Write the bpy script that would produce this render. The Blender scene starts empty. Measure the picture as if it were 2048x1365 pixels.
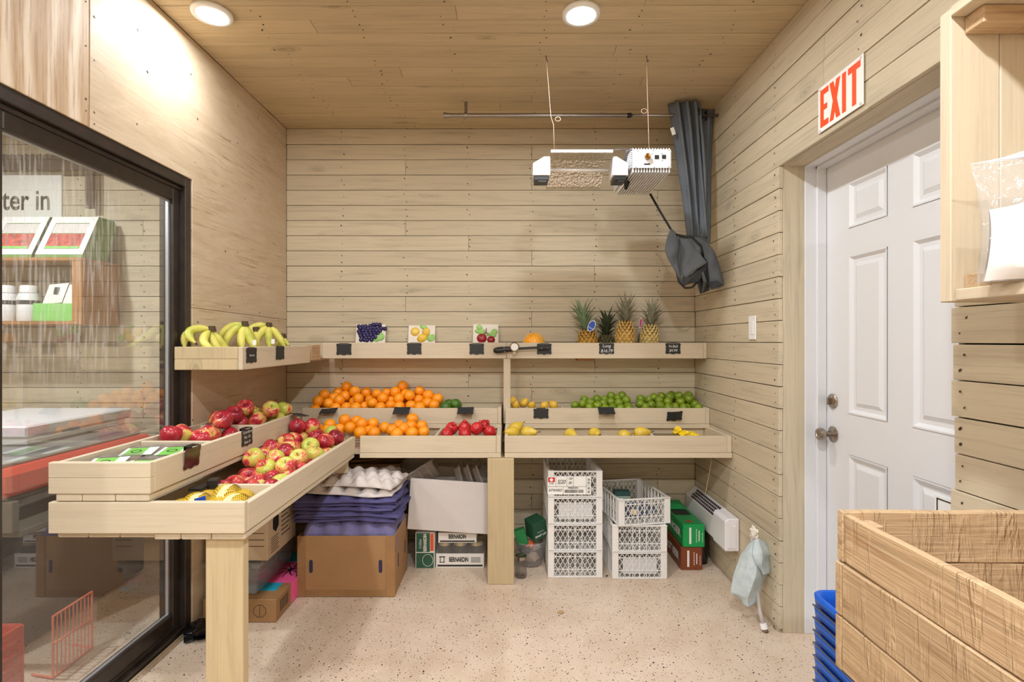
import bpy, bmesh, math, random
from mathutils import Vector, Matrix, Euler, noise
PI = math.pi
SC = bpy.context.scene
COL = SC.collection
# ------------------------------------------------------------------ camera
CAM_Z = 1.299
cam_d = bpy.data.cameras.new('camera'); cam = bpy.data.objects.new('camera', cam_d); COL.objects.link(cam)
cam.location = (0, 0, CAM_Z); cam.rotation_euler = (PI/2, 0, 0)
cam_d.sensor_width = 36; cam_d.lens = 18.0; cam_d.shift_x = 6/2048; cam_d.clip_start = 0.05
SC.camera = cam
# ------------------------------------------------------------------ world, exposure
wd = bpy.data.worlds.new('world'); SC.world = wd; wd.use_nodes = True
wd.node_tree.nodes['Background'].inputs[0].default_value = (0.9, 0.92, 1, 1)
wd.node_tree.nodes['Background'].inputs[1].default_value = 0.3
vs = SC.view_settings
vs.view_transform = 'Standard'; vs.look = 'None'; vs.gamma = 1.0; vs.use_curve_mapping = False
vs.exposure = 0.27
try:
    SC.cycles.max_bounces = 10; SC.cycles.diffuse_bounces = 6; SC.cycles.glossy_bounces = 4
    SC.cycles.transparent_max_bounces = 16; SC.cycles.caustics_reflective = False; SC.cycles.caustics_refractive = False
    SC.cycles.use_denoising = True
except Exception:
    pass
POT_W = 21.0            # recessed ceiling lights, watts each
POT_COL = (0.93, 0.975, 1.0)
POTS = [(-1.235, 2.13), (0.30, 2.13), (-1.235, 0.45), (0.30, 0.45), (-1.235, -1.3), (0.30, -1.3)]
POT_K = [0.30, 0.5, 0.75, 1.4, 1.6, 1.9]
POTS_BEYOND = [(-2.75, 2.0), (-2.75, 0.3)]
# ------------------------------------------------------------------ helpers
F = 1024.0; VX = 1018.0; VY = 683.0
def W(px, py, d):
    return Vector(((px - VX)*d/F, d, CAM_Z - (py - VY)*d/F))
def sX(px, d): return (px - VX)*d/F
def sZ(py, d): return CAM_Z - (py - VY)*d/F

def srgb(r, g, b):
    def c(u):
        u /= 255.0
        return u/12.92 if u <= 0.04045 else ((u+0.055)/1.055)**2.4
    return (c(r), c(g), c(b), 1.0)

WL = {}
class MB:
    def __init__(s): s.v = []; s.f = []
    def add(s, vs_, fs):
        n = len(s.v); s.v += [tuple(v) for v in vs_]; s.f += [tuple(i+n for i in f) for f in fs]; return s
    def box(s, x0, x1, y0, y1, z0, z1):
        return s.add([(x0,y0,z0),(x1,y0,z0),(x1,y1,z0),(x0,y1,z0),(x0,y0,z1),(x1,y0,z1),(x1,y1,z1),(x0,y1,z1)],
              [(0,3,2,1),(4,5,6,7),(0,1,5,4),(1,2,6,5),(2,3,7,6),(3,0,4,7)])
    def obox(s, c, ax, ay, az):
        c, ax, ay, az = Vector(c), Vector(ax), Vector(ay), Vector(az)
        vv = [c+ax*i+ay*j+az*k for k in (-1,1) for j in (-1,1) for i in (-1,1)]
        return s.add(vv, [(0,2,3,1),(4,5,7,6),(0,1,5,4),(1,3,7,5),(3,2,6,7),(2,0,4,6)])
    def bar(s, a, b, w, t, up=(0,0,1)):
        a, b = Vector(a), Vector(b); d = (b-a)
        if d.length < 1e-6: return s
        x = d.normalized(); u = Vector(up)
        y = u.cross(x)
        if y.length < 1e-4: y = Vector((1,0,0)).cross(x)
        y.normalize(); z = x.cross(y)
        return s.obox((a+b)/2, d/2, y*w/2, z*t/2)
    def tube(s, pts, r, n=8, caps=True):
        pts = [Vector(p) for p in pts]; rr = r if hasattr(r, '__len__') else [r]*len(pts)
        t = (pts[1]-pts[0]).normalized()
        u = t.cross(Vector((0,0,1)))
        if u.length < 1e-3: u = t.cross(Vector((1,0,0)))
        u.normalize(); vv = []; ff = []
        for i, p in enumerate(pts):
            if i == 0: tt = pts[1]-pts[0]
            elif i == len(pts)-1: tt = pts[i]-pts[i-1]
            else: tt = (pts[i+1]-pts[i]).normalized() + (pts[i]-pts[i-1]).normalized()
            if tt.length < 1e-9: tt = t
            tt.normalize()
            u = u - tt*u.dot(tt)
            if u.length < 1e-6: u = tt.orthogonal()
            u.normalize(); w = tt.cross(u)
            for k in range(n):
                a = 2*PI*k/n
                vv.append(p + (u*math.cos(a)+w*math.sin(a))*rr[i])
        for i in range(len(pts)-1):
            for k in range(n):
                ff.append((i*n+k, i*n+(k+1)%n, (i+1)*n+(k+1)%n, (i+1)*n+k))
        if caps:
            ff.append(tuple(range(n-1,-1,-1))); m = (len(pts)-1)*n
            ff.append(tuple(range(m, m+n)))
        return s.add(vv, ff)
    def lathe(s, prof, n=24, c=(0,0,0), axis='z', fn=None):
        c = Vector(c); vv = []; ff = []; idx = []
        for (r, z) in prof:
            if r < 1e-6:
                idx.append([len(vv)]); vv.append((0,0,z))
            else:
                st = len(vv)
                for k in range(n):
                    a = 2*PI*k/n; rr = r*(fn(a, z) if fn else 1)
                    vv.append((rr*math.cos(a), rr*math.sin(a), z))
                idx.append(list(range(st, st+n)))
        for i in range(len(prof)-1):
            A, B = idx[i], idx[i+1]
            for k in range(n):
                k2 = (k+1) % n
                if len(A) == 1 and len(B) == 1: continue
                if len(A) == 1: ff.append((A[0], B[k2], B[k]))
                elif len(B) == 1: ff.append((A[k], A[k2], B[0]))
                else: ff.append((A[k], A[k2], B[k2], B[k]))
        out = []
        for v in vv:
            x, y, z = v
            if axis == 'x': x, y, z = z, x, y
            elif axis == 'y': x, y, z = y, z, x
            out.append((c.x+x, c.y+y, c.z+z))
        return s.add(out, ff)
    def prism(s, poly, mp, t0, t1):
        # poly 2d points ccw; mp(u, v, t) -> xyz
        n = len(poly)
        vv = [mp(u, v, t0) for u, v in poly] + [mp(u, v, t1) for u, v in poly]
        ff = [tuple(range(n-1,-1,-1)), tuple(range(n, 2*n))] + [(i, (i+1)%n, n+(i+1)%n, n+i) for i in range(n)]
        return s.add(vv, ff)
    def grid(s, nu, nv, fn, thick=0):
        vv = [fn(i/nu, j/nv) for j in range(nv+1) for i in range(nu+1)]
        ff = [(j*(nu+1)+i, j*(nu+1)+i+1, (j+1)*(nu+1)+i+1, (j+1)*(nu+1)+i) for j in range(nv) for i in range(nu)]
        return s.add(vv, ff)
    def xf(s, m):
        s.v = [tuple(m @ Vector(v)) for v in s.v]; return s
    def mesh(s, name, mat=None, smooth=False, bevel=0, seg=1):
        me = bpy.data.meshes.new(name); me.from_pydata(s.v, [], s.f)
        bm = bmesh.new(); bm.from_mesh(me)
        bmesh.ops.recalc_face_normals(bm, faces=bm.faces)
        if bevel > 0:
            es = [e for e in bm.edges if len(e.link_faces) == 2 and e.calc_face_angle(0) > 0.6]
            bmesh.ops.bevel(bm, geom=es, offset=bevel, segments=seg, affect='EDGES', profile=0.5)
        bm.to_mesh(me); bm.free()
        if smooth:
            me.polygons.foreach_set('use_smooth', [True]*len(me.polygons))
        if mat: me.materials.append(mat)
        me.update(); return me
    def build(s, name, mat, parent=None, smooth=False, bevel=0, seg=1, origin='center', angle=None):
        vs_ = s.v
        if origin == 'center':
            o = Vector([(min(v[i] for v in vs_)+max(v[i] for v in vs_))/2 for i in range(3)])
        elif origin == 'base':
            o = Vector([(min(v[i] for v in vs_)+max(v[i] for v in vs_))/2 for i in range(3)]); o.z = min(v[2] for v in vs_)
        else: o = Vector(origin)
        s.v = [(v[0]-o.x, v[1]-o.y, v[2]-o.z) for v in vs_]
        me = s.mesh(name, mat, smooth, bevel, seg)
        ob = bpy.data.objects.new(name, me); COL.objects.link(ob)
        place(ob, o, parent)
        if angle:
            md = ob.modifiers.new('es', 'EDGE_SPLIT'); md.split_angle = math.radians(angle)
        return ob
def place(ob, o, parent=None):
    o = Vector(o)
    if parent is not None:
        ob.parent = parent; ob.location = o - WL[parent.name]
    else: ob.location = o
    WL[ob.name] = o
def tag(o, label=None, cat=None, group=None, kind=None):
    if label: o['label'] = label
    if cat: o['category'] = cat
    if group: o['group'] = group
    if kind: o['kind'] = kind
    return o
def thing(name, label, cat, loc=(0,0,0), group=None):
    o = bpy.data.objects.new(name, None); COL.objects.link(o); o.empty_display_size = 0.05
    place(o, loc); return tag(o, label, cat, group)
def copy_tree(o, parent=None):
    c = o.copy(); COL.objects.link(c); c.parent = parent
    for ch in o.children: copy_tree(ch, c)
    return c
def struct(o): o['kind'] = 'structure'; return o
def inst(name, me, loc, parent=None, rot=None, scale=None):
    ob = bpy.data.objects.new(name, me); COL.objects.link(ob); place(ob, loc, parent)
    if rot: ob.rotation_euler = rot
    if scale: ob.scale = scale if hasattr(scale, '__len__') else (scale,)*3
    return ob
_TXT = {}
def text_mesh(s, size=1.0, shear=0, sx=1.0, bold=0.0):
    cu = bpy.data.curves.new('txt', 'FONT'); cu.body = s; cu.size = size; cu.align_x = 'CENTER'; cu.align_y = 'CENTER'
    cu.shear = shear; cu.offset = bold; cu.resolution_u = 3; cu.extrude = 0
    ob = bpy.data.objects.new('txt', cu); COL.objects.link(ob)
    dg = bpy.context.evaluated_depsgraph_get()
    me = bpy.data.meshes.new_from_object(ob.evaluated_get(dg))
    bpy.data.objects.remove(ob); bpy.data.curves.remove(cu)
    vv = [(v.co.x*sx, v.co.y) for v in me.vertices]; ff = [tuple(p.vertices) for p in me.polygons]
    bpy.data.meshes.remove(me)
    return vv, ff
def text(s, size, c, right, up, mat, parent, name='lettering', shear=0, sx=1.0, bold=0.0, fit=None):
    vv, ff = text_mesh(s, size, shear, sx, bold)
    if fit:
        w = max(v[0] for v in vv)-min(v[0] for v in vv); h = max(v[1] for v in vv)-min(v[1] for v in vv)
        cx = (max(v[0] for v in vv)+min(v[0] for v in vv))/2; cy = (max(v[1] for v in vv)+min(v[1] for v in vv))/2
        vv = [((v[0]-cx)*fit[0]/w, (v[1]-cy)*fit[1]/h) for v in vv]
    c, r, u = Vector(c), Vector(right).normalized(), Vector(up).normalized()
    m = MB(); m.add([c+r*a+u*b for a, b in vv], ff)
    return m.build(name, mat, parent)
# ------------------------------------------------------------------ materials
class NT:
    def __init__(s, name):
        s.m = bpy.data.materials.new(name); s.m.use_nodes = True; s.t = s.m.node_tree
        s.b = s.t.nodes['Principled BSDF']; s.out = s.t.nodes['Material Output']
    def n(s, typ, **kw):
        nd = s.t.nodes.new(typ)
        for k, v in kw.items():
            if k == 'ins':
                for kk, vv in v.items():
                    if isinstance(vv, bpy.types.NodeSocket): s.t.links.new(vv, nd.inputs[kk])
                    else: nd.inputs[kk].default_value = vv
            else: setattr(nd, k, v)
        return nd
    def l(s, a, b): s.t.links.new(a, b)
    def coord(s, scale=(1,1,1), rnd=True, kind='Object'):
        tc = s.n('ShaderNodeTexCoord')
        mp = s.n('ShaderNodeMapping', ins={'Vector': tc.outputs[kind], 'Scale': scale})
        if rnd:
            oi = s.n('ShaderNodeObjectInfo')
            ml = s.n('ShaderNodeMath', operation='MULTIPLY', ins={0: oi.outputs['Random'], 1: 37.0})
            cb = s.n('ShaderNodeCombineXYZ', ins={0: ml.outputs[0], 1: ml.outputs[0], 2: ml.outputs[0]})
            s.l(cb.outputs[0], mp.inputs['Location'])
        return mp.outputs[0]
    def noise(s, vec, scale, detail=4, rough=0.6, dist=0.0):
        return s.n('ShaderNodeTexNoise', ins={'Vector': vec, 'Scale': scale, 'Detail': detail, 'Roughness': rough, 'Distortion': dist}).outputs['Fac']
    def ramp(s, fac, stops):
        r = s.n('ShaderNodeValToRGB', ins={0: fac}); e = r.color_ramp.elements
        while len(e) < len(stops): e.new(0.5)
        for i, (p, c) in enumerate(stops):
            e[i].position = p; e[i].color = c if len(c) == 4 else (*c, 1)
        return r.outputs[0]
    def mix(s, fac, a, b, mode='MIX'):
        m = s.n('ShaderNodeMix', data_type='RGBA', blend_type=mode)
        for k, v in ((0, fac), (6, a), (7, b)):
            if isinstance(v, bpy.types.NodeSocket): s.l(v, m.inputs[k])
            else: m.inputs[k].default_value = v
        return m.outputs[2]
    def math(s, op, a, b=0.0, c=0.0):
        nd = s.n('ShaderNodeMath', operation=op)
        for i, v in enumerate((a, b, c)):
            if isinstance(v, bpy.types.NodeSocket): s.l(v, nd.inputs[i])
            else: nd.inputs[i].default_value = v
        return nd.outputs[0]
    def bump(s, h, strength=0.3, dist=0.002):
        b = s.n('ShaderNodeBump', ins={'Height': h, 'Strength': strength, 'Distance': dist}); s.l(b.outputs[0], s.b.inputs['Normal'])
    def schlick(s, f0):
        g = s.n('ShaderNodeNewGeometry')
        d = s.n('ShaderNodeVectorMath', operation='DOT_PRODUCT', ins={0: g.outputs['Incoming'], 1: g.outputs['Normal']})
        c = s.math('SUBTRACT', 1.0, s.math('ABSOLUTE', d.outputs['Value']))
        return s.math('MULTIPLY_ADD', s.math('POWER', c, 5.0), 1-f0, f0)
    def col(s, c):
        if isinstance(c, bpy.types.NodeSocket): s.l(c, s.b.inputs['Base Color'])
        else: s.b.inputs['Base Color'].default_value = c
    def set(s, **kw):
        for k, v in kw.items(): s.b.inputs[k.replace('_', ' ')].default_value = v
        return s.m
G3 = lambda v: (v, v, v, 1)
def wood(name, base, axis, rough=0.75, knots=0.5, streak=0.5, var=0.10, dark=None, bumpy=0.5, saw=False, kgate=0.5):
    n = NT(name)
    sc = {'x': (1.2, 16, 16), 'y': (16, 1.2, 16), 'z': (16, 16, 1.2)}[axis]
    sc2 = {'x': (3, 140, 140), 'y': (140, 3, 140), 'z': (140, 140, 3)}[axis]
    sk = {'x': (2.4, 7, 7), 'y': (7, 2.4, 7), 'z': (7, 7, 2.4)}[axis]
    v1 = n.coord(sc); v2 = n.coord(sc2); vk = n.coord(sk)
    a = n.noise(v1, 1.6, 5, 0.65, 0.8); f = n.noise(v2, 1.0, 3, 0.6)
    dk = dark or tuple(c*0.72 for c in base[:3]) + (1,)
    lt = tuple(min(1, c*1.10) for c in base[:3]) + (1,)
    c1 = n.ramp(a, [(0.30, dk), (0.48, base), (0.75, lt)])
    cb = n.mix(streak, base, c1)
    fs = n.ramp(f, [(0.33, G3(0.55)), (0.46, G3(1)), (1, G3(1))])
    c2 = n.mix(streak*0.6, cb, fs, 'MULTIPLY')
    wn = n.n('ShaderNodeTexNoise', ins={'Vector': vk, 'Scale': 1.7, 'Detail': 2.0})
    wv = n.n('ShaderNodeVectorMath', operation='SCALE', ins={0: wn.outputs['Color'], 'Scale': 0.45})
    vk = n.n('ShaderNodeVectorMath', operation='ADD', ins={0: vk, 1: wv.outputs[0]}).outputs[0]
    vor = n.n('ShaderNodeTexVoronoi', ins={'Vector': vk, 'Scale': 1.0, 'Randomness': 1.0})
    wob = n.math('ADD', vor.outputs['Distance'], n.math('MULTIPLY', f, 0.06))
    kn = n.ramp(wob, [(0.05, G3(1)), (0.085, G3(0.3)), (0.12, G3(0.7)), (0.15, G3(0.15)), (0.18, G3(0.35)), (0.23, G3(0))])
    gate = n.math('GREATER_THAN', n.n('ShaderNodeSeparateColor', ins={0: vor.outputs['Color']}).outputs[0], kgate)
    kf = n.math('MULTIPLY', n.math('MULTIPLY', kn, gate), knots)
    kcol = tuple(c*0.45 for c in base[:3]) + (1,)
    c3 = n.mix(kf, c2, kcol)
    if saw:
        ss = {'x': (26, 3, 3), 'y': (3, 26, 3), 'z': (3, 3, 26)}[axis]
        sw = n.noise(n.coord(ss), 1.0, 4, 0.7, 0.4); pt = n.noise(n.coord((9, 9, 9)), 1.0, 3)
        sm = n.math('MULTIPLY', n.ramp(sw, [(0.5, G3(0)), (0.6, G3(1))]), n.ramp(pt, [(0.4, G3(0)), (0.6, G3(1))]))
        c3 = n.mix(n.math('MULTIPLY', sm, 0.35), c3, tuple(min(1, c*1.3) for c in base[:3])+(1,))
        n.saw = sm
    oi = n.n('ShaderNodeObjectInfo')
    vr = n.math('ADD', n.math('MULTIPLY', oi.outputs['Random'], var), 1 - var/2)
    cb3 = n.n('ShaderNodeCombineColor', ins={0: vr, 1: vr, 2: vr})
    n.col(n.mix(1.0, c3, cb3.outputs[0], 'MULTIPLY'))
    h = n.math('ADD', n.math('MULTIPLY', f, 0.7), n.math('MULTIPLY', a, 0.8))
    if saw: h = n.math('ADD', h, n.math('MULTIPLY', n.saw, 1.2))
    n.bump(h, bumpy, 0.003 if saw else 0.0012)
    n.set(Roughness=rough)
    return n.m
def plain(name, c, rough=0.5, metal=0.0, spec=0.5, nscale=0, namt=0.0, bump=0.0, bscale=80, **kw):
    n = NT(name); v = n.coord((1,1,1))
    if namt:
        f = n.noise(v, nscale or 8, 4)
        lo = tuple(max(0, x*(1-namt)) for x in c[:3]) + (1,); hi = tuple(min(1, x*(1+namt)) for x in c[:3]) + (1,)
        n.col(n.ramp(f, [(0.3, lo), (0.7, hi)]))
    else: n.col(c)
    if bump: n.bump(n.noise(v, bscale, 4), bump, 0.002)
    n.set(Roughness=rough, Metallic=metal, **kw); n.b.inputs['Specular IOR Level'].default_value = spec
    return n.m
def clear(name, tint=(0.95,0.96,0.96,1), ior=1.45, haze=0.15, hcol=(0.8,0.8,0.8,1), rough=0.08, wr=0.0):
    n = NT(name); n.t.nodes.remove(n.b)
    tr = n.n('ShaderNodeBsdfTransparent', ins={0: tint}); gl = n.n('ShaderNodeBsdfGlossy', ins={0: (1,1,1,1), 'Roughness': rough})
    df = n.n('ShaderNodeBsdfDiffuse', ins={0: hcol})
    fr = n.schlick(((ior-1)/(ior+1))**2)
    if wr:
        v = n.coord((1,1,1)); b = n.n('ShaderNodeBump', ins={'Height': n.noise(v, 30, 3), 'Strength': wr, 'Distance': 0.01})
        n.l(b.outputs[0], gl.inputs['Normal'])
    m1 = n.n('ShaderNodeMixShader', ins={0: haze, 1: tr.outputs[0], 2: df.outputs[0]})
    m2 = n.n('ShaderNodeMixShader', ins={0: fr, 1: m1.outputs[0], 2: gl.outputs[0]})
    n.l(m2.outputs[0], n.out.inputs[0]); return n.m
def emis(name, c, s):
    n = NT(name); n.set(Emission_Strength=s); n.b.inputs['Emission Color'].default_value = c; n.col(c); return n.m

PAINT = srgb(197, 184, 159)
M = {}
for ax in 'xyz':
    M['paint_'+ax] = wood('painted_boards_'+ax, PAINT, ax, knots=0.7, streak=0.6)
    M['tray_'+ax] = wood('painted_tray_wood_'+ax, srgb(202, 187, 163), ax, knots=0.3, streak=0.32, var=0.08)
    M['raw_'+ax] = wood('rough_sawn_wood_'+ax, srgb(184, 156, 122), ax, knots=0.8, streak=0.7, var=0.12, bumpy=1.0, dark=srgb(150, 112, 74), saw=True)
    M['crate_'+ax] = wood('old_crate_wood_'+ax, srgb(170, 118, 66), ax, knots=0.6, streak=0.9, var=0.2, dark=srgb(100, 62, 30))
M['post'] = wood('painted_post_wood', srgb(194, 174, 138), 'z', knots=0.9, streak=0.45)
M['ceil'] = wood('shaded_ceiling_boards', srgb(196, 176, 143), 'x', knots=0.9, streak=0.6, var=0.12, kgate=0.25)  # same paint as the walls, dimmer yellower light put into the colour
def plywood():
    n = NT('painted_plywood'); v = n.coord((5, 0.9, 5), rnd=True)
    wv = n.coord((1.5, 1.0, 2.2))
    a = n.noise(v, 2.5, 6, 0.7, 1.6); p = n.noise(wv, 1.4, 3)
    v2 = n.coord((1, 4, 90)); f = n.noise(v2, 1.0, 4, 0.7)
    patch = n.ramp(p, [(0.45, G3(0)), (0.62, G3(1))])
    st = n.ramp(f, [(0.34, G3(1)), (0.47, G3(0))])
    ff = n.math('MULTIPLY', n.math('MULTIPLY', patch, st), 0.75)
    base = n.ramp(a, [(0.3, srgb(190, 168, 140)), (0.6, srgb(205, 186, 160)), (0.8, srgb(214, 198, 175))])
    n.col(n.mix(ff, base, srgb(148, 108, 68))); n.bump(n.math('ADD', f, a), 0.35, 0.0015)
    return n.set(Roughness=0.55)
M['ply'] = plywood()
def plywood_wavy():
    n = NT('wavy_grain_plywood'); v = n.coord((1, 6.0, 1.6))
    w = n.n('ShaderNodeTexWave', wave_type='BANDS', bands_direction='Y', ins={'Vector': v, 'Scale': 0.5, 'Distortion': 14.0, 'Detail': 4.0, 'Detail Scale': 0.9})
    v2 = n.coord((1, 90, 4)); f = n.noise(v2, 1.0, 4, 0.7)
    c = n.ramp(w.outputs[0], [(0.2, srgb(190, 164, 134)), (0.6, srgb(206, 184, 156)), (0.95, srgb(222, 206, 186))])
    st = n.ramp(f, [(0.38, G3(1)), (0.5, G3(0))])
    n.col(n.mix(n.math('MULTIPLY', st, 0.5), c, srgb(150, 110, 72))); n.bump(n.math('ADD', f, w.outputs[0]), 0.5, 0.0015)
    return n.set(Roughness=0.6)
M['plyw'] = plywood_wavy()
def floor_mat():
    n = NT('speckled_epoxy_floor'); v = n.coord((1,1,1), rnd=False)
    a = n.noise(v, 2.2, 5, 0.6); b = n.noise(v, 9, 4)
    base = n.ramp(a, [(0.3, srgb(196, 174, 152)), (0.5, srgb(208, 188, 168)), (0.75, srgb(216, 199, 182))])
    base = n.mix(0.25, base, n.ramp(b, [(0.35, srgb(188, 162, 138)), (0.7, srgb(220, 204, 188))]))
    col = base
    for sc, rad, gate, cc in ((24, 0.095, 0.55, srgb(24, 20, 18)), (42, 0.135, 0.58, srgb(30, 25, 22)), (80, 0.19, 0.60, srgb(58, 46, 36)), (120, 0.22, 0.66, srgb(110, 84, 64)), (50, 0.12, 0.80, srgb(238, 230, 220))):
        vo = n.n('ShaderNodeTexVoronoi', ins={'Vector': v, 'Scale': sc})
        wob = n.math('ADD', vo.outputs['Distance'], n.math('MULTIPLY', n.noise(v, sc*4, 2), 0.12))
        m = n.math('LESS_THAN', wob, rad+0.06)
        g = n.math('GREATER_THAN', n.n('ShaderNodeSeparateColor', ins={0: vo.outputs['Color']}).outputs[0], gate)
        col = n.mix(n.math('MULTIPLY', m, g), col, cc)
    n.col(col); n.bump(b, 0.08, 0.002)
    return n.set(Roughness=0.42)
M['floor'] = floor_mat()
M['gap'] = plain('dark_gap', srgb(26, 19, 12), 0.95, spec=0.0)
M['nail'] = plain('rusty_nail', srgb(58, 44, 34), 0.7)
M['white'] = plain('white_paint', srgb(220, 222, 226), 0.35)
M['plastic'] = plain('white_plastic', srgb(236, 236, 236), 0.35)
M['bronze'] = plain('dark_bronze_frame', srgb(48, 40, 36), 0.35, namt=0.25, nscale=20, bump=0.1, bscale=200)
M['spacer'] = plain('aluminium_spacer', srgb(190, 192, 196), 0.35, metal=0.6)
M['nickel'] = plain('satin_nickel', srgb(168, 158, 148), 0.28, metal=1.0)
M['black'] = plain('black_plastic', srgb(22, 22, 23), 0.4)
M['chalk'] = plain('chalkboard_black', srgb(38, 38, 39), 0.55, namt=0.15, nscale=30)
M['chalkw'] = plain('white_chalk', srgb(222, 222, 222), 0.9)
M['ink'] = plain('black_ink', srgb(24, 22, 22), 0.6)
M['paper'] = plain('white_paper', srgb(238, 238, 236), 0.6)
M['whitecard'] = plain('white_cardboard', srgb(214, 208, 206), 0.7, namt=0.03, nscale=10)
M['card'] = plain('brown_cardboard', srgb(160, 122, 82), 0.75, namt=0.06, nscale=12)
M['card2'] = plain('worn_cardboard', srgb(150, 112, 72), 0.75, namt=0.12, nscale=9)
M['cardin'] = plain('cardboard_slot', srgb(48, 44, 70), 0.9)
M['steel'] = plain('steel_wire', srgb(180, 178, 176), 0.3, metal=1.0)
M['red'] = plain('red_plastic', srgb(214, 52, 30), 0.3)
M['rope'] = plain('copper_coated_wire', srgb(232, 196, 172), 0.5)
M['dustw'] = plain('spray_foam', srgb(232, 226, 214), 0.8, bump=0.8, bscale=90)
# ================================================================== structure
rnd = random.Random(7)
XL, XR, YB, ZC = -1.434, 1.199, 3.30, 2.669
YN = -2.4
PITCH = 0.09803; Z0 = 1.292
ROWS = [Z0 + PITCH*k for k in range(-14, 15)]
# floor
m = MB(); m.box(-4.3, 1.75, YN-0.1, YB+0.1, -0.06, 0.0)
struct(tag(m.build('floor', M['floor'], origin=(0,0,0)), 'beige speckled epoxy floor', None))
def board(parent, x0, x1, y0, y1, z0, z1, mat, bevel=0.0013, name='board'):
    m = MB(); m.box(x0, x1, y0, y1, z0, z1); return m.build(name, mat, parent, bevel=bevel)
def nails(parent, pts, normal):
    m = MB(); nv = Vector(normal)
    for p in pts:
        p = Vector(p); a = nv.orthogonal().normalized(); b = nv.cross(a); r = rnd.uniform(0.0022, 0.0042)
        e = rnd.uniform(0.8, 1.9)
        m.add([p + nv*0.0006 + (a*math.cos(t*PI/3)*r + b*math.sin(t*PI/3)*r*e) for t in range(6)], [(0,1,2,3,4,5)])
    o = m.build('nail_heads', M['nail'], parent); o['kind'] = 'stuff'; return o
# back wall
m = MB(); m.box(XL-0.1, XR+0.1, YB+0.019, YB+0.06, 0, ZC+0.03)
wall_back = struct(tag(m.build('wall_back', M['gap']), 'beige painted horizontal board wall at the back', None))
studs = [sX(685, YB)+0.4064*k for k in range(6)]
JO = {0: [], 1: [3], 2: [1], 3: [3], 4: [5], 5: [], 6: [1], 7: [2], 8: [3], 9: [4], 10: [], 11: [1], 12: [3], 13: [4], 14: [2], 15: [0, 4], 16: [2], 17: [3], 18: [1], 19: [4]}
np_ = []
edges = [z for z in ROWS if z < ZC - 0.03] + [ZC]
if edges[0] > 0.005: edges = [0.0] + edges
else: edges[0] = 0.0
for i in range(len(edges)-1):
    z0, z1 = edges[i], edges[i+1]; row = len(edges)-2-i
    js = JO.get(row, [rnd.randrange(6)])
    xs = [XL] + [studs[j] for j in js] + [XR]
    for a, b in zip(xs[:-1], xs[1:]):
        d = rnd.uniform(-0.0015, 0.0015)
        board(wall_back, a+0.0008, b-0.0008, YB+d, YB+0.018, z0+0.0014, z1-0.0016, M['paint_x'])
    for s_ in studs:
        for k in ((0.3, 0.72) if rnd.random() < 0.6 else (0.5,)):
            np_.append((s_+rnd.uniform(-0.012, 0.012), YB-0.0016, z0+(z1-z0)*k+rnd.uniform(-0.008, 0.008)))
nails(wall_back, np_, (0,-1,0))
# wall on the far side of the glass, in line with the back wall
m = MB(); m.box(-4.3, XL-0.13, YB+0.019, YB+0.06, 0, ZC+0.03)
wall_bey = struct(tag(m.build('wall_beyond', M['gap']), 'beige board wall seen through the glass door', None))
np_ = []
for i in range(len(edges)-1):
    z0, z1 = edges[i], edges[i+1]
    j = rnd.choice([-1.95, -2.36, -2.77, -3.17])
    for a, b in ((-4.3, j), (j, XL-0.13)):
        board(wall_bey, a+0.0008, b-0.0008, YB+rnd.uniform(-0.0015, 0.0015), YB+0.018, z0+0.0014, z1-0.0016, M['paint_x'])
    for s_ in (-1.95, -2.36, -2.77): np_ += [(s_+0.01, YB-0.0016, z0+0.03), (s_-0.008, YB-0.0016, z0+0.07)]
nails(wall_bey, np_, (0,-1,0))
# right wall
DY0, DY1, DZ = 1.388, 2.274, ROWS[0] + PITCH*22
m = MB()
m.box(XR+0.019, XR+0.06, DY1+0.02, YB+0.06, 0, DZ); m.box(XR+0.019, XR+0.06, YN, DY0-0.02, 0, DZ); m.box(XR+0.019, XR+0.06, YN, YB+0.06, DZ+0.02, ZC+0.03)
wall_right = struct(tag(m.build('wall_right', M['gap']), 'beige painted board wall on the right with the door', None))
ystuds = [DY1+0.035+0.4064*k for k in range(0, 3)]
np_ = []
for i in range(len(edges)-1):
    z0, z1 = edges[i], edges[i+1]
    zm = (z0+z1)/2
    if zm < DZ:
        segs = [(DY1+rnd.uniform(-0.003, 0.004), YB-0.001), (YN, DY0+rnd.uniform(-0.012, 0.006))]
        if i == 0: segs[0] = (DY1+0.01, YB-0.001)
    else:
        j = rnd.choice([1.30, 1.71, 0.9, 2.7, 1.95])
        segs = [(YN, j-0.0008), (j+0.0008, YB-0.001)]
    for a, b in segs:
        d = rnd.uniform(-0.002, 0.002)
        board(wall_right, XR+d, XR+0.018, a, b, z0+0.0014, z1-0.0016-(rnd.random() < 0.2)*0.001, M['paint_y'])
    for s_ in ystuds:
        if zm < DZ or s_ > 0:
            for k in (0.28, 0.74): np_.append((XR-0.0021, s_+rnd.uniform(-0.012, 0.012), z0+(z1-z0)*k+rnd.uniform(-0.008, 0.008)))
    for s_ in ((DY0-0.04, 0.95) if zm < DZ else (DY0-0.04, 1.75, 0.95)):
        for k in (0.28, 0.7): np_.append((XR-0.0021, s_+rnd.uniform(-0.012, 0.012), z0+(z1-z0)*k))
nails(wall_right, np_, (-1,0,0))
# near wall behind the camera
m = MB(); m.box(-4.3, 1.75, YN-0.06, YN, 0, ZC)
struct(tag(m.build('wall_front', M['paint_x']), 'beige painted wall behind the viewer', None))
m = MB(); m.box(-4.36, -4.3, YN, YB, 0, ZC)
struct(tag(m.build('wall_cooler', M['paint_y']), 'beige wall at the far side of the glazed room', None))
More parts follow.
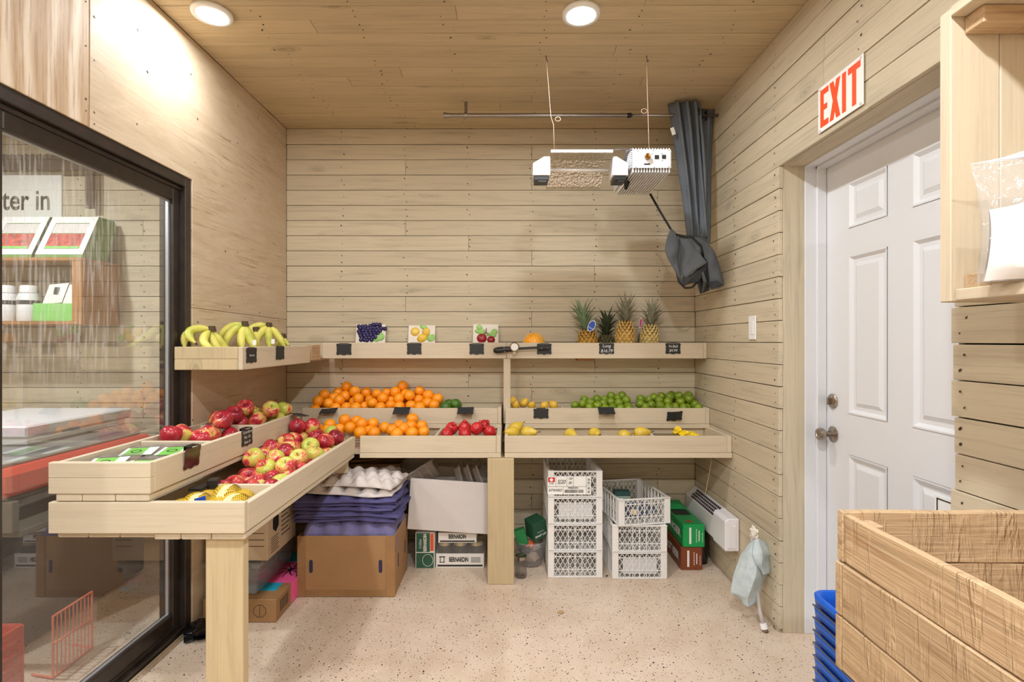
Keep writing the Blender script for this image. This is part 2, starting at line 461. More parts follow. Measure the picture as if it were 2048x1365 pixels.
# ceiling
m = MB(); m.box(-4.3, 1.75, YN, YB+0.06, ZC+0.017, ZC+0.06)
ceiling = struct(tag(m.build('ceiling', M['gap']), 'painted board ceiling, its tan shade put into the colour', None))
ys = [YB, 3.225]
while ys[-1] > YN: ys.append(ys[-1]-0.0945)
CJ = {2: [-0.63], 4: [0.13], 6: [-0.84, 0.7], 7: [-0.55], 9: [0.5], 11: [-0.85], 12: [-0.22], 13: [0.55]}
np_ = []
for i in range(len(ys)-1):
    js = CJ.get(i, [rnd.uniform(-1.2, 1.0)] if i % 3 == 0 else [])
    xs = [XL] + js + [XR+0.06]
    for a, b in zip(xs[:-1], xs[1:]):
        board(ceiling, a+0.0006, b-0.0006, ys[i+1]+0.0015, ys[i]-0.0015, ZC+rnd.uniform(-0.001, 0.001), ZC+0.016, M['ceil'], bevel=0.0011)
    for s_ in studs:
        if ys[i+1] > 0.9:
            for k in (0.3, 0.7):
                if rnd.random() < 0.75: np_.append((s_+rnd.uniform(-0.03, 0.03), ys[i+1]+0.0945*k, ZC-0.0012))
nails(ceiling, np_, (0,0,-1))
m = MB(); m.box(-4.3, XL-0.13, YN, YB, ZC, ZC+0.015); m.build('ceiling_panel', M['ceil'], ceiling)
# left wall: plywood sheets around the glass door
WY1, WZ1 = 2.318, 2.03        # opening: far jamb, head
WY0 = -0.5
m = MB(); m.box(XL-0.12, XL-0.02, WY1, YB, 0, ZC); m.box(XL-0.12, XL-0.02, YN, WY0, 0, ZC); m.box(XL-0.12, XL-0.02, WY0, WY1, WZ1, ZC)
wall_left = struct(tag(m.build('wall_left', M['ply']), 'plywood wall on the left with a dark framed glass door', None))
XP0, XP1 = XL-0.019, XL
def ply(poly, mat):
    m = MB(); m.prism(poly, lambda u, v, t: (t, u, v), XP0, XP1); return m.build('plywood_panel', mat, wall_left, bevel=0.0015)
ZS = 1.437
ply([(WY1, 0), (YB-0.001, 0), (YB-0.001, ZS-0.001), (WY1, ZS+0.012)], M['ply'])
ply([(1.752, WZ1), (WY1, WZ1), (WY1, ZS+0.0135), (YB-0.001, ZS+0.001), (YB-0.001, ZC-0.001), (1.752, ZC-0.001)], M['ply'])
ply([(0.532, WZ1), (1.749, WZ1), (1.749, ZC-0.001), (0.532, ZC-0.001)], M['plyw'])
ply([(WY0, WZ1), (0.529, WZ1), (0.529, ZC-0.001), (WY0, ZC-0.001)], M['plyw'])
ply([(YN, 0), (WY0, 0), (WY0, ZC-0.001), (YN, ZC-0.001)], M['ply'])
np_ = []
for z in (2.08, 2.12, 2.3, 2.45, 2.55): np_ += [(XL+0.0004, 1.735, z), (XL+0.0004, 1.77, z-0.03)]
for y in (2.0, 2.35, 2.6, 2.75, 2.95, 3.15):
    for z in (0.9, 1.2, 1.37, 1.5, 1.75, 2.1, 2.35, 2.55):
        if z > 2.05 or y > 2.33: np_.append((XL+0.0004, y+rnd.uniform(-0.05, 0.05), z+rnd.uniform(-0.05, 0.05)))
nails(wall_left, np_, (1,0,0))
# ---------------- glass sliding door in the left wall
win = struct(thing('window_1', 'dark framed sliding glass door with wet glass', None, (XL-0.05, 1.0, 0)))
def wbox(name, x0, x1, y0, y1, z0, z1, mat, bevel=0.003):
    m = MB(); m.box(x0, x1, y0, y1, z0, z1); return m.build(name, mat, win, bevel=bevel)
fx0, fx1 = -1.556, XL-0.004
wbox('frame_jamb', fx0, fx1, WY1-0.042, WY1-0.001, 0.004, WZ1, M['bronze'])
wbox('frame_jamb', fx0, fx1, WY0+0.001, WY0+0.042, 0.004, WZ1, M['bronze'])
wbox('frame_head', fx0, fx1, WY0+0.042, WY1-0.042, WZ1-0.045, WZ1, M['bronze'])
wbox('frame_head_track', XL-0.052, XL-0.022, WY0+0.042, WY1-0.042, WZ1-0.062, WZ1-0.045, M['bronze'])
wbox('frame_sill', fx0, fx1-0.004, WY0+0.042, WY1-0.042, 0.0, 0.030, M['bronze'])
wbox('sill_track', XL-0.034, XL-0.026, WY0+0.042, WY1-0.042, 0.030, 0.046, M['bronze'], 0.001)
GX = -1.487
def panel(y0, y1, x, st0, st1):
    a, b = x-0.02, x+0.022
    wbox('panel_stile', a, b, y1-st1, y1, 0.032, WZ1-0.05, M['bronze']); wbox('panel_stile', a, b, y0, y0+st0, 0.032, WZ1-0.05, M['bronze'])
    wbox('panel_rail', a, b, y0+st0, y1-st1, WZ1-0.115, WZ1-0.05, M['bronze']); wbox('panel_rail', a, b, y0+st0, y1-st1, 0.032, 0.105, M['bronze'])
    for zz in (0.105, WZ1-0.120): wbox('glazing_spacer', x-0.006, x+0.006, y0+st0, y1-st1, zz, zz+0.005, M['spacer'], 0)
    for yy in (y0+st0, y1-st1-0.009): wbox('glazing_spacer', x-0.006, x+0.006, yy, yy+0.009, 0.11, WZ1-0.12, M['spacer'], 0)
    m = MB(); m.box(x-0.001, x+0.001, y0+st0, y1-st1, 0.105, WZ1-0.115); return m.build('glass_pane', M['glass'], win)
def glass_mat():
    n = NT('wet_glass'); n.t.nodes.remove(n.b)
    v = n.coord((1,1,1), rnd=False)
    sep = n.n('ShaderNodeSeparateXYZ', ins={0: v})
    vs2 = n.coord((1, 110, 6), rnd=False); st = n.noise(vs2, 1.0, 3, 0.6, 0.4)
    streak = n.ramp(st, [(0.50, G3(0)), (0.60, G3(1))])
    # drips on the upper near part of the pane
    hz = n.ramp(sep.outputs[2], [(0.10, G3(0)), (0.26, G3(1)), (0.86, G3(1)), (0.93, G3(0))])
    hy = n.ramp(n.math('MULTIPLY_ADD', sep.outputs[1], 1.0, 0.5), [(0.50, G3(1)), (0.68, G3(0))])
    mk = n.math('MULTIPLY', n.math('MULTIPLY', hz, hy), streak)
    fac = n.math('ADD', n.math('MULTIPLY', mk, 0.20), 0.02)
    tr = n.n('ShaderNodeBsdfTransparent', ins={0: (0.97, 0.98, 0.975, 1)})
    df = n.n('ShaderNodeBsdfDiffuse', ins={0: (0.85, 0.86, 0.86, 1)})
    gl = n.n('ShaderNodeBsdfGlossy', ins={0: (1, 1, 1, 1), 'Roughness': 0.012})
    fr = n.schlick(0.115)
    m1 = n.n('ShaderNodeMixShader', ins={0: fac, 1: tr.outputs[0], 2: df.outputs[0]})
    m2 = n.n('ShaderNodeMixShader', ins={0: fr, 1: m1.outputs[0], 2: gl.outputs[0]})
    n.l(m2.outputs[0], n.out.inputs[0]); return n.m
M['glass'] = glass_mat()
panel(1.405, WY1-0.043, GX, 0.078, 0.042)
panel(WY0+0.043, 1.48, GX-0.045, 0.06, 0.072)
m = MB(); m.box(XL-0.003, XL+0.0015, WY0, WY1-0.02, 0.0, 0.010)
struct(tag(m.build('trim_1', M['paint_y']), 'pale caulk strip along the door sill', None))
# ---------------- door on the right wall
XD = 1.403
tr2 = struct(thing('trim_2', 'painted board casing lining the doorway', None, (1.27, 1.8, 0)))
for (x0, x1, y0, y1, z0, z1, mt) in ((XR+0.019, 1.312, DY1, DY1+0.02, 0.0, DZ+0.02, 'paint_z'), (XR+0.019, 1.312, DY0-0.02, DY0, 0.0, DZ+0.02, 'paint_z'),
                                     (XR+0.019, 1.312, DY0, DY1, DZ, DZ+0.02, 'paint_y')):
    m = MB(); m.box(x0, x1, y0, y1, z0, z1); m.build('casing_board', M[mt], tr2, bevel=0.0015)
door = struct(thing('door_1', 'white six panel door with satin nickel knob', None, (XD, 1.83, 0)))
m = MB()
m.box(1.312, XD+0.045, DY1-0.004, DY1+0.02, 0, DZ+0.02); m.box(1.312, XD+0.045, DY0-0.02, DY0+0.004, 0, DZ+0.02); m.box(1.312, XD+0.045, DY0, DY1, DZ-0.005, DZ+0.02)
m.box(1.36, XD-0.002, DY1-0.016, DY1-0.004, 0, DZ-0.005); m.box(1.36, XD-0.002, DY0+0.004, DY0+0.016, 0, DZ-0.005); m.box(1.36, XD-0.002, DY0+0.004, DY1-0.004, DZ-0.017, DZ-0.005)
m.build('door_frame', M['white'], door, bevel=0.002)
m = MB(); m.box(XD-0.002, XD-0.0005, DY1-0.0075, DY1-0.0045, 0.01, DZ-0.01); m.build('door_gap', M['ink'], door)
cols = ((1.562, 1.779), (1.897, 2.114)); rowsd = ((1.764, 1.95), (1.0, 1.65), (0.19, 0.83))
# leaf: flat plates between the recessed panels
m = MB(); LY0, LY1, LZ1 = DY0+0.006, DY1-0.008, DZ-0.012
yb = [LY0, cols[0][0], cols[0][1], cols[1][0], cols[1][1], LY1]; zb = [0.008, rowsd[2][0], rowsd[2][1], rowsd[1][0], rowsd[1][1], rowsd[0][0], rowsd[0][1], LZ1]
m.box(XD+0.012, XD+0.042, LY0, LY1, 0.008, LZ1)
for i in (0, 2, 4): m.box(XD, XD+0.012, yb[i], yb[i+1], 0.008, LZ1)
for i in (1, 3):
    for j in (0, 2, 4, 6): m.box(XD, XD+0.012, yb[i], yb[i+1], zb[j], zb[j+1])
leaf = m.build('door_leaf', M['white'], door)
for (a, b) in cols:
    for (c, d) in rowsd:
        m = MB()
        def ring(i0, x0, i1, x1):
            P = [(x0, a+i0, c+i0), (x0, b-i0, c+i0), (x0, b-i0, d-i0), (x0, a+i0, d-i0), (x1, a+i1, c+i1), (x1, b-i1, c+i1), (x1, b-i1, d-i1), (x1, a+i1, d-i1)]
            m.add(P, [(0,1,5,4),(1,2,6,5),(2,3,7,6),(3,0,4,7)])
        ring(0, XD-0.003, 0.006, XD-0.003); ring(0.006, XD-0.003, 0.018, XD+0.009); ring(0.018, XD+0.009, 0.032, XD+0.009); ring(0.032, XD+0.009, 0.048, XD+0.001)
        m.add([(XD+0.001, a+0.048, c+0.048), (XD+0.001, b-0.048, c+0.048), (XD+0.001, b-0.048, d-0.048), (XD+0.001, a+0.048, d-0.048)], [(0,1,2,3)])
        m.build('door_panel', M['white'], leaf)
ky = 2.214
m = MB(); m.lathe([(0, -0.001), (0.033, -0.001), (0.034, 0.004), (0.026, 0.009), (0.013, 0.011), (0.011, 0.030), (0.016, 0.036), (0.026, 0.046), (0.028, 0.056), (0.024, 0.066), (0.012, 0.069), (0.010, 0.066), (0, 0.066)], 28)
m.xf(Matrix.Translation((XD, ky, 0.896)) @ Matrix.Rotation(-PI/2, 4, 'Y')); m.build('door_knob', M['nickel'], leaf, smooth=True, angle=50)
m = MB(); m.lathe([(0, -0.001), (0.031, -0.001), (0.032, 0.004), (0.026, 0.011), (0.012, 0.012), (0, 0.011)], 28); m.xf(Matrix.Translation((XD, ky+0.002, 1.039)) @ Matrix.Rotation(-PI/2, 4, 'Y'))
db = m.build('deadbolt', M['nickel'], leaf, smooth=True, angle=50)
m = MB(); m.box(XD-0.028, XD-0.010, ky-0.001, ky+0.005, 1.023, 1.055); m.build('thumb_turn', M['nickel'], db, bevel=0.002)
# notice on the lower door panel
nt = thing('door_notice', 'white notice with black arch mark stuck low on the white door', 'sticker', (XD-0.004, 1.62, 0.70))
m = MB(); m.box(XD-0.0045, XD-0.0030, 1.52, 1.682, 0.64, 0.795); m.build('sheet', M['paper'], nt)
m = MB()
for (a, b, c, d) in ((1.528, 1.674, 0.783, 0.787), (1.528, 1.532, 0.65, 0.787), (1.67, 1.674, 0.65, 0.787)): m.box(XD-0.0055, XD-0.0045, a, b, c, d)
pa = [(1.60+0.055*math.cos(t*PI/16), 0.70+0.06*math.sin(t*PI/16)) for t in range(17)]
m.prism(pa, lambda u, v, t: (t, u, v), XD-0.0055, XD-0.0045); m.build('print', M['ink'], nt)
# ---------------- recessed ceiling lights
M['lens'] = emis('led_lens', (1, 0.97, 0.92, 1), 28.0)
def pot(x, y, label, group, w):
    t = thing('recessed_light', label, 'ceiling light', (x, y, ZC-0.012), group)
    m = MB(); m.lathe([(0.058, -0.001), (0.060, -0.006), (0.078, -0.004), (0.080, 0.010), (0.058, 0.010)], 40, (x, y, ZC-0.0125)); m.build('trim_ring', M['plastic'], t, smooth=True)
    m = MB(); m.lathe([(0, -0.004), (0.058, -0.004), (0.0585, 0.004), (0, 0.004)], 40, (x, y, ZC-0.0125)); m.build('lens', M['lens'], t)
    L = bpy.data.lights.new('led', 'AREA'); L.shape = 'DISK'; L.size = 0.116; L.energy = w; L.color = POT_COL
    lo = bpy.data.objects.new('led_lamp', L); COL.objects.link(lo); place(lo, (x, y, ZC-0.0185), t)
for i, (x, y) in enumerate(POTS):
    pot(x, y, ['bright round recessed ceiling light beside the plywood wall', 'bright round recessed ceiling light nearer the hanging lamp', 'recessed ceiling light by the near end of the glass door',
               'recessed ceiling light above the viewer', 'recessed ceiling light behind the viewer, glass side', 'recessed ceiling light behind the viewer, door side'][i], 'recessed ceiling lights', POT_W*POT_K[i])
for i, (x, y) in enumerate(POTS_BEYOND):
    pot(x, y, ['recessed light over the chest freezer beyond the glass', 'recessed light at the near end beyond the glass'][i], 'recessed ceiling lights', POT_W*1.7)
# ================================================================== display shelves and trays
def fx(parent, name, x0, x1, y0, y1, z0, z1, ax, mat=None, bevel=0.002):
    m = MB(); m.box(x0, x1, y0, y1, z0, z1); return m.build(name, mat or M['tray_'+ax], parent, bevel=bevel)
YS = 3.093                     # front of the top shelf
sh = thing('display_shelf', 'long beige top shelf on the back board wall holding pineapples and fruit tiles', 'shelf', (0.03, 3.2, 1.193))
fx(sh, 'front_board', -1.128, sX(1012.5, YS), YS, YS+0.019, 1.193, 1.290, 'x'); fx(sh, 'front_board', sX(1013.5, YS), XR-0.024, YS, YS+0.019, 1.193, 1.288, 'x')
fx(sh, 'end_board', XR-0.023, XR-0.003, YS+0.001, YB-0.003, 1.193, 1.289, 'y'); fx(sh, 'end_board', -1.128, -1.108, YS+0.02, YB-0.003, 1.197, 1.286, 'y')
fx(sh, 'shelf_board', -1.107, XR-0.024, YS+0.020, YS+0.11, 1.196, 1.214, 'x'); fx(sh, 'shelf_board', -1.107, XR-0.024, YS+0.112, YB-0.003, 1.196, 1.214, 'x')
fx(sh, 'support_post', sX(1007, 3.1), sX(1021, 3.1), YS+0.002, YS+0.042, 0.80, 1.192, 'z')
fx(sh, 'support_block', 0.42, 0.52, YS+0.03, YS+0.15, 1.178, 1.195, 'x', M['crate_x'])
ls = thing('display_shelf', 'short beige shelf with bananas on the plywood wall', 'shelf', (-1.29, 2.6, 1.175))
fx(ls, 'end_board', XL+0.002, -1.160, 2.190, 2.209, 1.222, 1.274, 'x', M['post']); fx(ls, 'end_board', XL+0.002, -1.160, 2.190, 2.209, 1.175, 1.2215, 'x', M['post'])
fx(ls, 'side_board', -1.159, -1.140, 2.190, 2.935, 1.175, 1.273, 'y')
fx(ls, 'shelf_board', XL+0.002, -1.30, 2.210, YB-0.004, 1.178, 1.196, 'y'); fx(ls, 'shelf_board', -1.298, -1.160, 2.210, YB-0.004, 1.178, 1.196, 'y')
fx(ls, 'corner_block', -1.175, -1.136, 2.952, 3.085, 1.187, 1.276, 'y', M['raw_y'])
# middle trays on the back wall
YM = 3.054; ZM0, ZM1 = 0.804, 0.897
def mid(label, x0, x1, divs, plank):
    t = thing('produce_tray', label, 'tray', ((x0+x1)/2, 3.17, 0.778), 'painted produce trays')
    fx(t, 'front_board', x0, x1-0.024, YM, YM+0.019, ZM0, ZM1, 'x')
    fx(t, 'end_board', x1-0.023, x1, YM+0.001, YB-0.004, ZM0, ZM1+0.002, 'y'); fx(t, 'end_board', x0, x0+0.019, YM+0.020, YB-0.004, ZM0, ZM1, 'y')
    for i in range(3): fx(t, 'base_plank', x0, x1, YM-0.004+0.082*i, YM+0.076+0.082*i, 0.778, 0.803, 'x')
    for d in divs: fx(t, 'divider', d-0.008, d+0.008, YM+0.020, YB-0.004, 0.805, 0.880, 'y')
    return t
mid('left middle beige tray heaped with oranges', -1.235, -0.045, [-0.44], 1)
mid('right middle beige tray holding lemons and two heaps of limes', -0.022, XR-0.002, [0.335, 0.765], 1)
# lower trays on the back wall
YLW = 2.747; ZL0, ZL1 = 0.698, 0.788
def low(label, x0, x1, divs, legs, fx0=None):
    t = thing('produce_table', label, 'table', ((x0+x1)/2, 3.0, 0), 'painted produce tables')
    f0 = fx0 if fx0 is not None else x0
    fx(t, 'front_board', f0, x1-0.026, YLW, YLW+0.02, ZL0, ZL1, 'x')
    fx(t, 'end_board', x1-0.025, x1, YLW+0.001, YB-0.004, ZL0, ZL1+0.001, 'y'); fx(t, 'end_board', x0, x0+0.019, YLW+0.021, YB-0.004, ZL0, ZL1, 'y')
    ys_ = [YLW-0.006+0.0912*i for i in range(7)]
    for i in range(6): fx(t, 'base_plank', f0 if i == 0 else x0, x1, ys_[i], min(ys_[i+1]-0.002, YB-0.004), 0.672, 0.697, 'x')
    fx(t, 'back_support', x0+0.02, x1-0.026, 3.075, 3.095, 0.699, 0.777, 'x')
    for d in divs: fx(t, 'divider', d-0.008, d+0.008, YLW+0.021, 3.074, 0.699, 0.782, 'y')
    for l in legs: fx(t, 'leg', *l, 'z', M['post'], 0.003)
    return t
low('lower back table tray with oranges and pomegranates above the egg trays', -1.30, -0.043, [-0.40], [], -0.80)
low('lower back table tray with pears on one thick post above the plastic crates', -0.024, XR-0.003, [0.375, 0.79], [])
pst = thing('support_post', 'thick beige wooden post under the middle of the back tables', 'post', (-0.045, 2.75, 0))
fx(pst, 'upright', sX(975, 2.728), sX(1028, 2.728), 2.728, 2.766, 0.0, 0.671, 'z', M['post'], 0.003)
for nm in ('bracket_strip',): fx(pst, nm, sX(975, 2.728)-0.002, sX(1028, 2.728)-0.03, 2.7685, 3.2, 0.632, 0.670, 'y', M['post'])
# left lower table
XLT = -0.822; YF = 1.590
lt = thing('produce_table', 'long beige table along the glass door with apples and netted bags', 'table', (-1.12, 2.15, 0), 'painted produce tables')
fx(lt, 'end_board', XL+0.002, XLT, YF, YF+0.022, 0.700, 0.797, 'x'); fx(lt, 'side_board', XLT-0.022, XLT, YF+0.023, YLW-0.008, 0.700, 0.788, 'y')
for i, (a, b) in enumerate(((-1.43, -1.335), (-1.333, -1.235), (-1.233, -1.118), (-1.112, -1.03), (-1.028, -0.935), (-0.932, -0.826))):
    fx(lt, 'base_plank', a, b, YF+(0.012 if i > 2 else 0.03), YLW-0.01, 0.676, 0.699, 'y', bevel=0.004)
fx(lt, 'divider', -1.11, XLT-0.023, 1.830, 1.846, 0.7, 0.785, 'x'); fx(lt, 'cross_support', XL+0.004, XLT-0.03, 2.70, 2.72, 0.60, 0.675, 'x')
fx(lt, 'leg', sX(410.5, 1.625), sX(485.7, 1.625), 1.625, 1.663, 0.0, 0.675, 'z', M['post'], 0.003)
# left upper tray on top of it
XUT = -1.115
ut = thing('produce_tray', 'upper beige tray by the glass with packed mushrooms and apples', 'tray', (-1.27, 2.15, 0.80), 'painted produce trays')
fx(ut, 'end_board', XL+0.002, XUT, YF, YF+0.02, 0.873, 0.921, 'x'); fx(ut, 'end_board', XL+0.002, XUT, YF, YF+0.02, 0.823, 0.8725, 'x')
fx(ut, 'side_board', XUT-0.02, XUT, YF+0.021, 2.735, 0.823, 0.919, 'y'); fx(ut, 'side_board', XL+0.002, XL+0.020, YF+0.021, 2.735, 0.823, 0.917, 'y')
for a, b in ((-1.412, -1.332), (-1.330, -1.228), (-1.226, -1.122)): fx(ut, 'base_plank', a, b, YF+0.004, 2.735, 0.799, 0.822, 'y', bevel=0.003)
for y in (1.962, 2.340, 2.715): fx(ut, 'divider', XL+0.021, XUT-0.021, y, y+0.016, 0.823, 0.914, 'x')
# ------------------------------------------------------------------ chalkboard tags
def scallop(w, h):
    pts = []
    def arc(cx, cy, r, a0, a1, n=4):
        for i in range(n+1):
            a = math.radians(a0+(a1-a0)*i/n); pts.append((cx+r*math.cos(a), cy+r*math.sin(a)))
    c = 0.1*w
    arc(-w/2+c*0.9, -h/2+c, c, 180, 300); pts.append((-w*0.22, -h/2+0.06*h)); pts.append((-w*0.06, -h/2-0.02*h)); pts.append((0.06*w, -h/2-0.02*h)); pts.append((w*0.22, -h/2+0.06*h))
    arc(w/2-c*0.9, -h/2+c, c, 240, 360); pts.append((w/2-0.03*w, -0.12*h)); pts.append((w/2, 0)); pts.append((w/2-0.03*w, 0.12*h))
    arc(w/2-c*0.9, h/2-c, c, 0, 120); pts.append((w*0.24, h/2-0.05*h)); pts.append((-w*0.24, h/2-0.05*h))
    arc(-w/2+c*0.9, h/2-c, c, 60, 180); pts.append((-w/2+0.03*w, 0.12*h)); pts.append((-w/2, 0)); pts.append((-w/2+0.03*w, -0.12*h))
    return pts
def tag_board(c, right, up, w, h, label, lines=(), clip=True, size=0.02, shear=0.15, mat=None):
    c, r, u = Vector(c), Vector(right).normalized(), Vector(up).normalized(); nn = r.cross(u)
    t = thing('chalkboard_tag', label, 'price tag', c, 'chalkboard price tags')
    m = MB(); m.prism(scallop(w, h), lambda a, b, k: c+r*a+u*b+nn*k, 0.0, 0.0022); m.build('board', mat or M['chalk'], t)
    if clip:
        m = MB(); m.obox(c+u*(h/2+0.001)-nn*0.008, r*w*0.3, u*0.0015, nn*0.0105); m.obox(c+u*(h/2-0.012)-nn*0.0185, r*w*0.28, u*0.014, nn*0.0008); m.build('clip', M['black'], t)
    for i, ln in enumerate(lines):
        k = (len(lines)-1)/2-i
        text(ln, size, c+u*(k*size*1.15)+nn*0.0027, r, u, M['chalkw'], t, shear=shear)
    return t
EX = (1,0,0); EZ = (0,0,1)
def shelf_tag(px0, px1, py0, py1, label, lines=(), size=0.026):
    d = YS-0.001; tag_board(W((px0+px1)/2, (py0+py1)/2, d), EX, EZ, (px1-px0)*d/F, (py1-py0)*d/F, label, lines, size=size)
shelf_tag(673, 703, 688, 711, 'blank black tag on the top shelf left of the grape tile')
shelf_tag(814, 843, 687, 710, 'blank black tag on the top shelf below the lemon tile')
shelf_tag(939, 968, 688, 710, 'blank black tag on the top shelf below the apple tile')
shelf_tag(1074, 1103, 688, 710, 'black tag on the top shelf below the yellow melon')
shelf_tag(1198, 1228, 687, 709, 'chalkboard tag reading Lung 16.79 below the pineapples', ('Lung', '$16.79'))
shelf_tag(1331, 1361, 687, 709, 'chalkboard tag with faint chalk price right of the pineapples', ('N-Ball', '$9.99'), 0.022)
for p0, p1, q0, q1, lab in ((1067, 1097, 818, 838, 'black tag hanging flat in front of the lemons'),):
    d = YM-0.002; tag_board(W((p0+p1)/2, (q0+q1)/2, d), EX, EZ, (p1-p0)*d/F, (q1-q0)*d/F, lab)
d = YM-0.02
tag_board(W(1349, 833, d), (1, -0.25, 0.1), (0, -0.3, 1), 0.088, 0.06, 'black tag twisted askew in front of the right lime heap', clip=False)
for px, lab in ((803, 'black tag folded up on the tray edge between oranges'), (931, 'black tag folded up on the tray edge below the avocados'), (1213, 'black tag folded up on the tray edge before the left limes')):
    c = W(px, 822.5, YM-0.025); tag_board(c, EX, (0, 0.78, 0.5), 0.096, 0.066, lab, clip=False)
tag_board(W(657, 823, YM-0.022), (1, 0.05, 0.05), (0, 0.85, 0.35), 0.095, 0.066, 'black tag folded up on the tray edge by leftmost oranges', clip=False)
EY = (0, 1, 0)
tag_board((-1.138, 2.262, 1.236), EY, EZ, 0.088, 0.066, 'black tag on the banana shelf nearer the glass door', ('Bananas',), size=0.014)
tag_board((-1.138, 2.545, 1.240), EY, EZ, 0.088, 0.066, 'black tag on the banana shelf nearer the back wall')
yy = 1.115*F/(VX-493)
tag_board((XUT+0.002, yy, 0.892), EY, EZ, 0.085, 0.072, 'chalkboard tag with three handwritten lines on the upper left tray', ('Granderie', 'Flat 18.-', 'Bask 8-'), size=0.0185)
tag_board((XUT+0.006, 1.115*F/(VX-381), 0.893), EY, (0.12, 0, 1), 0.085, 0.076, 'shiny dark tag hanging beside the packed mushrooms', mat=plain('glossy_dark_tag', srgb(58, 34, 34), 0.12, namt=0.5, nscale=18))
tag_board((XUT+0.035, 1.115*F/(VX-582)+0.02, 0.918), (0.1, 1, -0.1), (-1, 0.1, 0.25), 0.09, 0.066, 'black tag folded flat at the far end of the upper left tray', clip=False)
tb = thing('plastic_clip', 'black plastic clip under the upper left tray by the netted bags', 'clip', (-1.08, 1.83, 0.75))
m = MB(); m.obox((-1.085, 1.80, 0.785), (0.022, 0, 0), (0, 0.035, 0), (0, 0, 0.004)); m.build('jaw', M['black'], tb, bevel=0.001)
m = MB(); m.obox((-1.058, 1.835, 0.79), (0.016, 0.004, 0), (-0.004, 0.020, 0), (0, 0, 0.016)); m.build('grip', M['black'], tb, bevel=0.003)
# ================================================================== fruit
ORD = ['', 'first', 'second', 'third', 'fourth', 'fifth', 'sixth', 'seventh', 'eighth', 'ninth', 'tenth', 'eleventh', 'twelfth', 'thirteenth', 'fourteenth', 'fifteenth', 'sixteenth',
       'seventeenth', 'eighteenth', 'nineteenth', 'twentieth', 'twenty-first', 'twenty-second', 'twenty-third', 'twenty-fourth', 'twenty-fifth', 'twenty-sixth', 'twenty-seventh', 'twenty-eighth', 'twenty-ninth', 'thirtieth']
def relax(P, R, lo, hi, it=60, wz=0.5, keep=None):
    # push overlapping fruits apart, mostly in depth, inside the tray
    n = len(P); P = [Vector(p) for p in P]; O = [p.copy() for p in P]
    for _ in range(it):
        for i in range(n):
            for j in range(i+1, n):
                d = P[i]-P[j]; m_ = (R[i]+R[j])*0.975; l = d.length
                if l < m_:
                    if l < 1e-5: d = Vector((0.001, 0.002, 0.001)); l = d.length
                    k = d*((m_-l)/l*0.5)
                    k = Vector((k.x*0.7, k.y*1.1, k.z*wz))
                    P[i] += k; P[j] -= k
        for i in range(n):
            P[i] += Vector(((O[i].x-P[i].x)*0.06, 0, (O[i].z-P[i].z)*0.06))
            for a in range(3):
                P[i][a] = min(max(P[i][a], lo[a]+R[i]*0.98), hi[a]-R[i]*0.98)
    return P
def orange_mat(name, a, b, c, rough=0.38, bs=11, bst=0.35):
    n = NT(name); v = n.coord((1,1,1)); f = n.noise(v, 1.1, 4)
    base = n.ramp(f, [(0.3, a), (0.55, b), (0.8, c)])
    oi = n.n('ShaderNodeObjectInfo'); base = n.mix(n.math('MULTIPLY', oi.outputs['Random'], 0.5), base, a)
    n.col(base); vo = n.n('ShaderNodeTexVoronoi', ins={'Vector': v, 'Scale': bs}); n.bump(vo.outputs['Distance'], bst, 0.0012)
    n.b.inputs['Subsurface Weight'].default_value = 0.0
    return n.set(Roughness=rough)
M['orange'] = orange_mat('orange_peel', srgb(238, 138, 14), srgb(246, 156, 22), srgb(250, 174, 40))
M['lime'] = orange_mat('lime_peel', srgb(88, 116, 20), srgb(132, 154, 34), srgb(172, 184, 58), 0.32)
M['lemon'] = orange_mat('lemon_peel', srgb(210, 162, 44), srgb(224, 184, 66), srgb(234, 202, 88), 0.4)
M['avo'] = orange_mat('avocado_skin', srgb(48, 84, 18), srgb(72, 112, 26), srgb(98, 134, 34), 0.35)
M['pear'] = orange_mat('pear_skin', srgb(206, 172, 52), srgb(222, 192, 76), srgb(230, 206, 98), 0.42, 18, 0.1)
M['pom'] = orange_mat('pomegranate_skin', srgb(168, 22, 30), srgb(200, 42, 44), srgb(222, 84, 66), 0.3, 4, 0.10)
def apple_mat():
    n = NT('apple_skin'); oi = n.n('ShaderNodeObjectInfo')
    v = n.coord((1, 1, 0.7)); a = n.noise(v, 0.8, 3, 0.5, 0.3)
    tc = n.n('ShaderNodeTexCoord'); 
    st = n.noise(n.coord((7, 7, 0.8)), 1.2, 3)
    k = n.math('ADD', n.math('ADD', a, n.math('MULTIPLY', st, 0.25)), n.math('MULTIPLY', n.math('SUBTRACT', oi.outputs['Random'], 0.5), 0.36))
    n.col(n.ramp(k, [(0.47, srgb(184, 192, 82)), (0.57, srgb(218, 176, 100)), (0.63, srgb(206, 88, 76)), (0.73, srgb(176, 44, 56)), (0.92, srgb(132, 26, 42))]))
    return n.set(Roughness=0.24)
M['apple'] = apple_mat()
M['stem'] = plain('fruit_stem', srgb(82, 58, 30), 0.8)
ME = {}
def sph(name, r, mat, sq=1.0, dimp=0.06):
    pr = []; N = 14
    for i in range(N+1):
        t = PI*i/N; rr = math.sin(t); z = -math.cos(t)*sq
        if i == N: z -= dimp*0.6
        pr.append((r*rr if 0 < i < N else 0, r*z))
    m = MB(); m.lathe(pr, 22); return m.mesh(name, mat, True)
ME['orange'] = sph('orange', 1, M['orange'], 0.96); ME['lime'] = sph('lime', 1, M['lime'], 1.06, -0.08); ME['avo'] = sph('avo', 1, M['avo'], 1.1, -0.05)
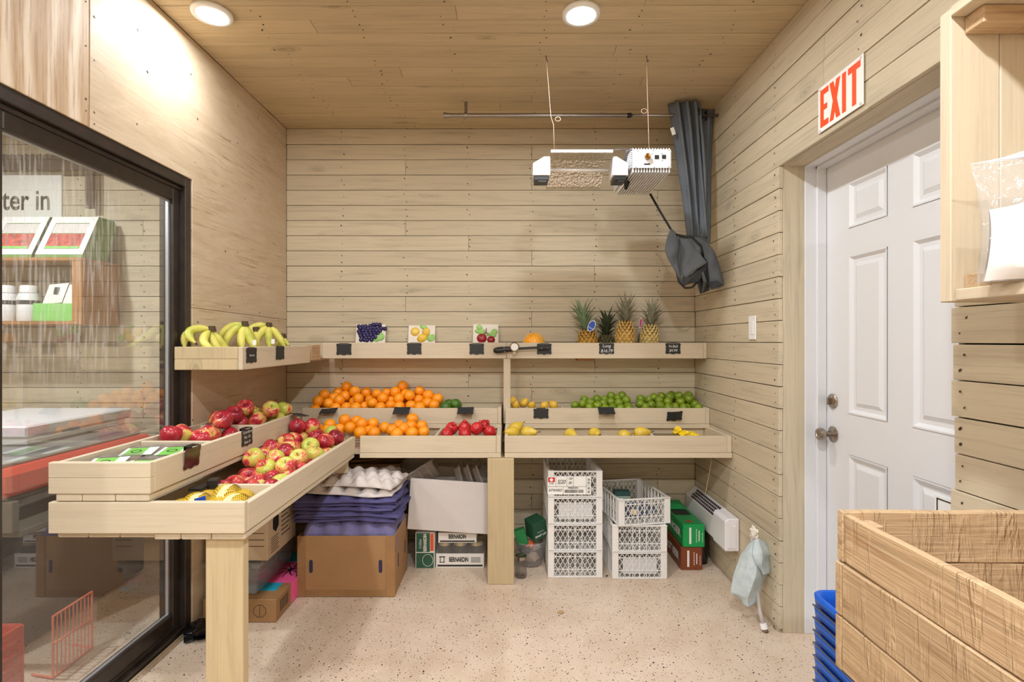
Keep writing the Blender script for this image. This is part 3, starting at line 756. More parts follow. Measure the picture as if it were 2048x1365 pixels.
m = MB(); m.lathe([(0, -1.28), (0.14, -1.24), (0.34, -1.1), (0.66, -0.8), (0.9, -0.42), (1, 0), (0.92, 0.4), (0.68, 0.8), (0.36, 1.1), (0.16, 1.26), (0, 1.3)], 20); ME['lemon'] = m.mesh('lemon', M['lemon'], True)
m = MB(); m.lathe([(0, -0.68), (0.16, -0.74), (0.3, -0.82), (0.5, -0.82), (0.74, -0.62), (0.93, -0.28), (1.0, 0.08), (0.98, 0.36), (0.86, 0.62), (0.64, 0.79), (0.42, 0.82), (0.22, 0.72), (0.08, 0.56), (0, 0.5)], 22, fn=lambda a, z: 1+0.03*math.cos(5*a)*(1 if z < 0 else 0.4)); ME['apple'] = m.mesh('apple', M['apple'], True)
m = MB(); m.tube([(0, 0, 0.5), (0.03, 0, 0.72), (0.09, 0.02, 0.98)], [0.035, 0.03, 0.045], 6); ME['apple_stem'] = m.mesh('apple_stem', M['stem'], True)
m = MB(); m.lathe([(0, -1.0), (0.3, -0.97), (0.62, -0.8), (0.88, -0.45), (1, 0), (0.9, 0.44), (0.62, 0.8), (0.36, 0.93), (0.26, 1.0), (0.24, 1.18), (0.3, 1.3), (0.2, 1.22), (0.14, 1.02), (0, 0.98)], 20, fn=lambda a, z: 1+0.035*math.cos(6*a)); ME['pom'] = m.mesh('pomegranate', M['pom'], True)
m = MB(); m.lathe([(0, -0.86), (0.2, -0.92), (0.5, -0.9), (0.84, -0.6), (1, -0.1), (0.94, 0.35), (0.72, 0.85), (0.5, 1.25), (0.34, 1.55), (0.2, 1.68), (0, 1.66)], 22); ME['pear'] = m.mesh('pear', M['pear'], True)
m = MB(); m.tube([(0, 0, 1.6), (0.05, 0, 1.9), (0.16, 0.03, 2.2)], [0.06, 0.05, 0.08], 6); ME['pear_stem'] = m.mesh('pear_stem', M['stem'], True)
fr_ = random.Random(11)
def heap(kind, pts, desc, cat, group, lo, hi, r, dfn, key='x', fill=(), stem=None, scale_jit=0.05, sphere_r=1.0, order='left'):
    P = []; R = []
    for p in pts:
        px, py = p[0], p[1]
        d = dfn(px, py); P.append(W(px, py, d)); R.append(r*(1+fr_.uniform(-scale_jit, scale_jit)))
    for f in fill: P.append(Vector(f)); R.append(r*(1+fr_.uniform(-scale_jit, 0)))
    P = relax(P, R, lo, hi)
    lay = []
    for p in P:
        h = (p.z-lo[2])/r
        lay.append('lowest' if h < 1.7 else 'middle' if h < 3.1 else 'top')
    idx = sorted(range(len(P)), key=lambda i: P[i].x if key == 'x' else P[i].y)
    cnt = {}
    for i in idx:
        cnt[lay[i]] = cnt.get(lay[i], 0)+1
        o = inst({'pom': 'pomegranate', 'avo': 'avocado'}.get(kind, kind), ME[kind], P[i], None, (fr_.uniform(-0.9, 0.9), fr_.uniform(-0.9, 0.9), fr_.uniform(0, 6.28)), R[i]*sphere_r)
        k = cnt[lay[i]]; on = ORD[k] if k < len(ORD) else '%dth' % k
        tag(o, '%s, %s layer, %s from the %s' % (desc, lay[i], on, order), cat, group)
        if stem:
            s_ = bpy.data.objects.new('stem', ME[stem]); COL.objects.link(s_); s_.parent = o
    return P
z8 = lambda L: [(560+x/4.452, 620+y/4.452) for x, y in L]
z5 = lambda L: [(340+x/4.014, 620+y/4.014) for x, y in L]
z4 = lambda L: [(980+x/4.014, 580+y/4.014) for x, y in L]
OU = [(238,832),(297,858),(338,795),(355,842),(398,790),(448,830),(500,745),(520,808),(468,785),(566,770),(580,697),(515,868),(590,870),(652,742),(655,822),(710,800),(753,755),(700,868),(740,858),(790,805),(832,830),
      (845,765),(925,788),(940,750),(915,862),(990,800),(985,850),(1062,790),(1025,757),(1090,695),(1105,750),(1070,858),(1165,768),(1170,850),(1237,805),(1250,735),(1300,768),(1318,832),(1390,800),(1250,865),(1375,842)]
def d_mid(px, py):
    z = sZ(py, 3.15); return 3.112 + max(0, z-0.85)*0.75
fl = [(-1.06+0.072*i, 3.235, 0.84) for i in range(8)] + [(-0.78+0.07*i, 3.245, 0.905) for i in range(4)]
heap('orange', z8(OU), 'orange in the upper back tray heap', 'orange', 'oranges heaped in the upper back tray', (-1.21, 3.074, 0.806), (-0.40, 3.292, 1.05), 0.0345, d_mid, fill=fl)
OL = [(437,1030),(440,1072),(530,1070),(580,985),(630,1048),(665,1005),(735,1020),(740,1085),(790,1092),(850,1088),(805,1028),(925,1060),(1005,1068),(1050,1045),(1060,1092),(1165,990),(1165,1045),(1190,1092),(1245,1045),(1275,1088),(1110,1060),(330,1062)]
def d_low(px, py):
    z = sZ(py, 2.85); return 2.815 + max(0, z-0.745)*1.1
heap('orange', z8(OL), 'orange in the lower back tray', 'orange', 'oranges in the lower back tray', (-1.28, 2.768, 0.699), (-0.41, 3.072, 0.92), 0.0345, d_low)
PO = [(1440,1105),(1535,1065),(1630,1060),(1755,1055),(1812,1045),(1895,1088),(1650,1105)]
heap('pom', z8(PO), 'red pomegranate in the lower back tray', 'pomegranate', 'pomegranates in the lower back tray', (-0.38, 2.768, 0.699), (-0.07, 3.072, 0.90), 0.037, d_low, sphere_r=0.96)
AV = [(1560,850),(1500,858),(1462,868)]
heap('avo', z8(AV), 'green avocado right of the upper oranges', 'avocado', 'avocados in the upper back tray', (-0.42, 3.074, 0.806), (-0.1, 3.292, 1.0), 0.0345, d_mid)
LM1 = [(685,930),(745,918),(762,890),(800,945),(805,905),(865,885),(868,932),(905,915),(925,892),(915,950),(972,905),(980,858),(1030,915),(1025,870),(1072,865),(985,945),(1040,948),(1092,918),(1100,948),(1130,938),(1150,890),(1075,948)]
LM2 = [(1205,920),(1230,885),(1240,942),(1268,890),(1300,925),(1325,870),(1358,930),(1358,890),(1390,862),(1410,942),(1428,898),(1440,862),(1475,938),(1470,845),(1515,855),(1528,900),(1555,870),(1585,938),(1605,888),(1655,860),(1660,920),(1725,878),(1725,932),(1540,945)]
def d_lime(px, py):
    z = sZ(py, 3.15); return 3.105 + max(0, z-0.835)*1.0
f1 = [(0.42+0.056*i, 3.19, 0.832) for i in range(6)] + [(0.44+0.056*i, 3.25, 0.832) for i in range(5)]
f2 = [(0.81+0.057*i, 3.19, 0.832) for i in range(6)] + [(0.83+0.057*i, 3.25, 0.832) for i in range(6)]
heap('lime', z4(LM1), 'lime in the left lime heap', 'lime', 'limes in the left heap', (0.345, 3.074, 0.806), (0.757, 3.292, 0.98), 0.0265, d_lime, fill=f1)
heap('lime', z4(LM2), 'lime in the right lime heap', 'lime', 'limes in the right heap', (0.773, 3.074, 0.806), (1.172, 3.292, 0.98), 0.0265, d_lime, fill=f2)
LE = [(190,905),(205,928),(275,912),(335,930),(435,935),(510,930)]
heap('lemon', z4(LE), 'yellow lemon left of the limes', 'lemon', 'lemons in the right middle tray', (0.0, 3.074, 0.806), (0.325, 3.292, 0.95), 0.029, d_lime, sphere_r=0.92)
# pears in the lower right tray
for i, (x, y, rot, lab) in enumerate(((200, 1118, (1.1, 0.3, 2.0), 'yellow pear on top of the leftmost pears'), (185, 1150, (1.4, 0.2, -0.9), 'yellow pear lying at the left end of the pear tray'), (300, 1150, (1.45, 0, 1.1), 'yellow pear second in the pear tray by the post'),
                                 (645, 1166, (1.5, 0, 0.4), 'yellow pear alone below the tray centre divider'), (840, 1160, (1.45, 0, 0.2), 'yellow pear with upright stem right of the divider'), (1205, 1152, (1.5, 0, 1.62), 'big yellow pear lying on its side, stem pointing left'),
                                 (1075, 1178, (1.5, 0, 2.2), 'yellow pear mostly hidden behind the tray edge'))):
    px, py = 980+x/4.014, 580+y/4.014; d = 2.86 if i else 2.90
    p = W(px, py, d); p.z = max(p.z, 0.699+0.034)
    o = inst('pear', ME['pear'], p, None, rot, 0.036); tag(o, lab, 'pear', 'pears in the lower right tray')
    s_ = bpy.data.objects.new('stem', ME['pear_stem']); COL.objects.link(s_); s_.parent = o
# apples
AL = [(580,1165),(520,1262),(632,1255),(785,1075),(780,1185),(800,1270),(690,1175),(875,1110),(890,1082),(872,1180),(872,1250),(965,1092),(975,1212),(980,1275),(1020,1020),(1080,1072),(1115,985),(1035,965),(1160,1042),(1175,1080),(1210,1000),(1050,1150),(1115,1172),(1205,1150),(1235,1068),(1285,1095),(1290,1038),(1375,1035),(1345,1068),(1075,1245),(925,1195),(700,1240),(1160,1205),(960,1155)]
def d_al(px, py):
    # on the tray bed the depth follows from the picture height
    zc = 0.755
    return min(max((CAM_Z-zc)*F/(py-VY), 1.89), 2.69)
fl = [(-1.05+0.085*i, 1.93+0.09*j, 0.742) for i in range(3) for j in range(8)]
heap('apple', z5(AL), 'red and green apple in the lower left tray', 'apple', 'apples in the lower left tray', (-1.115, 1.848, 0.7), (-0.845, 2.735, 0.92), 0.0415, d_al, key='y', stem='apple_stem', fill=fl, order='near end')
def d_au(zc): return lambda px, py: min(max((CAM_Z-zc)*F/(py-VY), 2.02), 2.66)
AF = [(610,805),(625,850),(720,868),(578,885),(420,880),(490,880),(828,818),(940,815),(838,862),(560,840),(770,860)]
def d_af(px, py):
    return {0: 2.55, 1: 2.47}.get(0, 2.50)
def d_af2(px, py):
    # the heap leans against the plywood: left means nearer the glass
    return 2.40 + (px-440)*0.0019
heap('apple', z5(AF), 'red apple at the upper left tray far end', 'apple', 'apples at the far end of the upper left tray', (XL+0.021, 2.357, 0.823), (XUT-0.021, 2.714, 1.02), 0.0415, d_af2, key='y', stem='apple_stem', order='near end')
AM = [(95,985),(155,1008),(375,925),(345,992),(225,1018),(450,1020)]
heap('apple', z5(AM), 'apple in the upper left tray middle', 'apple', 'apples in the middle of the upper left tray', (XL+0.021, 1.979, 0.823), (XUT-0.021, 2.339, 1.0), 0.0425, lambda px, py: 2.14+(px-364)*0.0016, key='x', stem='apple_stem', order='glass side')
# ------------------------------------------------------------------ bananas
def ban_mat():
    n = NT('banana_peel'); tc = n.n('ShaderNodeTexCoord'); v = n.coord((1,1,1)); f = n.noise(v, 9, 3)
    n.col(n.ramp(f, [(0.3, srgb(164, 172, 62)), (0.5, srgb(204, 198, 92)), (0.7, srgb(224, 210, 110))])); return n.set(Roughness=0.45)
M['banana'] = ban_mat(); M['bantip'] = plain('banana_tip', srgb(70, 54, 30), 0.8)
def banana(parent, base, d0, d1, L, r):
    base, d0, d1 = Vector(base), Vector(d0).normalized(), Vector(d1).normalized()
    pts = []; p = base.copy(); N = 12
    for i in range(N+1):
        pts.append(p.copy()); t = i/N; p = p + d0.lerp(d1, t).normalized()*(L/N)
    rr = [r*0.36, r*0.40, r*0.7, r*0.95, r, r*1.02, r*1.02, r, r*0.97, r*0.88, r*0.68, r*0.42, r*0.26]
    m = MB(); m.tube(pts, rr, 10); b = m.build('banana', M['banana'], parent, smooth=True)
    m = MB(); m.tube([pts[-1], pts[-1]+d1*0.008], [r*0.3, r*0.2], 8); m.build('tip', M['bantip'], b)
    return b
def bunch(label, top, fans, L=0.17, r=0.0185):
    t = thing('banana_bunch', label, 'bananas', (top[0], top[1], 1.197), 'banana bunches on the short shelf')
    for (a, b) in fans: banana(t, top, a, b, L, r)
    m = MB(); m.tube([Vector(top)+Vector((0,0,-0.008)), Vector(top)+Vector((0,0,0.016))], [0.02, 0.014], 8); m.build('crown', M['bantip'], t)
    return t
d = 2.30
b1 = W(424, 660, 2.33); bunch('green yellow banana bunch lying nearest the glass door', b1, [((-1, -0.3, 0.2), (0.5, -0.2, -1)), ((-0.7, -0.5, 0.1), (0.9, -0.1, -0.6)), ((-0.2, -0.6, -0.4), (1, 0.2, -0.25)), ((0.1, -0.2, -0.9), (0.9, 0.3, -0.4)), ((0.3, 0.3, -0.8), (0.6, 0.5, -0.9))], 0.18)
b2 = W(490, 650, 2.50); bunch('banana bunch standing with stem up, second from the glass', b2, [((-1, -0.2, 0), (-0.1, -0.3, -1)), ((-0.6, -0.5, -0.3), (0.1, -0.2, -1)), ((-0.1, -0.5, -0.8), (0.5, -0.3, -0.9)), ((0.4, -0.3, -0.9), (0.6, -0.2, -0.8)), ((0.1, 0.5, -0.7), (0.4, 0.4, -0.9))], 0.15)
b3 = W(512, 661, 2.66); bunch('banana bunch half hidden behind the tall bunches', b3, [((-0.6, -0.4, -0.3), (-0.1, -0.2, -1)), ((0.2, -0.5, -0.8), (0.3, -0.3, -1)), ((-0.9, 0, 0), (-0.3, 0.2, -1))], 0.12)
b4 = W(538, 652, 2.70); bunch('tall banana bunch with stem up nearest the corner', b4, [((-0.9, -0.3, 0.1), (-0.2, -0.3, -1)), ((-0.4, -0.6, -0.5), (0, -0.3, -1)), ((0.2, -0.6, -0.8), (0.35, -0.3, -1)), ((0.6, 0, -0.6), (0.4, 0, -1))], 0.15)
b5 = W(566, 674, 2.80); bunch('tiny banana stub at the shelf corner', b5, [((-0.4, -0.3, -0.8), (-0.6, -0.4, -0.7)), ((0.3, -0.2, -0.8), (0.8, -0.3, -0.4))], 0.07, 0.013)
for k, (px, py, dd) in enumerate(((509, 686, 2.44), (546, 684, 2.60))):
    m = MB(); c = W(px, py, dd); m.obox(c, (0.008, 0.001, 0), (0, 0.0006, 0), (0, 0, 0.012)); tag(m.build('price_sticker', M['paper']), ['small white sticker on the second banana bunch', 'small white sticker on the corner banana bunch'][k], 'sticker')
# ------------------------------------------------------------------ pineapples
def pine_mats(nm, a, b):
    n = NT('pineapple_'+nm); v = n.coord((1,1,1)); f = n.noise(v, 40, 3); n.col(n.ramp(f, [(0.3, a), (0.7, b)])); n.bump(f, 0.4, 0.002); return n.set(Roughness=0.6)
M['pinegap'] = plain('pineapple_groove', srgb(70, 54, 26), 0.85)
M['pleaf'] = plain('pineapple_leaf', srgb(124, 146, 112), 0.55, namt=0.3, nscale=25); M['pleaf2'] = plain('pineapple_leaf_dry', srgb(140, 138, 116), 0.6, namt=0.35, nscale=25); M['pleaf3'] = plain('pineapple_leaf_dark', srgb(62, 72, 46), 0.6, namt=0.3, nscale=25)
def leaf_mesh(mat, k):
    m = MB(); rr = random.Random(k)
    N = 6; vv = []
    cur = rr.uniform(0.25, 0.75)
    for i in range(N+1):
        t = i/N; w = 0.085*(1-t**1.6)*(0.75+0.5*t*(1-t)*2); x = cur*t*t*0.55; z = t*(1-0.25*cur*t)
        vv += [(x-0.02*(1-t), -w, z), (x+0.025*(1-t), 0, z), (x-0.02*(1-t), w, z)]
    ff = []
    for i in range(N):
        a = i*3; ff += [(a, a+1, a+4, a+3), (a+1, a+2, a+5, a+4)]
    m.add(vv, ff); me = m.mesh('leaf', mat, True); return me
def pineapple(px, pyt, d, rb, hb, hl, label, mats, lmat, lean=0.0, seed=1, zb=1.215):
    x = sX(px, d); t = thing('pineapple', label, 'pineapple', (x, d, zb), 'pineapples on the top shelf')
    rr = random.Random(seed)
    pr = [(0, 0)] + [(rb*(math.sin(PI*(0.10+0.80*i/12))**0.55), hb*i/12) for i in range(13)] + [(0, hb)]
    m = MB(); m.lathe([(r*0.94, z) for r, z in pr], 22, (x, d, zb)); body = m.build('body', M['pinegap'], t, smooth=True)
    m = MB(); nr = int(hb/0.0165); na = 12
    for i in range(nr):
        u = (i+0.5)/nr; R = rb*(math.sin(PI*(0.10+0.80*u))**0.55)*0.95; z = zb+hb*u
        sl = 0.8*math.cos(PI*(0.10+0.80*u))
        for k in range(na):
            a = 2*PI*(k+0.5*(i % 2))/na
            nv = Vector((math.cos(a), math.sin(a), -sl*-0.6)).normalized(); tv = Vector((-math.sin(a), math.cos(a), 0)); bv = nv.cross(tv)*-1
            c = Vector((x+R*math.cos(a), d+R*math.sin(a), z)); w = PI*R/na*1.02; h = hb/nr*1.0
            tip = c+nv*0.006
            m.add([c-tv*w, c-bv*h, c+tv*w, c+bv*h, tip-tv*w*0.45, tip-bv*h*0.45, tip+tv*w*0.45, tip+bv*h*0.45], [(0,1,5,4),(1,2,6,5),(2,3,7,6),(3,0,4,7),(4,5,6,7)])
    o = m.build('eyes', mats, body); o['kind'] = 'stuff'
    lm = [leaf_mesh(lmat, seed*10+q) for q in range(4)]
    n = 30
    for i in range(n):
        u = i/n; a = i*2.399; tilt = 0.95-0.9*u+rr.uniform(-0.08, 0.08); L = hl*(0.42+0.58*u**0.7)*rr.uniform(0.85, 1.08)
        e = Matrix.Translation((0,0,0)) @ Matrix.Rotation(a, 3, 'Z').to_4x4() @ Matrix.Rotation(tilt, 4, 'Y')
        ob = bpy.data.objects.new('leaf', lm[i % 4]); COL.objects.link(ob); ob.parent = t
        ob.rotation_euler = e.to_euler(); ob.scale = (L, L*1.15, L); ob.location = Vector((math.cos(a)*0.014*(1-u)+lean*u*0.03, math.sin(a)*0.014*(1-u), hb-0.004+0.055*u*hl/0.2))
    t.rotation_euler = (0, lean*0.25, 0)
    return t
pm1 = pine_mats('ripe', srgb(150, 110, 40), srgb(206, 158, 64)); pm2 = pine_mats('dark', srgb(66, 66, 38), srgb(104, 98, 58)); pm3 = pine_mats('golden', srgb(176, 132, 60), srgb(220, 184, 106)); pm4 = pine_mats('pale', srgb(180, 150, 82), srgb(224, 204, 140))
pineapple(1179, 0, 3.19, 0.060, 0.155, 0.20, 'pineapple with tall green crown and blue tag, leftmost', pm1, M['pleaf'], -0.5, 1)
pineapple(1211, 0, 3.235, 0.052, 0.120, 0.17, 'small dark green pineapple behind, second from the left', pm2, M['pleaf3'], 0.1, 2)
pineapple(1249, 0, 3.185, 0.060, 0.205, 0.17, 'tallest golden pineapple, third from the left', pm3, M['pleaf2'], 0.1, 3)
pineapple(1297, 0, 3.19, 0.058, 0.185, 0.17, 'pale pineapple with drooping leaf and pink tag, rightmost', pm4, M['pleaf2'], 0.25, 4)
M['bluetag'] = plain('blue_tag', srgb(28, 78, 176), 0.4); M['pinktag'] = plain('pink_tag', srgb(176, 34, 110), 0.4)
def oval_tag(c, w, h, mat, label, lett, tilt):
    t = thing('hang_tag', label, 'tag', c); c = Vector(c)
    R_ = Matrix.Rotation(tilt, 3, 'Y'); r, u = R_ @ Vector((1,0,0)), R_ @ Vector((0,0,1)); nn = Vector((0,-1,0))
    ov = lambda a, b: [(a*math.cos(k*PI/10), b*math.sin(k*PI/10)) for k in range(20)]
    m = MB(); m.prism(ov(w, h), lambda p, q, k: c+r*p+u*q+nn*k, 0, 0.0015); m.build('rim', M['paper'], t)
    m = MB(); m.prism(ov(w*0.86, h*0.9), lambda p, q, k: c+r*p+u*q+nn*k, 0.0015, 0.002); m.build('face', mat, t)
    if lett: text(lett, 0.011, c+nn*0.0024-u*h*0.35, r, u, M['paper'], t)
oval_tag(W(1183, 653, 3.115), 0.022, 0.036, M['bluetag'], 'blue oval fruit tag on the leftmost pineapple', 'Chiquita', 0.45)
oval_tag(W(1281, 647, 3.12), 0.008, 0.032, M['pinktag'], 'thin pink tag on the rightmost pineapple', None, 0.12)
# ------------------------------------------------------------------ netted yellow melon
M['melon'] = plain('yellow_melon_skin', srgb(240, 160, 16), 0.35, namt=0.12, nscale=10)
M['net'] = plain('pale_foam_net', srgb(246, 206, 108), 0.6)
t = thing('melon', 'round orange yellow melon in a fine net on the top shelf', 'melon', (sX(1068, 3.18), 3.18, 1.215))
c = Vector((sX(1068, 3.18), 3.18, 1.215+0.066)); pr = [(0.066*math.sin(PI*i/16) if 0 < i < 16 else 0, -0.066*math.cos(PI*i/16)*1.05) for i in range(17)]
m = MB(); m.lathe(pr, 28, c); m.build('fruit', M['melon'], t, smooth=True)
m = MB()
for k in range(26):
    for sg in (1, -1):
        pts = []
        for i in range(2, 15):
            a = PI*i/16; b = 2*PI*k/26+sg*1.0*i/16*1.6
            pts.append(c+Vector((math.sin(a)*math.cos(b), math.sin(a)*math.sin(b), -math.cos(a)*1.05))*0.0668)
        m.tube(pts, 0.0008, 3, False)
o = m.build('net', M['net'], t); o['kind'] = 'stuff'
# ================================================================== under the tables
def rbox(x0, x1, y0, y1, z0, z1, t=0.006, lid=False):
    # open-top carton with wall thickness t
    m = MB(); m.box(x0, x1, y0, y0+t, z0, z1); m.box(x0, x1, y1-t, y1, z0, z1); m.box(x0, x0+t, y0+t, y1-t, z0, z1); m.box(x1-t, x1, y0+t, y1-t, z0, z1); m.box(x0+t, x1-t, y0+t, y1-t, z0, z0+t)
    return m
# big produce carton with egg trays
BX0, BX1, BY0, BY1, BH = -1.070, -0.580, 2.595, 2.93, 0.310
cb = thing('cardboard_box', 'large open brown cardboard box with slot handles under the stacked pulp trays', 'box', (-0.825, 2.76, 0))
rbox(BX0, BX1, BY0, BY1, 0.001, BH).build('carton', M['card'], cb, bevel=0.0015)
m = MB(); m.box(BX0-0.002, BX0+0.038, BY0-0.003, BY0, 0.003, BH); m.box(BX1-0.044, BX1+0.002, BY0-0.003, BY0, 0.003, BH); m.box(BX0+0.04, BX1-0.046, BY0-0.002, BY0, 0.003, 0.036); m.build('corner_flap', M['card2'], cb)
def slot(c, right, w, h, parent):
    c, r = Vector(c), Vector(right).normalized(); nn = r.cross(Vector((0,0,1))); pts = []
    for k in range(9): pts.append((w*math.cos(PI+PI*k/8), -h+w*math.sin(PI+PI*k/8)))
    for k in range(9): pts.append((w*math.cos(PI*k/8), h+w*math.sin(PI*k/8)))
    m = MB(); m.prism(pts, lambda a, b, k: c+r*a+Vector((0,0,b))+nn*k, -0.001, 0.0006); m.build('hand_slot', M['cardin'], parent)
for px in (622, 761): slot((sX(px, BY0), BY0-0.0005, sZ(1134, BY0)), EX, 0.009, 0.024, cb)
for y in (2.68, 2.85): slot((BX1+0.0005, y, 0.155), EY, 0.008, 0.028, cb)
M['pulp_p'] = plain('purple_pulp', srgb(84, 80, 128), 0.95, namt=0.15, nscale=25, bump=0.4, bscale=160); M['pulp_l'] = plain('lilac_pulp', srgb(122, 118, 166), 0.95, namt=0.12, nscale=25, bump=0.4, bscale=160); M['pulp_w'] = plain('grey_pulp', srgb(206, 198, 196), 0.95, namt=0.06, nscale=25, bump=0.4, bscale=160); M['pulp_b'] = plain('brown_grey_pulp', srgb(168, 152, 140), 0.95, namt=0.08, nscale=25, bump=0.4, bscale=160)
def tray_mesh(mat, seed, amp=0.026, warp=0.010, skirt=False):
    rr = random.Random(seed); ph = [rr.uniform(0, 6) for _ in range(4)]
    w, dd = 0.50, 0.32; nu, nv = 50, 32
    def fn(u, v):
        x, y = (u-0.5)*w, (v-0.5)*dd
        cu, cv = u*5, v*3.3; row = int(cv); cu += 0.5*(row % 2)
        a, b = (cu % 1)-0.5, (cv % 1)-0.5; q = math.hypot(a, b)/0.46
        z = amp*(max(0, 1-q*q))**0.8 if q < 1 else 0
        ed = min(u, 1-u, v, 1-v)
        z *= min(1, ed*14)
        z += warp*math.sin(ph[0]+u*5)+warp*0.6*math.sin(ph[1]+v*5+u*3)
        if ed < 0.02: z -= 0.008
        if skirt:
            e2 = max(0.0, 1-min(v, 1-v)/0.16); e3 = max(0.0, 1-min(u, 1-u)/0.10)
            z -= 0.055*e2*e2+0.03*e3*e3
            bl = 0.5+0.5*math.cos(2*PI*(u*5-0.5))
            y += (-1 if v < 0.5 else 1)*0.016*bl*math.sin(PI*min(1, e2))
        x += 0.006*math.sin(ph[2]+v*9)*(abs(u-0.5)*2)**4; y += 0.006*math.sin(ph[3]+u*11)*(abs(v-0.5)*2)**4
        return (x, y, z)
    m = MB(); m.grid(nu, nv, fn)
    me = m.mesh('pulp_tray', mat, True); return me
tp = [tray_mesh(M['pulp_p'], k, 0.016, 0.005) for k in range(3)]; tpf = tray_mesh(M['pulp_l'], 9, 0.022, 0.001, True)
tw = [tray_mesh(M['pulp_w'], 20+k, 0.03, 0.006) for k in range(2)]; tb_ = tray_mesh(M['pulp_b'], 30, 0.03, 0.006)
rt = random.Random(5)
def ptray(me, x, y, z, rot, label, sc=(1,1,1)):
    o = inst('pulp_tray', me, (x, y, z), None, rot, sc); md = o.modifiers.new('s', 'SOLIDIFY'); md.thickness = 0.0025
    return tag(o, label, 'tray', 'stacked pulp fruit trays')
zc = 0.30
for k in range(7):
    ptray(tpf, -0.825+rt.uniform(-0.004, 0.004), 2.765+rt.uniform(-0.004, 0.004), zc+0.009*k+0.008, (0, 0, rt.uniform(-0.01, 0.01)), 'purple pulp tray pressed flat in the box top, %s from the bottom' % ORD[k+1], (0.955, 0.97, 1))
zc = 0.392
for k in range(8):
    ptray(tp[k % 3], -0.825+rt.uniform(-0.014, 0.010)-0.004*k*0.3, 2.755+rt.uniform(-0.012, 0.012), zc+0.0150*k, (0.03+rt.uniform(-0.015, 0.015), rt.uniform(-0.015, 0.015), rt.uniform(-0.03, 0.03)), 'purple pulp tray in the loose ruffled stack, %s from the bottom' % ORD[k+1], (1.05, 1.03, 1))
ptray(tw[1], -0.80, 2.745, 0.530, (0.05, 0.02, -0.05), 'torn whitish pulp tray right above the purple ones', (0.88, 0.92, 1))
ptray(tb_, -0.86, 2.80, 0.548, (0.06, -0.02, 0.06), 'brownish grey pulp tray at the back of the stack top', (0.98, 0.95, 1))
ptray(tw[0], -0.76, 2.735, 0.568, (0.05, 0.03, -0.12), 'pale grey pulp tray on the very top of the stack', (0.75, 0.82, 1))
# brown boxes far under the corner
t = thing('cardboard_box', 'brown cardboard box in the dark behind the pulp trays', 'box', (-0.80, 3.12, 0)); rbox(-1.05, -0.64, 3.0, 3.26, 0.001, 0.575).build('carton', M['card2'], t, bevel=0.002)
m = MB(); m.obox((-0.88, 2.985, 0.60), (0.13, 0, 0.01), (0, 0.06, -0.012), (0, 0, 0.002)); m.build('flap', M['card2'], t)
# white carton on the jar cases
WB = thing('carton', 'plain white cardboard carton tilted on the jar cases', 'box', (-0.36, 2.98, 0.21))
def tilt_build(mb, name, mat, parent, ang, piv, **kw):
    mb.xf(Matrix.Translation(piv) @ Matrix.Rotation(ang, 4, 'Y') @ Matrix.Translation(-Vector(piv))); return mb.build(name, mat, parent, **kw)
piv = (-0.10, 2.90, 0.21)
tilt_build(rbox(-0.575, -0.105, 2.89, 3.20, 0.206, 0.495, 0.005), 'carton_body', M['whitecard'], WB, 0.065, piv, bevel=0.001)
# clear containers in the white carton
M['clam'] = clear('clear_plastic', (0.86, 0.84, 0.82, 1), 1.5, 0.28, (0.42, 0.36, 0.32, 1), 0.12, 0.3); M['film'] = clear('crinkled_film', (0.9, 0.9, 0.9, 1), 1.55, 0.08, (0.6, 0.6, 0.6, 1), 0.1, 0.9)
M['bin'] = clear('clear_tote', (0.86, 0.87, 0.88, 1), 1.5, 0.30, (0.62, 0.62, 0.64, 1), 0.15, 0.1)
def tub(x0, x1, y0, y1, z0, z1, tap, t=0.003):
    m = MB(); a = tap
    vo = [(x0+a, y0+a, z0), (x1-a, y0+a, z0), (x1-a, y1-a, z0), (x0+a, y1-a, z0), (x0, y0, z1), (x1, y0, z1), (x1, y1, z1), (x0, y1, z1)]
    r = 0.012
    vr = [(x0-r, y0-r, z1), (x1+r, y0-r, z1), (x1+r, y1+r, z1), (x0-r, y1+r, z1), (x0-r, y0-r, z1-0.008), (x1+r, y0-r, z1-0.008), (x1+r, y1+r, z1-0.008), (x0-r, y1+r, z1-0.008)]
    m.add(vo+vr, [(0,3,2,1), (0,1,5,4), (1,2,6,5), (2,3,7,6), (3,0,4,7), (4,5,9,8), (5,6,10,9), (6,7,11,10), (7,4,8,11), (8,9,13,12), (9,10,14,13), (10,11,15,14), (11,8,12,15)])
    return m
t = thing('plastic_container', 'clear plastic container tipped up on the white carton', 'container', (-0.52, 3.0, 0.45))
m = tub(-0.09, 0.09, -0.09, 0.09, 0, 0.12, 0.015); m.xf(Matrix.Translation((-0.475, 3.0, 0.515)) @ Matrix.Rotation(-0.55, 4, 'Y') @ Matrix.Rotation(0.35, 4, 'X')); m.build('tub', M['clam'], t, bevel=0.004)
m = MB()
for k in range(3): m.box(-0.06+0.05*k, -0.053+0.05*k, -0.086, -0.080, 0.01, 0.10)
m.xf(Matrix.Translation((-0.475, 3.0, 0.515)) @ Matrix.Rotation(-0.55, 4, 'Y') @ Matrix.Rotation(0.35, 4, 'X')); m.build('ribs', M['clam'], t)
for k, (x, z, a) in enumerate(((-0.30, 0.50, 0.25), (-0.245, 0.505, 0.3), (-0.19, 0.50, 0.35))):
    t = thing('plastic_container', ['dark clear container standing on edge, left in the white carton', 'dark clear container standing on edge, middle in the white carton', 'dark clear container standing on edge, right in the white carton'][k], 'container', (x, 3.0, 0.42))
    m = tub(-0.08, 0.08, -0.09, 0.09, 0, 0.04, 0.012); m.xf(Matrix.Translation((x, 3.0, z)) @ Matrix.Rotation(PI/2-a, 4, 'Y')); m.build('tub', M['clam'], t, bevel=0.004)
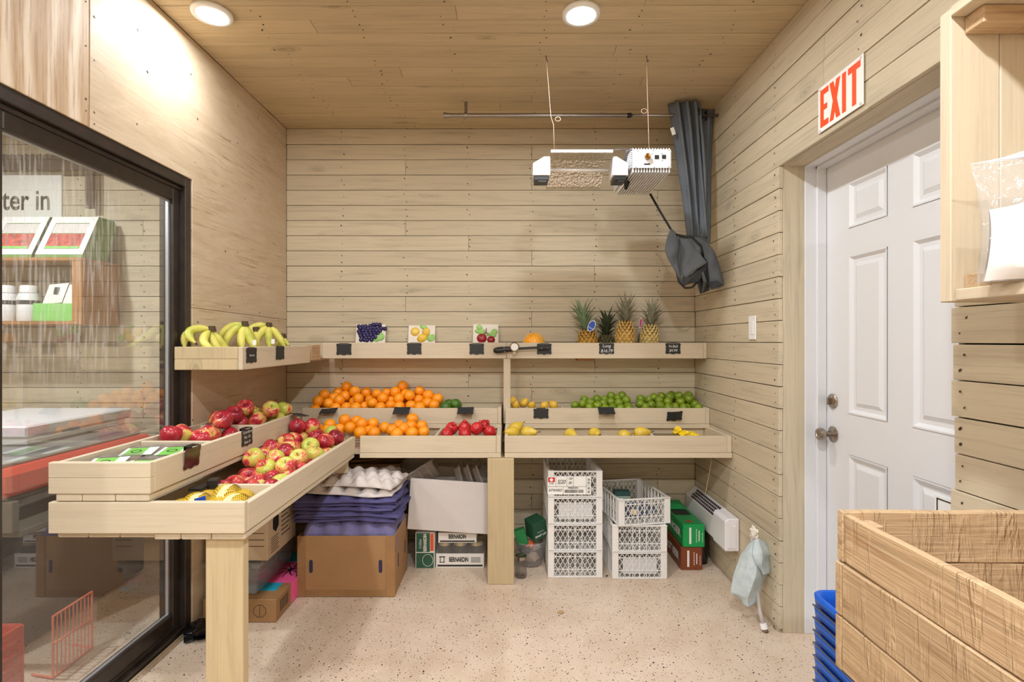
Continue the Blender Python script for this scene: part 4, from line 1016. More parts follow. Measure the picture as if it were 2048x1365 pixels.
def crumple(name, c, r, seed, mat, label, cat, amp=0.35, parent=None):
    m = MB(); N, K = 14, 20; vv = []
    def fn(u, v):
        a, b = u*2*PI, v*PI; p = Vector((math.sin(b)*math.cos(a), math.sin(b)*math.sin(a), -math.cos(b)))
        k = 1+amp*noise.noise(p*2.2+Vector((seed, 0, 0)))+amp*0.6*noise.noise(p*5+Vector((0, seed, 0)))
        return (c[0]+p.x*r[0]*k, c[1]+p.y*r[1]*k, c[2]+p.z*r[2]*k)
    m.grid(K, N, fn); o = m.build(name, mat, parent); 
    if parent is None: tag(o, label, cat)
    return o
crumple('plastic_film', (-0.135, 3.0, 0.50), (0.075, 0.08, 0.065), 3, M['film'], 'crumpled shiny plastic film beside the post top', 'film')
# jar cases and green carton
def letter_front(s, x0, x1, y, z0, z1, mat, parent, name='lettering', **kw):
    return text(s, 0.05, ((x0+x1)/2, y, (z0+z1)/2), EX, EZ, mat, parent, name, fit=(x1-x0, z1-z0), **kw)
M['jarglass'] = clear('jar_glass', (0.80, 0.80, 0.78, 1), 1.5, 0.15, (0.25, 0.22, 0.2, 1), 0.03); M['lid'] = plain('gold_jar_lid', srgb(206, 186, 140), 0.35, metal=0.5)
M['labelwhite'] = plain('printed_white_label', srgb(226, 222, 218), 0.5)
def jar_case(label, z, wrapped=True):
    JX0, JX1, JY0, JY1 = sX(872, 2.93), sX(968, 2.93), 2.93, 3.13
    t = thing('jar_case', label, 'jar case', ((JX0+JX1)/2, 3.03, z), 'cases of canning jars')
    rbox(JX0, JX1, JY0, JY1, z+0.001, z+0.082, 0.003).build('tray', M['labelwhite'], t)
    letter_front('BERNARDIN', JX0+0.075, JX0+0.185, JY0-0.0008, z+0.034, z+0.062, M['ink'], t, bold=0.002)
    m = MB(); m.box(JX0+0.008, JX1-0.008, JY0-0.0006, JY0, z+0.008, z+0.018)
    for k in range(4): m.box(JX1-0.075, JX1-0.02, JY0-0.0006, JY0, z+0.032+0.008*k, z+0.035+0.008*k)
    m.box(JX0+0.02, JX0+0.05, JY0-0.0006, JY0, z+0.03, z+0.034); m.box(JX0+0.022, JX0+0.026, JY0-0.0006, JY0, z+0.03, z+0.06); m.box(JX0+0.044, JX0+0.048, JY0-0.0006, JY0, z+0.03, z+0.06); m.box(JX0+0.018, JX0+0.052, JY0-0.0006, JY0, z+0.06, z+0.066)
    m.build('print', M['ink'], t)
    for i in range(3):
        for j in range(2):
            x, y = JX0+0.046+0.0915*i, JY0+0.05+0.095*j
            m = MB(); m.lathe([(0, 0.005), (0.038, 0.005), (0.040, 0.012), (0.040, 0.10), (0.034, 0.115), (0.034, 0.128)], 18, (x, y, z)); jr = m.build('jar', M['jarglass'], t, smooth=True)
            m = MB(); m.lathe([(0.036, 0.118), (0.037, 0.137), (0.033, 0.139), (0, 0.139)], 18, (x, y, z)); m.build('lid', M['lid'], jr, smooth=True, angle=40)
    m = MB(); m.box(JX0-0.002, JX1+0.002, JY0-0.002, JY1+0.002, z+0.083, z+0.1395); o = m.build('shrink_wrap', M['film'], t, bevel=0.006)
    return t
jar_case('lower shrink wrapped case of canning jars under the white carton', 0.0)
def small_case():
    JX0, JX1, JY0, JY1 = sX(876, 2.93), sX(953, 2.93), 2.935, 3.12; z = 0.1405
    t = thing('jar_case', 'upper white case of canning jars squeezed below the white carton', 'jar case', ((JX0+JX1)/2, 3.03, z), 'cases of canning jars')
    m = MB(); m.box(JX0, JX1, JY0, JY1, z, z+0.058); m.build('tray', M['labelwhite'], t, bevel=0.002)
    letter_front('BERNARDIN', JX0+0.06, JX0+0.16, JY0-0.0008, z+0.024, z+0.050, M['ink'], t, bold=0.002)
    m = MB(); m.box(JX0+0.01, JX1-0.01, JY0-0.0006, JY0, z+0.006, z+0.014); m.build('print', M['ink'], t)
small_case()
M['greenbox'] = plain('dark_green_print', srgb(36, 84, 62), 0.5); M['green2'] = plain('bright_green_print', srgb(30, 138, 74), 0.4)
M['orangeprint'] = plain('orange_print', srgb(206, 84, 48), 0.5); M['pinkprint'] = plain('pink_print', srgb(226, 150, 144), 0.5)
gx0, gx1, gy = sX(831, 2.92), sX(869, 2.92), 2.92
t = thing('jar_carton', 'upright dark green printed jar carton beside the shrink wrapped case', 'box', ((gx0+gx1)/2, 3.03, 0))
m = MB(); m.box(gx0, gx1, gy, gy+0.25, 0.001, 0.205); m.build('carton', M['labelwhite'], t, bevel=0.001)
m = MB(); m.box(gx0+0.004, gx1-0.026, gy-0.0005, gy, 0.095, 0.203); m.box(gx0+0.004, gx1-0.004, gy-0.0005, gy, 0.003, 0.090); m.build('green_print', M['greenbox'], t)
m = MB(); m.box(gx1-0.024, gx1-0.004, gy-0.0005, gy, 0.10, 0.200); m.build('orange_print', M['orangeprint'], t)
text('BERNARDIN', 0.026, (gx0+0.055, gy-0.001, 0.148), EZ, (-1,0,0), M['labelwhite'], t, sx=0.7, bold=0.0008); text('12-250ml', 0.018, (gx0+0.028, gy-0.001, 0.14), EZ, (-1,0,0), M['labelwhite'], t, sx=0.8)
m = MB(); m.lathe([(0, -0.001), (0.019, -0.001), (0.019, 0.0)], 16, (0, 0, 0)); m.xf(Matrix.Translation((gx0+0.07, gy-0.001, 0.048)) @ Matrix.Rotation(PI/2, 4, 'X')); m.build('fruit_print', M['pinkprint'], t)
m = MB()
for k in range(18):
    a, b = 2*PI*k/18, 2*PI*(k+1)/18
    m.bar((gx0+0.07+0.03*math.cos(a), gy-0.001, 0.048+0.034*math.sin(a)), (gx0+0.07+0.03*math.cos(b), gy-0.001, 0.048+0.034*math.sin(b)), 0.0008, 0.002)
m.build('line_print', M['labelwhite'], t)
# clear tub with green box, glass jar, right of the post
t = thing('plastic_tub', 'clear plastic tub of odds and ends beside the post', 'tub', (0.13, 3.0, 0))
m = MB(); m.lathe([(0, 0.004), (0.06, 0.004), (0.068, 0.012), (0.088, 0.13), (0.095, 0.14), (0.09, 0.145)], 24, (0.125, 2.99, 0)); m.build('tub', M['bin'], t, smooth=True)
for k, (x, y, z, r, c) in enumerate(((0.10, 2.97, 0.04, 0.03, srgb(196, 160, 140)), (0.14, 2.96, 0.05, 0.03, srgb(214, 190, 170)), (0.09, 2.95, 0.10, 0.03, srgb(60, 66, 80)), (0.12, 2.95, 0.125, 0.028, srgb(214, 110, 60)), (0.15, 2.97, 0.11, 0.03, srgb(180, 176, 172)))):
    tag(crumple('packet', (x, y, z), (r, r*0.7, r*0.8), 4+k, plain('packet_%d' % k, c, 0.5), 'x', 'packet', 0.5), ['pinkish packet at the tub bottom', 'beige packet low in the clear tub', 'dark packet inside the clear tub', 'orange packet near the tub rim', 'grey packet at the tub right side'][k], 'packet', 'packets in the clear tub')
t = thing('lid_box', 'tilted green box of snap lids sticking out of the clear tub', 'box', (0.15, 2.96, 0.15))
R_ = Matrix.Translation((0.155, 2.95, 0.225)) @ Matrix.Rotation(-0.25, 4, 'Y') @ Matrix.Rotation(0.5, 4, 'Z') @ Matrix.Rotation(0.25, 4, 'X')
m = MB(); m.box(-0.045, 0.045, -0.045, 0.045, -0.055, 0.055); m.xf(R_); m.build('carton', M['greenbox'], t, bevel=0.002)
r3 = R_.to_3x3(); 
text('SNAP LID', 0.018, R_ @ Vector((0, -0.0462, -0.028)), r3 @ Vector((1,0,0)), r3 @ Vector((0,0,1)), M['paper'], t, bold=0.0006); text('REGULAR', 0.010, R_ @ Vector((0, -0.0462, -0.005)), r3 @ Vector((1,0,0)), r3 @ Vector((0,0,1)), M['paper'], t)
t = thing('lid_box', 'small bright green box inside the clear tub by the post', 'box', (0.06, 2.94, 0.1)); m = MB(); m.box(-0.03, 0.03, -0.02, 0.02, -0.045, 0.045); m.xf(Matrix.Translation((0.070, 2.945, 0.175)) @ Matrix.Rotation(-0.3, 4, 'Y')); m.build('carton', M['green2'], t, bevel=0.002)
t = thing('glass_jar', 'small glass jar with metal lid on the floor beside the post', 'jar', (0.066, 2.81, 0))
m = MB(); m.lathe([(0, 0.003), (0.032, 0.003), (0.034, 0.01), (0.034, 0.09), (0.029, 0.102)], 18, (0.066, 2.82, 0)); m.build('jar', M['jarglass'], t, smooth=True)
m = MB(); m.lathe([(0.031, 0.10), (0.032, 0.118), (0.028, 0.120), (0, 0.120)], 18, (0.066, 2.82, 0)); m.build('lid', M['nickel'], t, smooth=True, angle=40)
# ------------------------------------------------------------------ white mesh crates
M['cratep'] = clear('frosted_white_plastic', (0.9, 0.9, 0.9, 1), 1.4, 0.80, (0.90, 0.89, 0.88, 1), 0.3); M['frost'] = clear('frosted_sheet', (0.85, 0.85, 0.86, 1), 1.4, 0.72, (0.80, 0.80, 0.82, 1), 0.35)
CW, CD, CH = 0.299, 0.40, 0.147
def seg_clip(x0, z0, dx, dz, w, h):
    t0, t1 = -1e9, 1e9
    for p, d_, lo, hi in ((x0, dx, 0, w), (z0, dz, 0, h)):
        a, b = (lo-p)/d_, (hi-p)/d_; a, b = min(a, b), max(a, b); t0, t1 = max(t0, a), min(t1, b)
    return (t0, t1) if t1-t0 > 1e-3 else None
def lattice(m, w, h, pitch, slope, mp, bw=0.0034, bt=0.003):
    n = int((w+h/slope)/pitch)+2
    for sg in (1, -1):
        for k in range(-n, n+1):
            x0 = k*pitch if sg > 0 else w-k*pitch
            c = seg_clip(x0, 0, sg*1.0, slope, w, h)
            if c and c[1] > c[0]:
                a = mp(x0+sg*c[0], c[0]*slope); b = mp(x0+sg*c[1], c[1]*slope); m.bar(a, b, bw, bt)
def crate_meshes():
    out = {}; w2, d2 = CW/2, CD/2
    m = MB()
    for sx in (-1, 1):
        for sy in (-1, 1):
            x = sx*(w2-0.017); y = sy*(d2-0.017); m.box(x-0.017, x+0.017, y-0.017, y+0.017, 0.004, CH-0.004)
    for z0, z1 in ((0.001, 0.007), (CH-0.010, CH-0.002)):
        m.box(-w2, w2, -d2, -d2+0.012, z0, z1); m.box(-w2, w2, d2-0.012, d2, z0, z1); m.box(-w2, -w2+0.012, -d2+0.012, d2-0.012, z0, z1); m.box(w2-0.012, w2, -d2+0.012, d2-0.012, z0, z1)
    m.box(-w2-0.002, w2+0.002, -d2-0.003, -d2, CH-0.006, CH-0.001)
    out['frame'] = m.mesh('frame', M['cratep'], bevel=0.0015)
    m = MB(); lattice(m, CW-0.068, CH-0.017, 0.027, 1.75, lambda a, b: Vector((-w2+0.034+a, 0, 0.007+b)), 0.0020, 0.003)
    for z in (0.045, 0.115): m.box(-w2+0.02, w2-0.02, -0.002, 0.002, z-0.0018, z+0.0018)
    for x in (-0.038, 0, 0.038): m.box(x-0.0018, x+0.0018, -0.002, 0.002, 0.007, CH-0.01)
    out['end_mesh'] = m.mesh('end_mesh', M['cratep'])
    m = MB(); lattice(m, CD-0.068, CH-0.017, 0.040, 1.75, lambda a, b: Vector((0, -d2+0.034+a, 0.007+b)), 0.0020, 0.003)
    for k in range(8): y = -d2+0.05+0.043*k; m.box(-0.004, 0.004, y-0.002, y+0.002, 0.007, CH-0.01)
    out['side_mesh'] = m.mesh('side_mesh', M['cratep'])
    m = MB(); lattice(m, CW-0.03, CD-0.03, 0.03, 1.0, lambda a, b: Vector((-w2+0.015+a, -d2+0.015+b, 0.004)))
    out['base_mesh'] = m.mesh('base_mesh', M['cratep'])
    return out
CM = crate_meshes()
def crate(x, y, z, rz, label, sheet=None, paper=False, rx=0):
    t = thing('plastic_crate', label, 'crate', (x, y, z), 'stacked white mesh crates')
    for nm, me, loc in (('frame', CM['frame'], (0,0,0)), ('end_panel', CM['end_mesh'], (0, -CD/2+0.005, 0)), ('end_panel', CM['end_mesh'], (0, CD/2-0.005, 0)), ('side_panel', CM['side_mesh'], (-CW/2+0.006, 0, 0)), ('side_panel', CM['side_mesh'], (CW/2-0.006, 0, 0)), ('base_panel', CM['base_mesh'], (0,0,0))):
        o = bpy.data.objects.new(nm, me); COL.objects.link(o); o.parent = t; o.location = loc
    if sheet:
        m = MB(); m.box(sheet[0], sheet[1], -CD/2+0.009, -CD/2+0.011, sheet[2], sheet[3]); o = m.build('frosted_sheet', M['frost']); o.parent = t
    t.rotation_euler = (rx, 0, rz); return t
X1c, YC1 = (sX(1096, 2.806)+sX(1205, 2.806))/2, 2.806+CD/2
crate(X1c, YC1, 0.0, 0.0, 'bottom crate of the left four crate stack')
crate(X1c, YC1, CH, 0.0, 'second crate from the bottom of the four crate stack')
crate(X1c, YC1, CH*2, 0.0, 'third crate of the four crate stack with a frosted sheet', (-0.09, 0.095, 0.025, 0.11))
ct = crate(X1c, YC1, CH*3, 0.0, 'top crate of the four crate stack with a shipping label')
lb = bpy.data.objects.new('shipping_label', None)
lx0, lx1, lz0, lz1 = -0.152, 0.085, 0.018, 0.115
m = MB(); m.box(lx0, lx1, -CD/2-0.004, -CD/2-0.002, lz0, lz1); lab = m.build('shipping_label', M['paper']); lab.parent = ct
o_ = WL[lab.name]
def lab_child(m, name, mat):
    o = m.build(name, mat); wl = WL[o.name]; o.parent = lab; o.location = wl-o_; return o
yl = -CD/2-0.0045
m = MB()
for (a, b, c, d_) in ((lx0, lx1-0.024, 0.060, 0.0615), (-0.107, -0.1055, 0.06, lz1), (-0.047, -0.0455, 0.06, lz1), (-0.012, -0.0105, 0.06, lz1), (lx1-0.026, lx1-0.0245, lz0, lz1), (-0.068, -0.0665, lz0, 0.06), (lx1-0.024, lx1, 0.066, 0.0675)): m.box(a, b, yl, yl+0.0004, c, d_)
rr = random.Random(3); x = -0.06
while x < 0.045:
    w = rr.choice([0.0012, 0.0022, 0.003]); m.box(x, x+w, yl, yl+0.0004, 0.026, 0.044); x += w+rr.choice([0.001, 0.0018])
for z in (0.026, 0.045, 0.075, 0.093):
    for k in range(5): m.box(lx1-0.018, lx1-0.006, yl, yl+0.0004, z+0.0026*k, z+0.0026*k+0.0014)
lab_child(m, 'print', M['ink'])
m = MB(); m.box(lx0+0.003, lx0+0.040, yl, yl+0.0004, 0.085, 0.111); lab_child(m, 'red_logo', plain('red_print', srgb(206, 30, 44), 0.5))
m = MB(); m.lathe([(0, 0), (0.009, 0)], 16); m.xf(Matrix.Translation((lx0+0.021, yl-0.0004, 0.098)) @ Matrix.Rotation(PI/2, 4, 'X')); lab_child(m, 'logo_dot', M['paper'])
for s_, sz, cx, cz, sh_ in (('AYWARD', 0.020, -0.110, 0.040, 0.2), ('F440076941', 0.014, -0.012, 0.053, 0), ('S|20', 0.03, -0.077, 0.086, 0.3), ('120', 0.016, -0.028, 0.104, 0.2), ('39', 0.02, -0.030, 0.080, 0.2), ('o-ruit', 0.012, -0.131, 0.078, 0)):
    vv, ff = text_mesh(s_, sz, sh_, 0.85, 0.0003); m = MB(); m.add([(cx+a, yl-0.0004, cz+b) for a, b in vv], ff); lab_child(m, 'lettering', M['ink'])
X2c, YC2 = (sX(1225, 2.79)+sX(1334, 2.79))/2, 2.79+CD/2
crate(X2c, YC2, 0.0, 0.0, 'bottom crate of the right stack with a frosted sheet', (-0.09, 0.095, 0.025, 0.11))
crate(X2c, YC2, CH, 0.0, 'middle crate of the right stack of three')
t3 = crate(X2c-0.005, YC2+0.0, CH*2, 0.17, 'top crate of the right stack, turned askew and open', None)
t = thing('carton', 'teal topped carton inside the askew crate', 'box', (0.66, 3.0, CH*2+0.01)); m = MB(); m.box(-0.045, 0.045, -0.03, 0.03, 0.0, 0.10); m.xf(Matrix.Translation((0.655, 2.98, CH*2+0.01))); m.build('carton', plain('pale_teal_card', srgb(150, 168, 158), 0.6), t, bevel=0.002)
m = MB(); m.box(-0.046, 0.046, -0.031, 0.031, 0.10, 0.125); m.xf(Matrix.Translation((0.655, 2.98, CH*2+0.01))); m.build('lid', plain('dark_teal', srgb(44, 76, 72), 0.6), t, bevel=0.002)
t = thing('plastic_bag', 'bluish clear bag with a paper tag in the askew crate', 'bag', (0.71, 2.87, CH*2+0.01))
crumple('bag_film', (0.72, 2.865, CH*2+0.062), (0.10, 0.03, 0.042), 8, plain('blue_grey_film', srgb(96, 108, 128), 0.2), '', '', 0.15, t)
m = MB(); m.box(0.665, 0.70, 2.800, 2.802, CH*2+0.055, CH*2+0.083); m.build('paper_tag', plain('cream_tag', srgb(226, 206, 170), 0.7), t)
# soda cartons
M['soda_g'] = plain('green_soda_carton', srgb(16, 150, 78), 0.35); M['soda_b'] = plain('brown_soda_carton', srgb(122, 60, 32), 0.4)
sx0, sx1, sy = sX(1362, 2.898), sX(1405, 2.898), 2.898
def soda(label, x0, x1, y0, z, mat, words, torn):
    t = thing('soda_carton', label, 'drinks carton', ((x0+x1)/2, y0+0.18, z), 'drinks cartons by the heater')
    m = MB(); m.box(x0, x1, y0, y0+0.37, z+0.0005, z+0.130); b = m.build('carton', mat, t, bevel=0.004)
    text(words, 0.05, (x0-0.0012, y0+0.17, z+0.065), (0,-1,0), EZ, M['paper'], t, bold=0.002, fit=(0.27, 0.045))
    m = MB(); m.box(x0+0.035, x0+0.047, y0-0.0006, y0, z+0.02, z+0.112); m.box(x1-0.035, x1-0.030, y0-0.0006, y0, z+0.035, z+0.095)
    for k in range(7): m.box(x1-0.05, x1-0.045, y0-0.0006, y0, z+0.03+0.011*k, z+0.036+0.011*k); m.box(x1-0.016, x1-0.012, y0-0.0006, y0, z+0.03+0.008*k, z+0.034+0.008*k)
    m.build('print', M['labelwhite'], t)
    if torn:
        m = MB(); m.box(x0+0.006, x1-0.02, y0+0.16, y0+0.26, z+0.1305, z+0.1315); m.build('torn_opening', M['black'], t)
        m = MB(); m.lathe([(0, 0), (0.016, 0)], 14, (x0+0.05, y0+0.05, z+0.1312)); m.build('red_emblem', plain('red_emblem', srgb(190, 30, 40), 0.5), t)
        m = MB(); m.obox((x0+0.04, y0+0.30, z+0.148), (0.055, 0, 0), (0, 0.05, 0.012), (0, 0, 0.0015)); m.build('flap', mat, t)
soda('brown root beer carton on the floor beside the crates', sx0, sx1, sy, 0.0, M['soda_b'], 'ROOT BEER', False)
soda('torn green ginger ale carton on top of the brown one', sx0+0.010, sx1+0.012, sy-0.004, 0.131, M['soda_g'], 'GINGER', True)
t = thing('drink_bottle', 'black bottle standing between the cartons and the wall', 'bottle', (1.135, 3.0, 0))
m = MB(); m.lathe([(0, 0.001), (0.030, 0.001), (0.033, 0.008), (0.033, 0.15), (0.026, 0.18), (0.014, 0.205), (0.014, 0.235), (0, 0.235)], 18, (1.130, 3.0, 0)); m.build('bottle', plain('black_bottle', srgb(14, 14, 16), 0.2), t, smooth=True)
# ------------------------------------------------------------------ left: carton, totes under the long table
cx1 = sX(552, 2.358)
t = thing('cardboard_box', 'low brown carton with pink and cyan label behind the table leg', 'box', (-1.23, 2.6, 0))
m = MB(); m.box(-1.41, cx1, 2.358, 2.90, 0.001, 0.108); m.build('carton', M['card2'], t, bevel=0.003)
M['pinkl'] = plain('hot_pink_label', srgb(238, 92, 152), 0.5); M['cyanl'] = plain('cyan_label', srgb(30, 164, 198), 0.5)
m = MB(); m.box(-1.35, cx1+0.001, 2.52, 2.76, 0.1075, 0.1092); m.box(cx1, cx1+0.0016, 2.52, 2.76, 0.006, 0.1092); m.build('pink_label', M['pinkl'], t)
m = MB(); m.box(-1.35, cx1-0.04, 2.44, 2.52, 0.1075, 0.1090); m.build('cyan_label', M['cyanl'], t)
m = MB(); m.box(-1.35, cx1-0.02, 2.76, 2.87, 0.1075, 0.112); m.build('cyan_label', M['cyanl'], t)
m = MB()
for k in range(7):
    a = 0.5+k*0.75; p0 = Vector((cx1-0.06, 2.66, 0.1096)); q = p0
    for i in range(4):
        q2 = q+Vector((math.cos(a)*0.016, math.sin(a)*0.022, 0)); m.bar(q, q2, 0.009-0.0018*i, 0.0006); q = q2; a += 0.25
m.bar((cx1-0.06, 2.66, 0.1096), (cx1-0.012, 2.63, 0.1096), 0.005, 0.0006); m.bar((cx1-0.012, 2.63, 0.1096), (cx1, 2.58, 0.1096), 0.005, 0.0006); m.build('palm_print', M['ink'], t)
m = MB()
o8 = [(0.030*math.cos(PI/8+k*PI/4), 0.030*math.sin(PI/8+k*PI/4)) for k in range(8)]
for k in range(8): a, b = o8[k], o8[(k+1) % 8]; m.bar((-1.148+a[0], 2.3575, 0.054+a[1]), (-1.148+b[0], 2.3575, 0.054+b[1]), 0.0008, 0.0016)
m.bar((-1.148, 2.3575, 0.026), (-1.148, 2.3575, 0.082), 0.0008, 0.0016)
for k in range(6): m.box(cx1, cx1+0.0006, 2.40+0.016*k, 2.407+0.016*k, 0.03, 0.085)
m.build('print', M['ink'], t)
def tote(label, x0, x1, y0, y1, z0, z1, content):
    t = thing('plastic_tote', label, 'storage tote', ((x0+x1)/2, (y0+y1)/2, z0), 'clear storage totes')
    m = tub(x0, x1, y0, y1, z0, z1, 0.02); m.build('body', M['bin'], t, bevel=0.004)
    m = MB(); m.box(x0-0.014, x1+0.014, y0-0.014, y1+0.014, z1+0.0005, z1+0.012); m.box(x0+0.02, x1-0.02, y0+0.02, y1-0.02, z1+0.012, z1+0.018); m.build('lid', M['bin'], t, bevel=0.003)
    m = MB(); m.box(x1-0.05, x1-0.035, y0-0.02, y0-0.013, z1-0.03, z1+0.012); m.build('latch', M['bin'], t)
    crumple('contents', ((x0+x1)/2, (y0+y1)/2, (z0+z1)/2), ((x1-x0)*0.38, (y1-y0)*0.38, (z1-z0)*0.36), content, plain('tote_contents_%d' % content, srgb(120, 116, 112), 0.6, namt=0.4, nscale=12), '', '', 0.25, t)
tote('clear storage tote standing on the low brown carton', -1.41, -1.165, 2.38, 2.80, 0.110, 0.255, 2)
t = thing('carton', 'pale printed carton with black emblem on the clear tote', 'box', (-1.25, 2.55, 0.275))
m = MB(); m.box(-1.41, -1.125, 2.385, 2.70, 0.2745, 0.49); m.build('carton', plain('pale_card', srgb(206, 186, 160), 0.7), t, bevel=0.002)
m = MB()
hx = [(0.045*math.cos(PI/6+k*PI/3)*0.8, 0.045*math.sin(PI/6+k*PI/3)) for k in range(6)]
m.prism([(2.47+a, 0.425+b) for a, b in hx], lambda u, v, k: (k, u, v), -1.125, -1.1242)
for k in range(7): m.box(-1.125, -1.1244, 2.53, 2.53+0.10-0.012*(k % 3), 0.47-0.022*k, 0.475-0.022*k); m.box(-1.125, -1.1244, 2.42, 2.50-0.01*(k % 2), 0.36-0.011*k, 0.363-0.011*k)
for k in range(3): m.box(-1.22, -1.14, 2.3844, 2.385, 0.40-0.03*k, 0.403-0.03*k)
m.build('print', M['ink'], t)
# crumpled black plastic by the door sill
t = tag(crumple('black_bag', (-1.36, 2.28, 0.02), (0.07, 0.08, 0.022), 6, plain('black_film', srgb(10, 10, 12), 0.3), '', '', 0.5), 'crumpled black plastic on the floor behind the table leg', 'plastic bag')
# floor debris
def leaf_bit(px, py, mat, label, sc):
    d_ = CAM_Z*F/(py-VY); p = W(px, py, d_); m = MB(); rr = random.Random(px)
    pts = [(sc*rr.uniform(0.6, 1.1)*math.cos(k*2*PI/9), sc*0.8*rr.uniform(0.5, 1.1)*math.sin(k*2*PI/9)) for k in range(9)]
    m.prism(pts, lambda a, b, k: (p.x+a, p.y+b, 0.002+k+0.004*math.sin(a*90)), 0, 0.0012); tag(m.build('dried_leaf', mat), label, 'leaf', 'scraps on the floor')
leaf_bit(1120, 1227, plain('tan_scrap', srgb(178, 146, 108), 0.8), 'tan scrap lying mid floor before the crates', 0.022)
leaf_bit(1043, 1153, plain('maroon_scrap', srgb(92, 34, 36), 0.8), 'dark maroon leaf scrap beside the glass jar', 0.014)
leaf_bit(1213, 1154, plain('black_scrap', srgb(40, 32, 26), 0.8), 'black scrap on the floor between crate stacks', 0.010)
# ================================================================== fruit tiles and other shelf things
M['tile'] = plain('white_plaster', srgb(226, 218, 208), 0.7, namt=0.05, nscale=40, bump=0.5, bscale=70)
M['grape'] = plain('purple_glaze', srgb(42, 34, 84), 0.22, namt=0.3, nscale=30); M['gleaf'] = plain('green_glaze', srgb(150, 196, 110), 0.5, namt=0.15, nscale=60, bump=0.4, bscale=120)
M['lemg'] = plain('yellow_glaze', srgb(226, 186, 60), 0.4, namt=0.1, nscale=40); M['lemi'] = plain('pale_yellow_glaze', srgb(232, 206, 112), 0.4); M['redg'] = plain('red_glaze', srgb(150, 24, 34), 0.3, namt=0.2, nscale=30); M['twig'] = plain('brown_glaze', srgb(120, 66, 44), 0.6)
def tile(px0, px1, py0, py1, label):
    d_ = 3.25; x0, x1, z1 = sX(px0, d_), sX(px1, d_), sZ(py0, d_); z0 = 1.215
    t = thing('fruit_tile', label, 'tile', ((x0+x1)/2, d_, z0), 'fruit relief tiles on the top shelf')
    w = (x1-x0)/2; h = (z1-z0)/2
    T = Matrix.Translation(((x0+x1)/2, d_, z0)) @ Matrix.Rotation(-0.20, 4, 'X')
    m = MB(); m.box(-w, w, 0, 0.010, 0, 2*h); m.xf(T); m.build('plaque', M['tile'], t, bevel=0.003, seg=2)
    def blob(u, v, a, b, mat, name, th=0.012, rot=0.0):
        m = MB(); m.lathe([(0, -1), (0.5, -0.86), (0.86, -0.5), (1, 0), (0.86, 0.5), (0.5, 0.86), (0, 1)], 12)
        m.xf(T @ Matrix.Translation((u*w, 0, h*(1.38+0.58*v))) @ Matrix.Rotation(rot, 4, 'Y') @ Matrix.Diagonal((a*w, th, b*w, 1))); return m.build(name, mat, t, smooth=True)
    return t, blob, T, w, h
t, blob, T, w, h = tile(709, 769, 648, 690, 'white tile with purple grape relief')
rg = random.Random(4)
for j in range(7):
    n = [7, 8, 7, 6, 5, 5, 4][j]
    for i in range(n):
        blob(-0.80+0.235*i+0.1*(j % 2)+rg.uniform(-0.04, 0.04)+(0.15 if j > 3 else 0), 0.85-0.27*j+rg.uniform(-0.05, 0.05)+(0.2 if 4 <= i and j == 0 else 0), 0.15, 0.15, M['grape'], 'grape', 0.012)
blob(0.62, -0.35, 0.34, 0.30, M['gleaf'], 'leaf', 0.007, 0.4); blob(0.45, -0.6, 0.26, 0.22, M['gleaf'], 'leaf', 0.007, -0.5)
t, blob, T, w, h = tile(815, 869, 650, 690, 'white tile with lemon relief')
blob(-0.5, 0.30, 0.34, 0.34, M['lemg'], 'lemon', 0.010); blob(-0.5, 0.30, 0.27, 0.27, M['lemi'], 'lemon_slice', 0.012); blob(0.32, 0.25, 0.30, 0.36, M['lemg'], 'lemon', 0.014); blob(0.05, -0.45, 0.42, 0.32, M['lemg'], 'lemon', 0.014, -0.5)
blob(0.15, 0.82, 0.34, 0.16, M['gleaf'], 'leaf', 0.007, 0.4); blob(0.72, -0.45, 0.34, 0.28, M['gleaf'], 'leaf', 0.007, -0.5)
t, blob, T, w, h = tile(945, 997, 648, 690, 'white tile with red apple relief')
blob(-0.3, -0.55, 0.40, 0.38, M['redg'], 'apple', 0.016); blob(0.42, -0.72, 0.32, 0.30, M['redg'], 'apple', 0.014)
for (u, v, a, b, r) in ((-0.5, 0.72, 0.24, 0.22, 0.3), (-0.6, 0.25, 0.26, 0.18, 0.2), (-0.3, 0.2, 0.26, 0.26, 0.6), (0.35, -0.05, 0.34, 0.14, -0.4), (0.68, 0.2, 0.26, 0.24, 0), (0.62, -0.2, 0.22, 0.16, 0.2)): blob(u, v, a, b, M['gleaf'], 'leaf', 0.007, r)
m = MB(); m.tube([T @ Vector((-0.2*w, -0.006, h*1.2)), T @ Vector((0.02*w, -0.008, h*1.45)), T @ Vector((0.04*w, -0.006, h*1.7))], 0.003, 6); m.tube([T @ Vector((0.02*w, -0.008, h*1.45)), T @ Vector((0.25*w, -0.006, h*1.3))], 0.0025, 6); m.build('twig', M['twig'], t)
# black hand scale lying across the shelf front
t = thing('hand_scale', 'black handled dial scale hung on the shelf front', 'scale', W(1040, 700, 3.06))
d_ = 3.070
m = MB(); m.tube([W(987, 702, d_), W(991, 702, d_), W(1000, 701, d_), W(1024, 699, d_), W(1032, 699, d_)], [0.010, 0.017, 0.019, 0.016, 0.012], 12); m.build('handle', M['black'], t, smooth=True)
m = MB(); m.bar(W(1030, 698.5, d_), W(1076, 696, d_), 0.016, 0.014); m.build('arm', M['black'], t, bevel=0.002)
m = MB(); m.bar(W(1074, 697, d_-0.002), W(1099, 694.5, d_-0.002), 0.022, 0.020); m.build('head', M['black'], t, bevel=0.003)
m = MB(); m.lathe([(0, -0.004), (0.024, -0.004), (0.028, 0), (0.028, 0.012), (0, 0.012)], 24); m.xf(Matrix.Translation(W(1029, 695, d_-0.018)) @ Matrix.Rotation(-PI/2, 4, 'X')); m.build('dial', M['nickel'], t, smooth=True, angle=40)
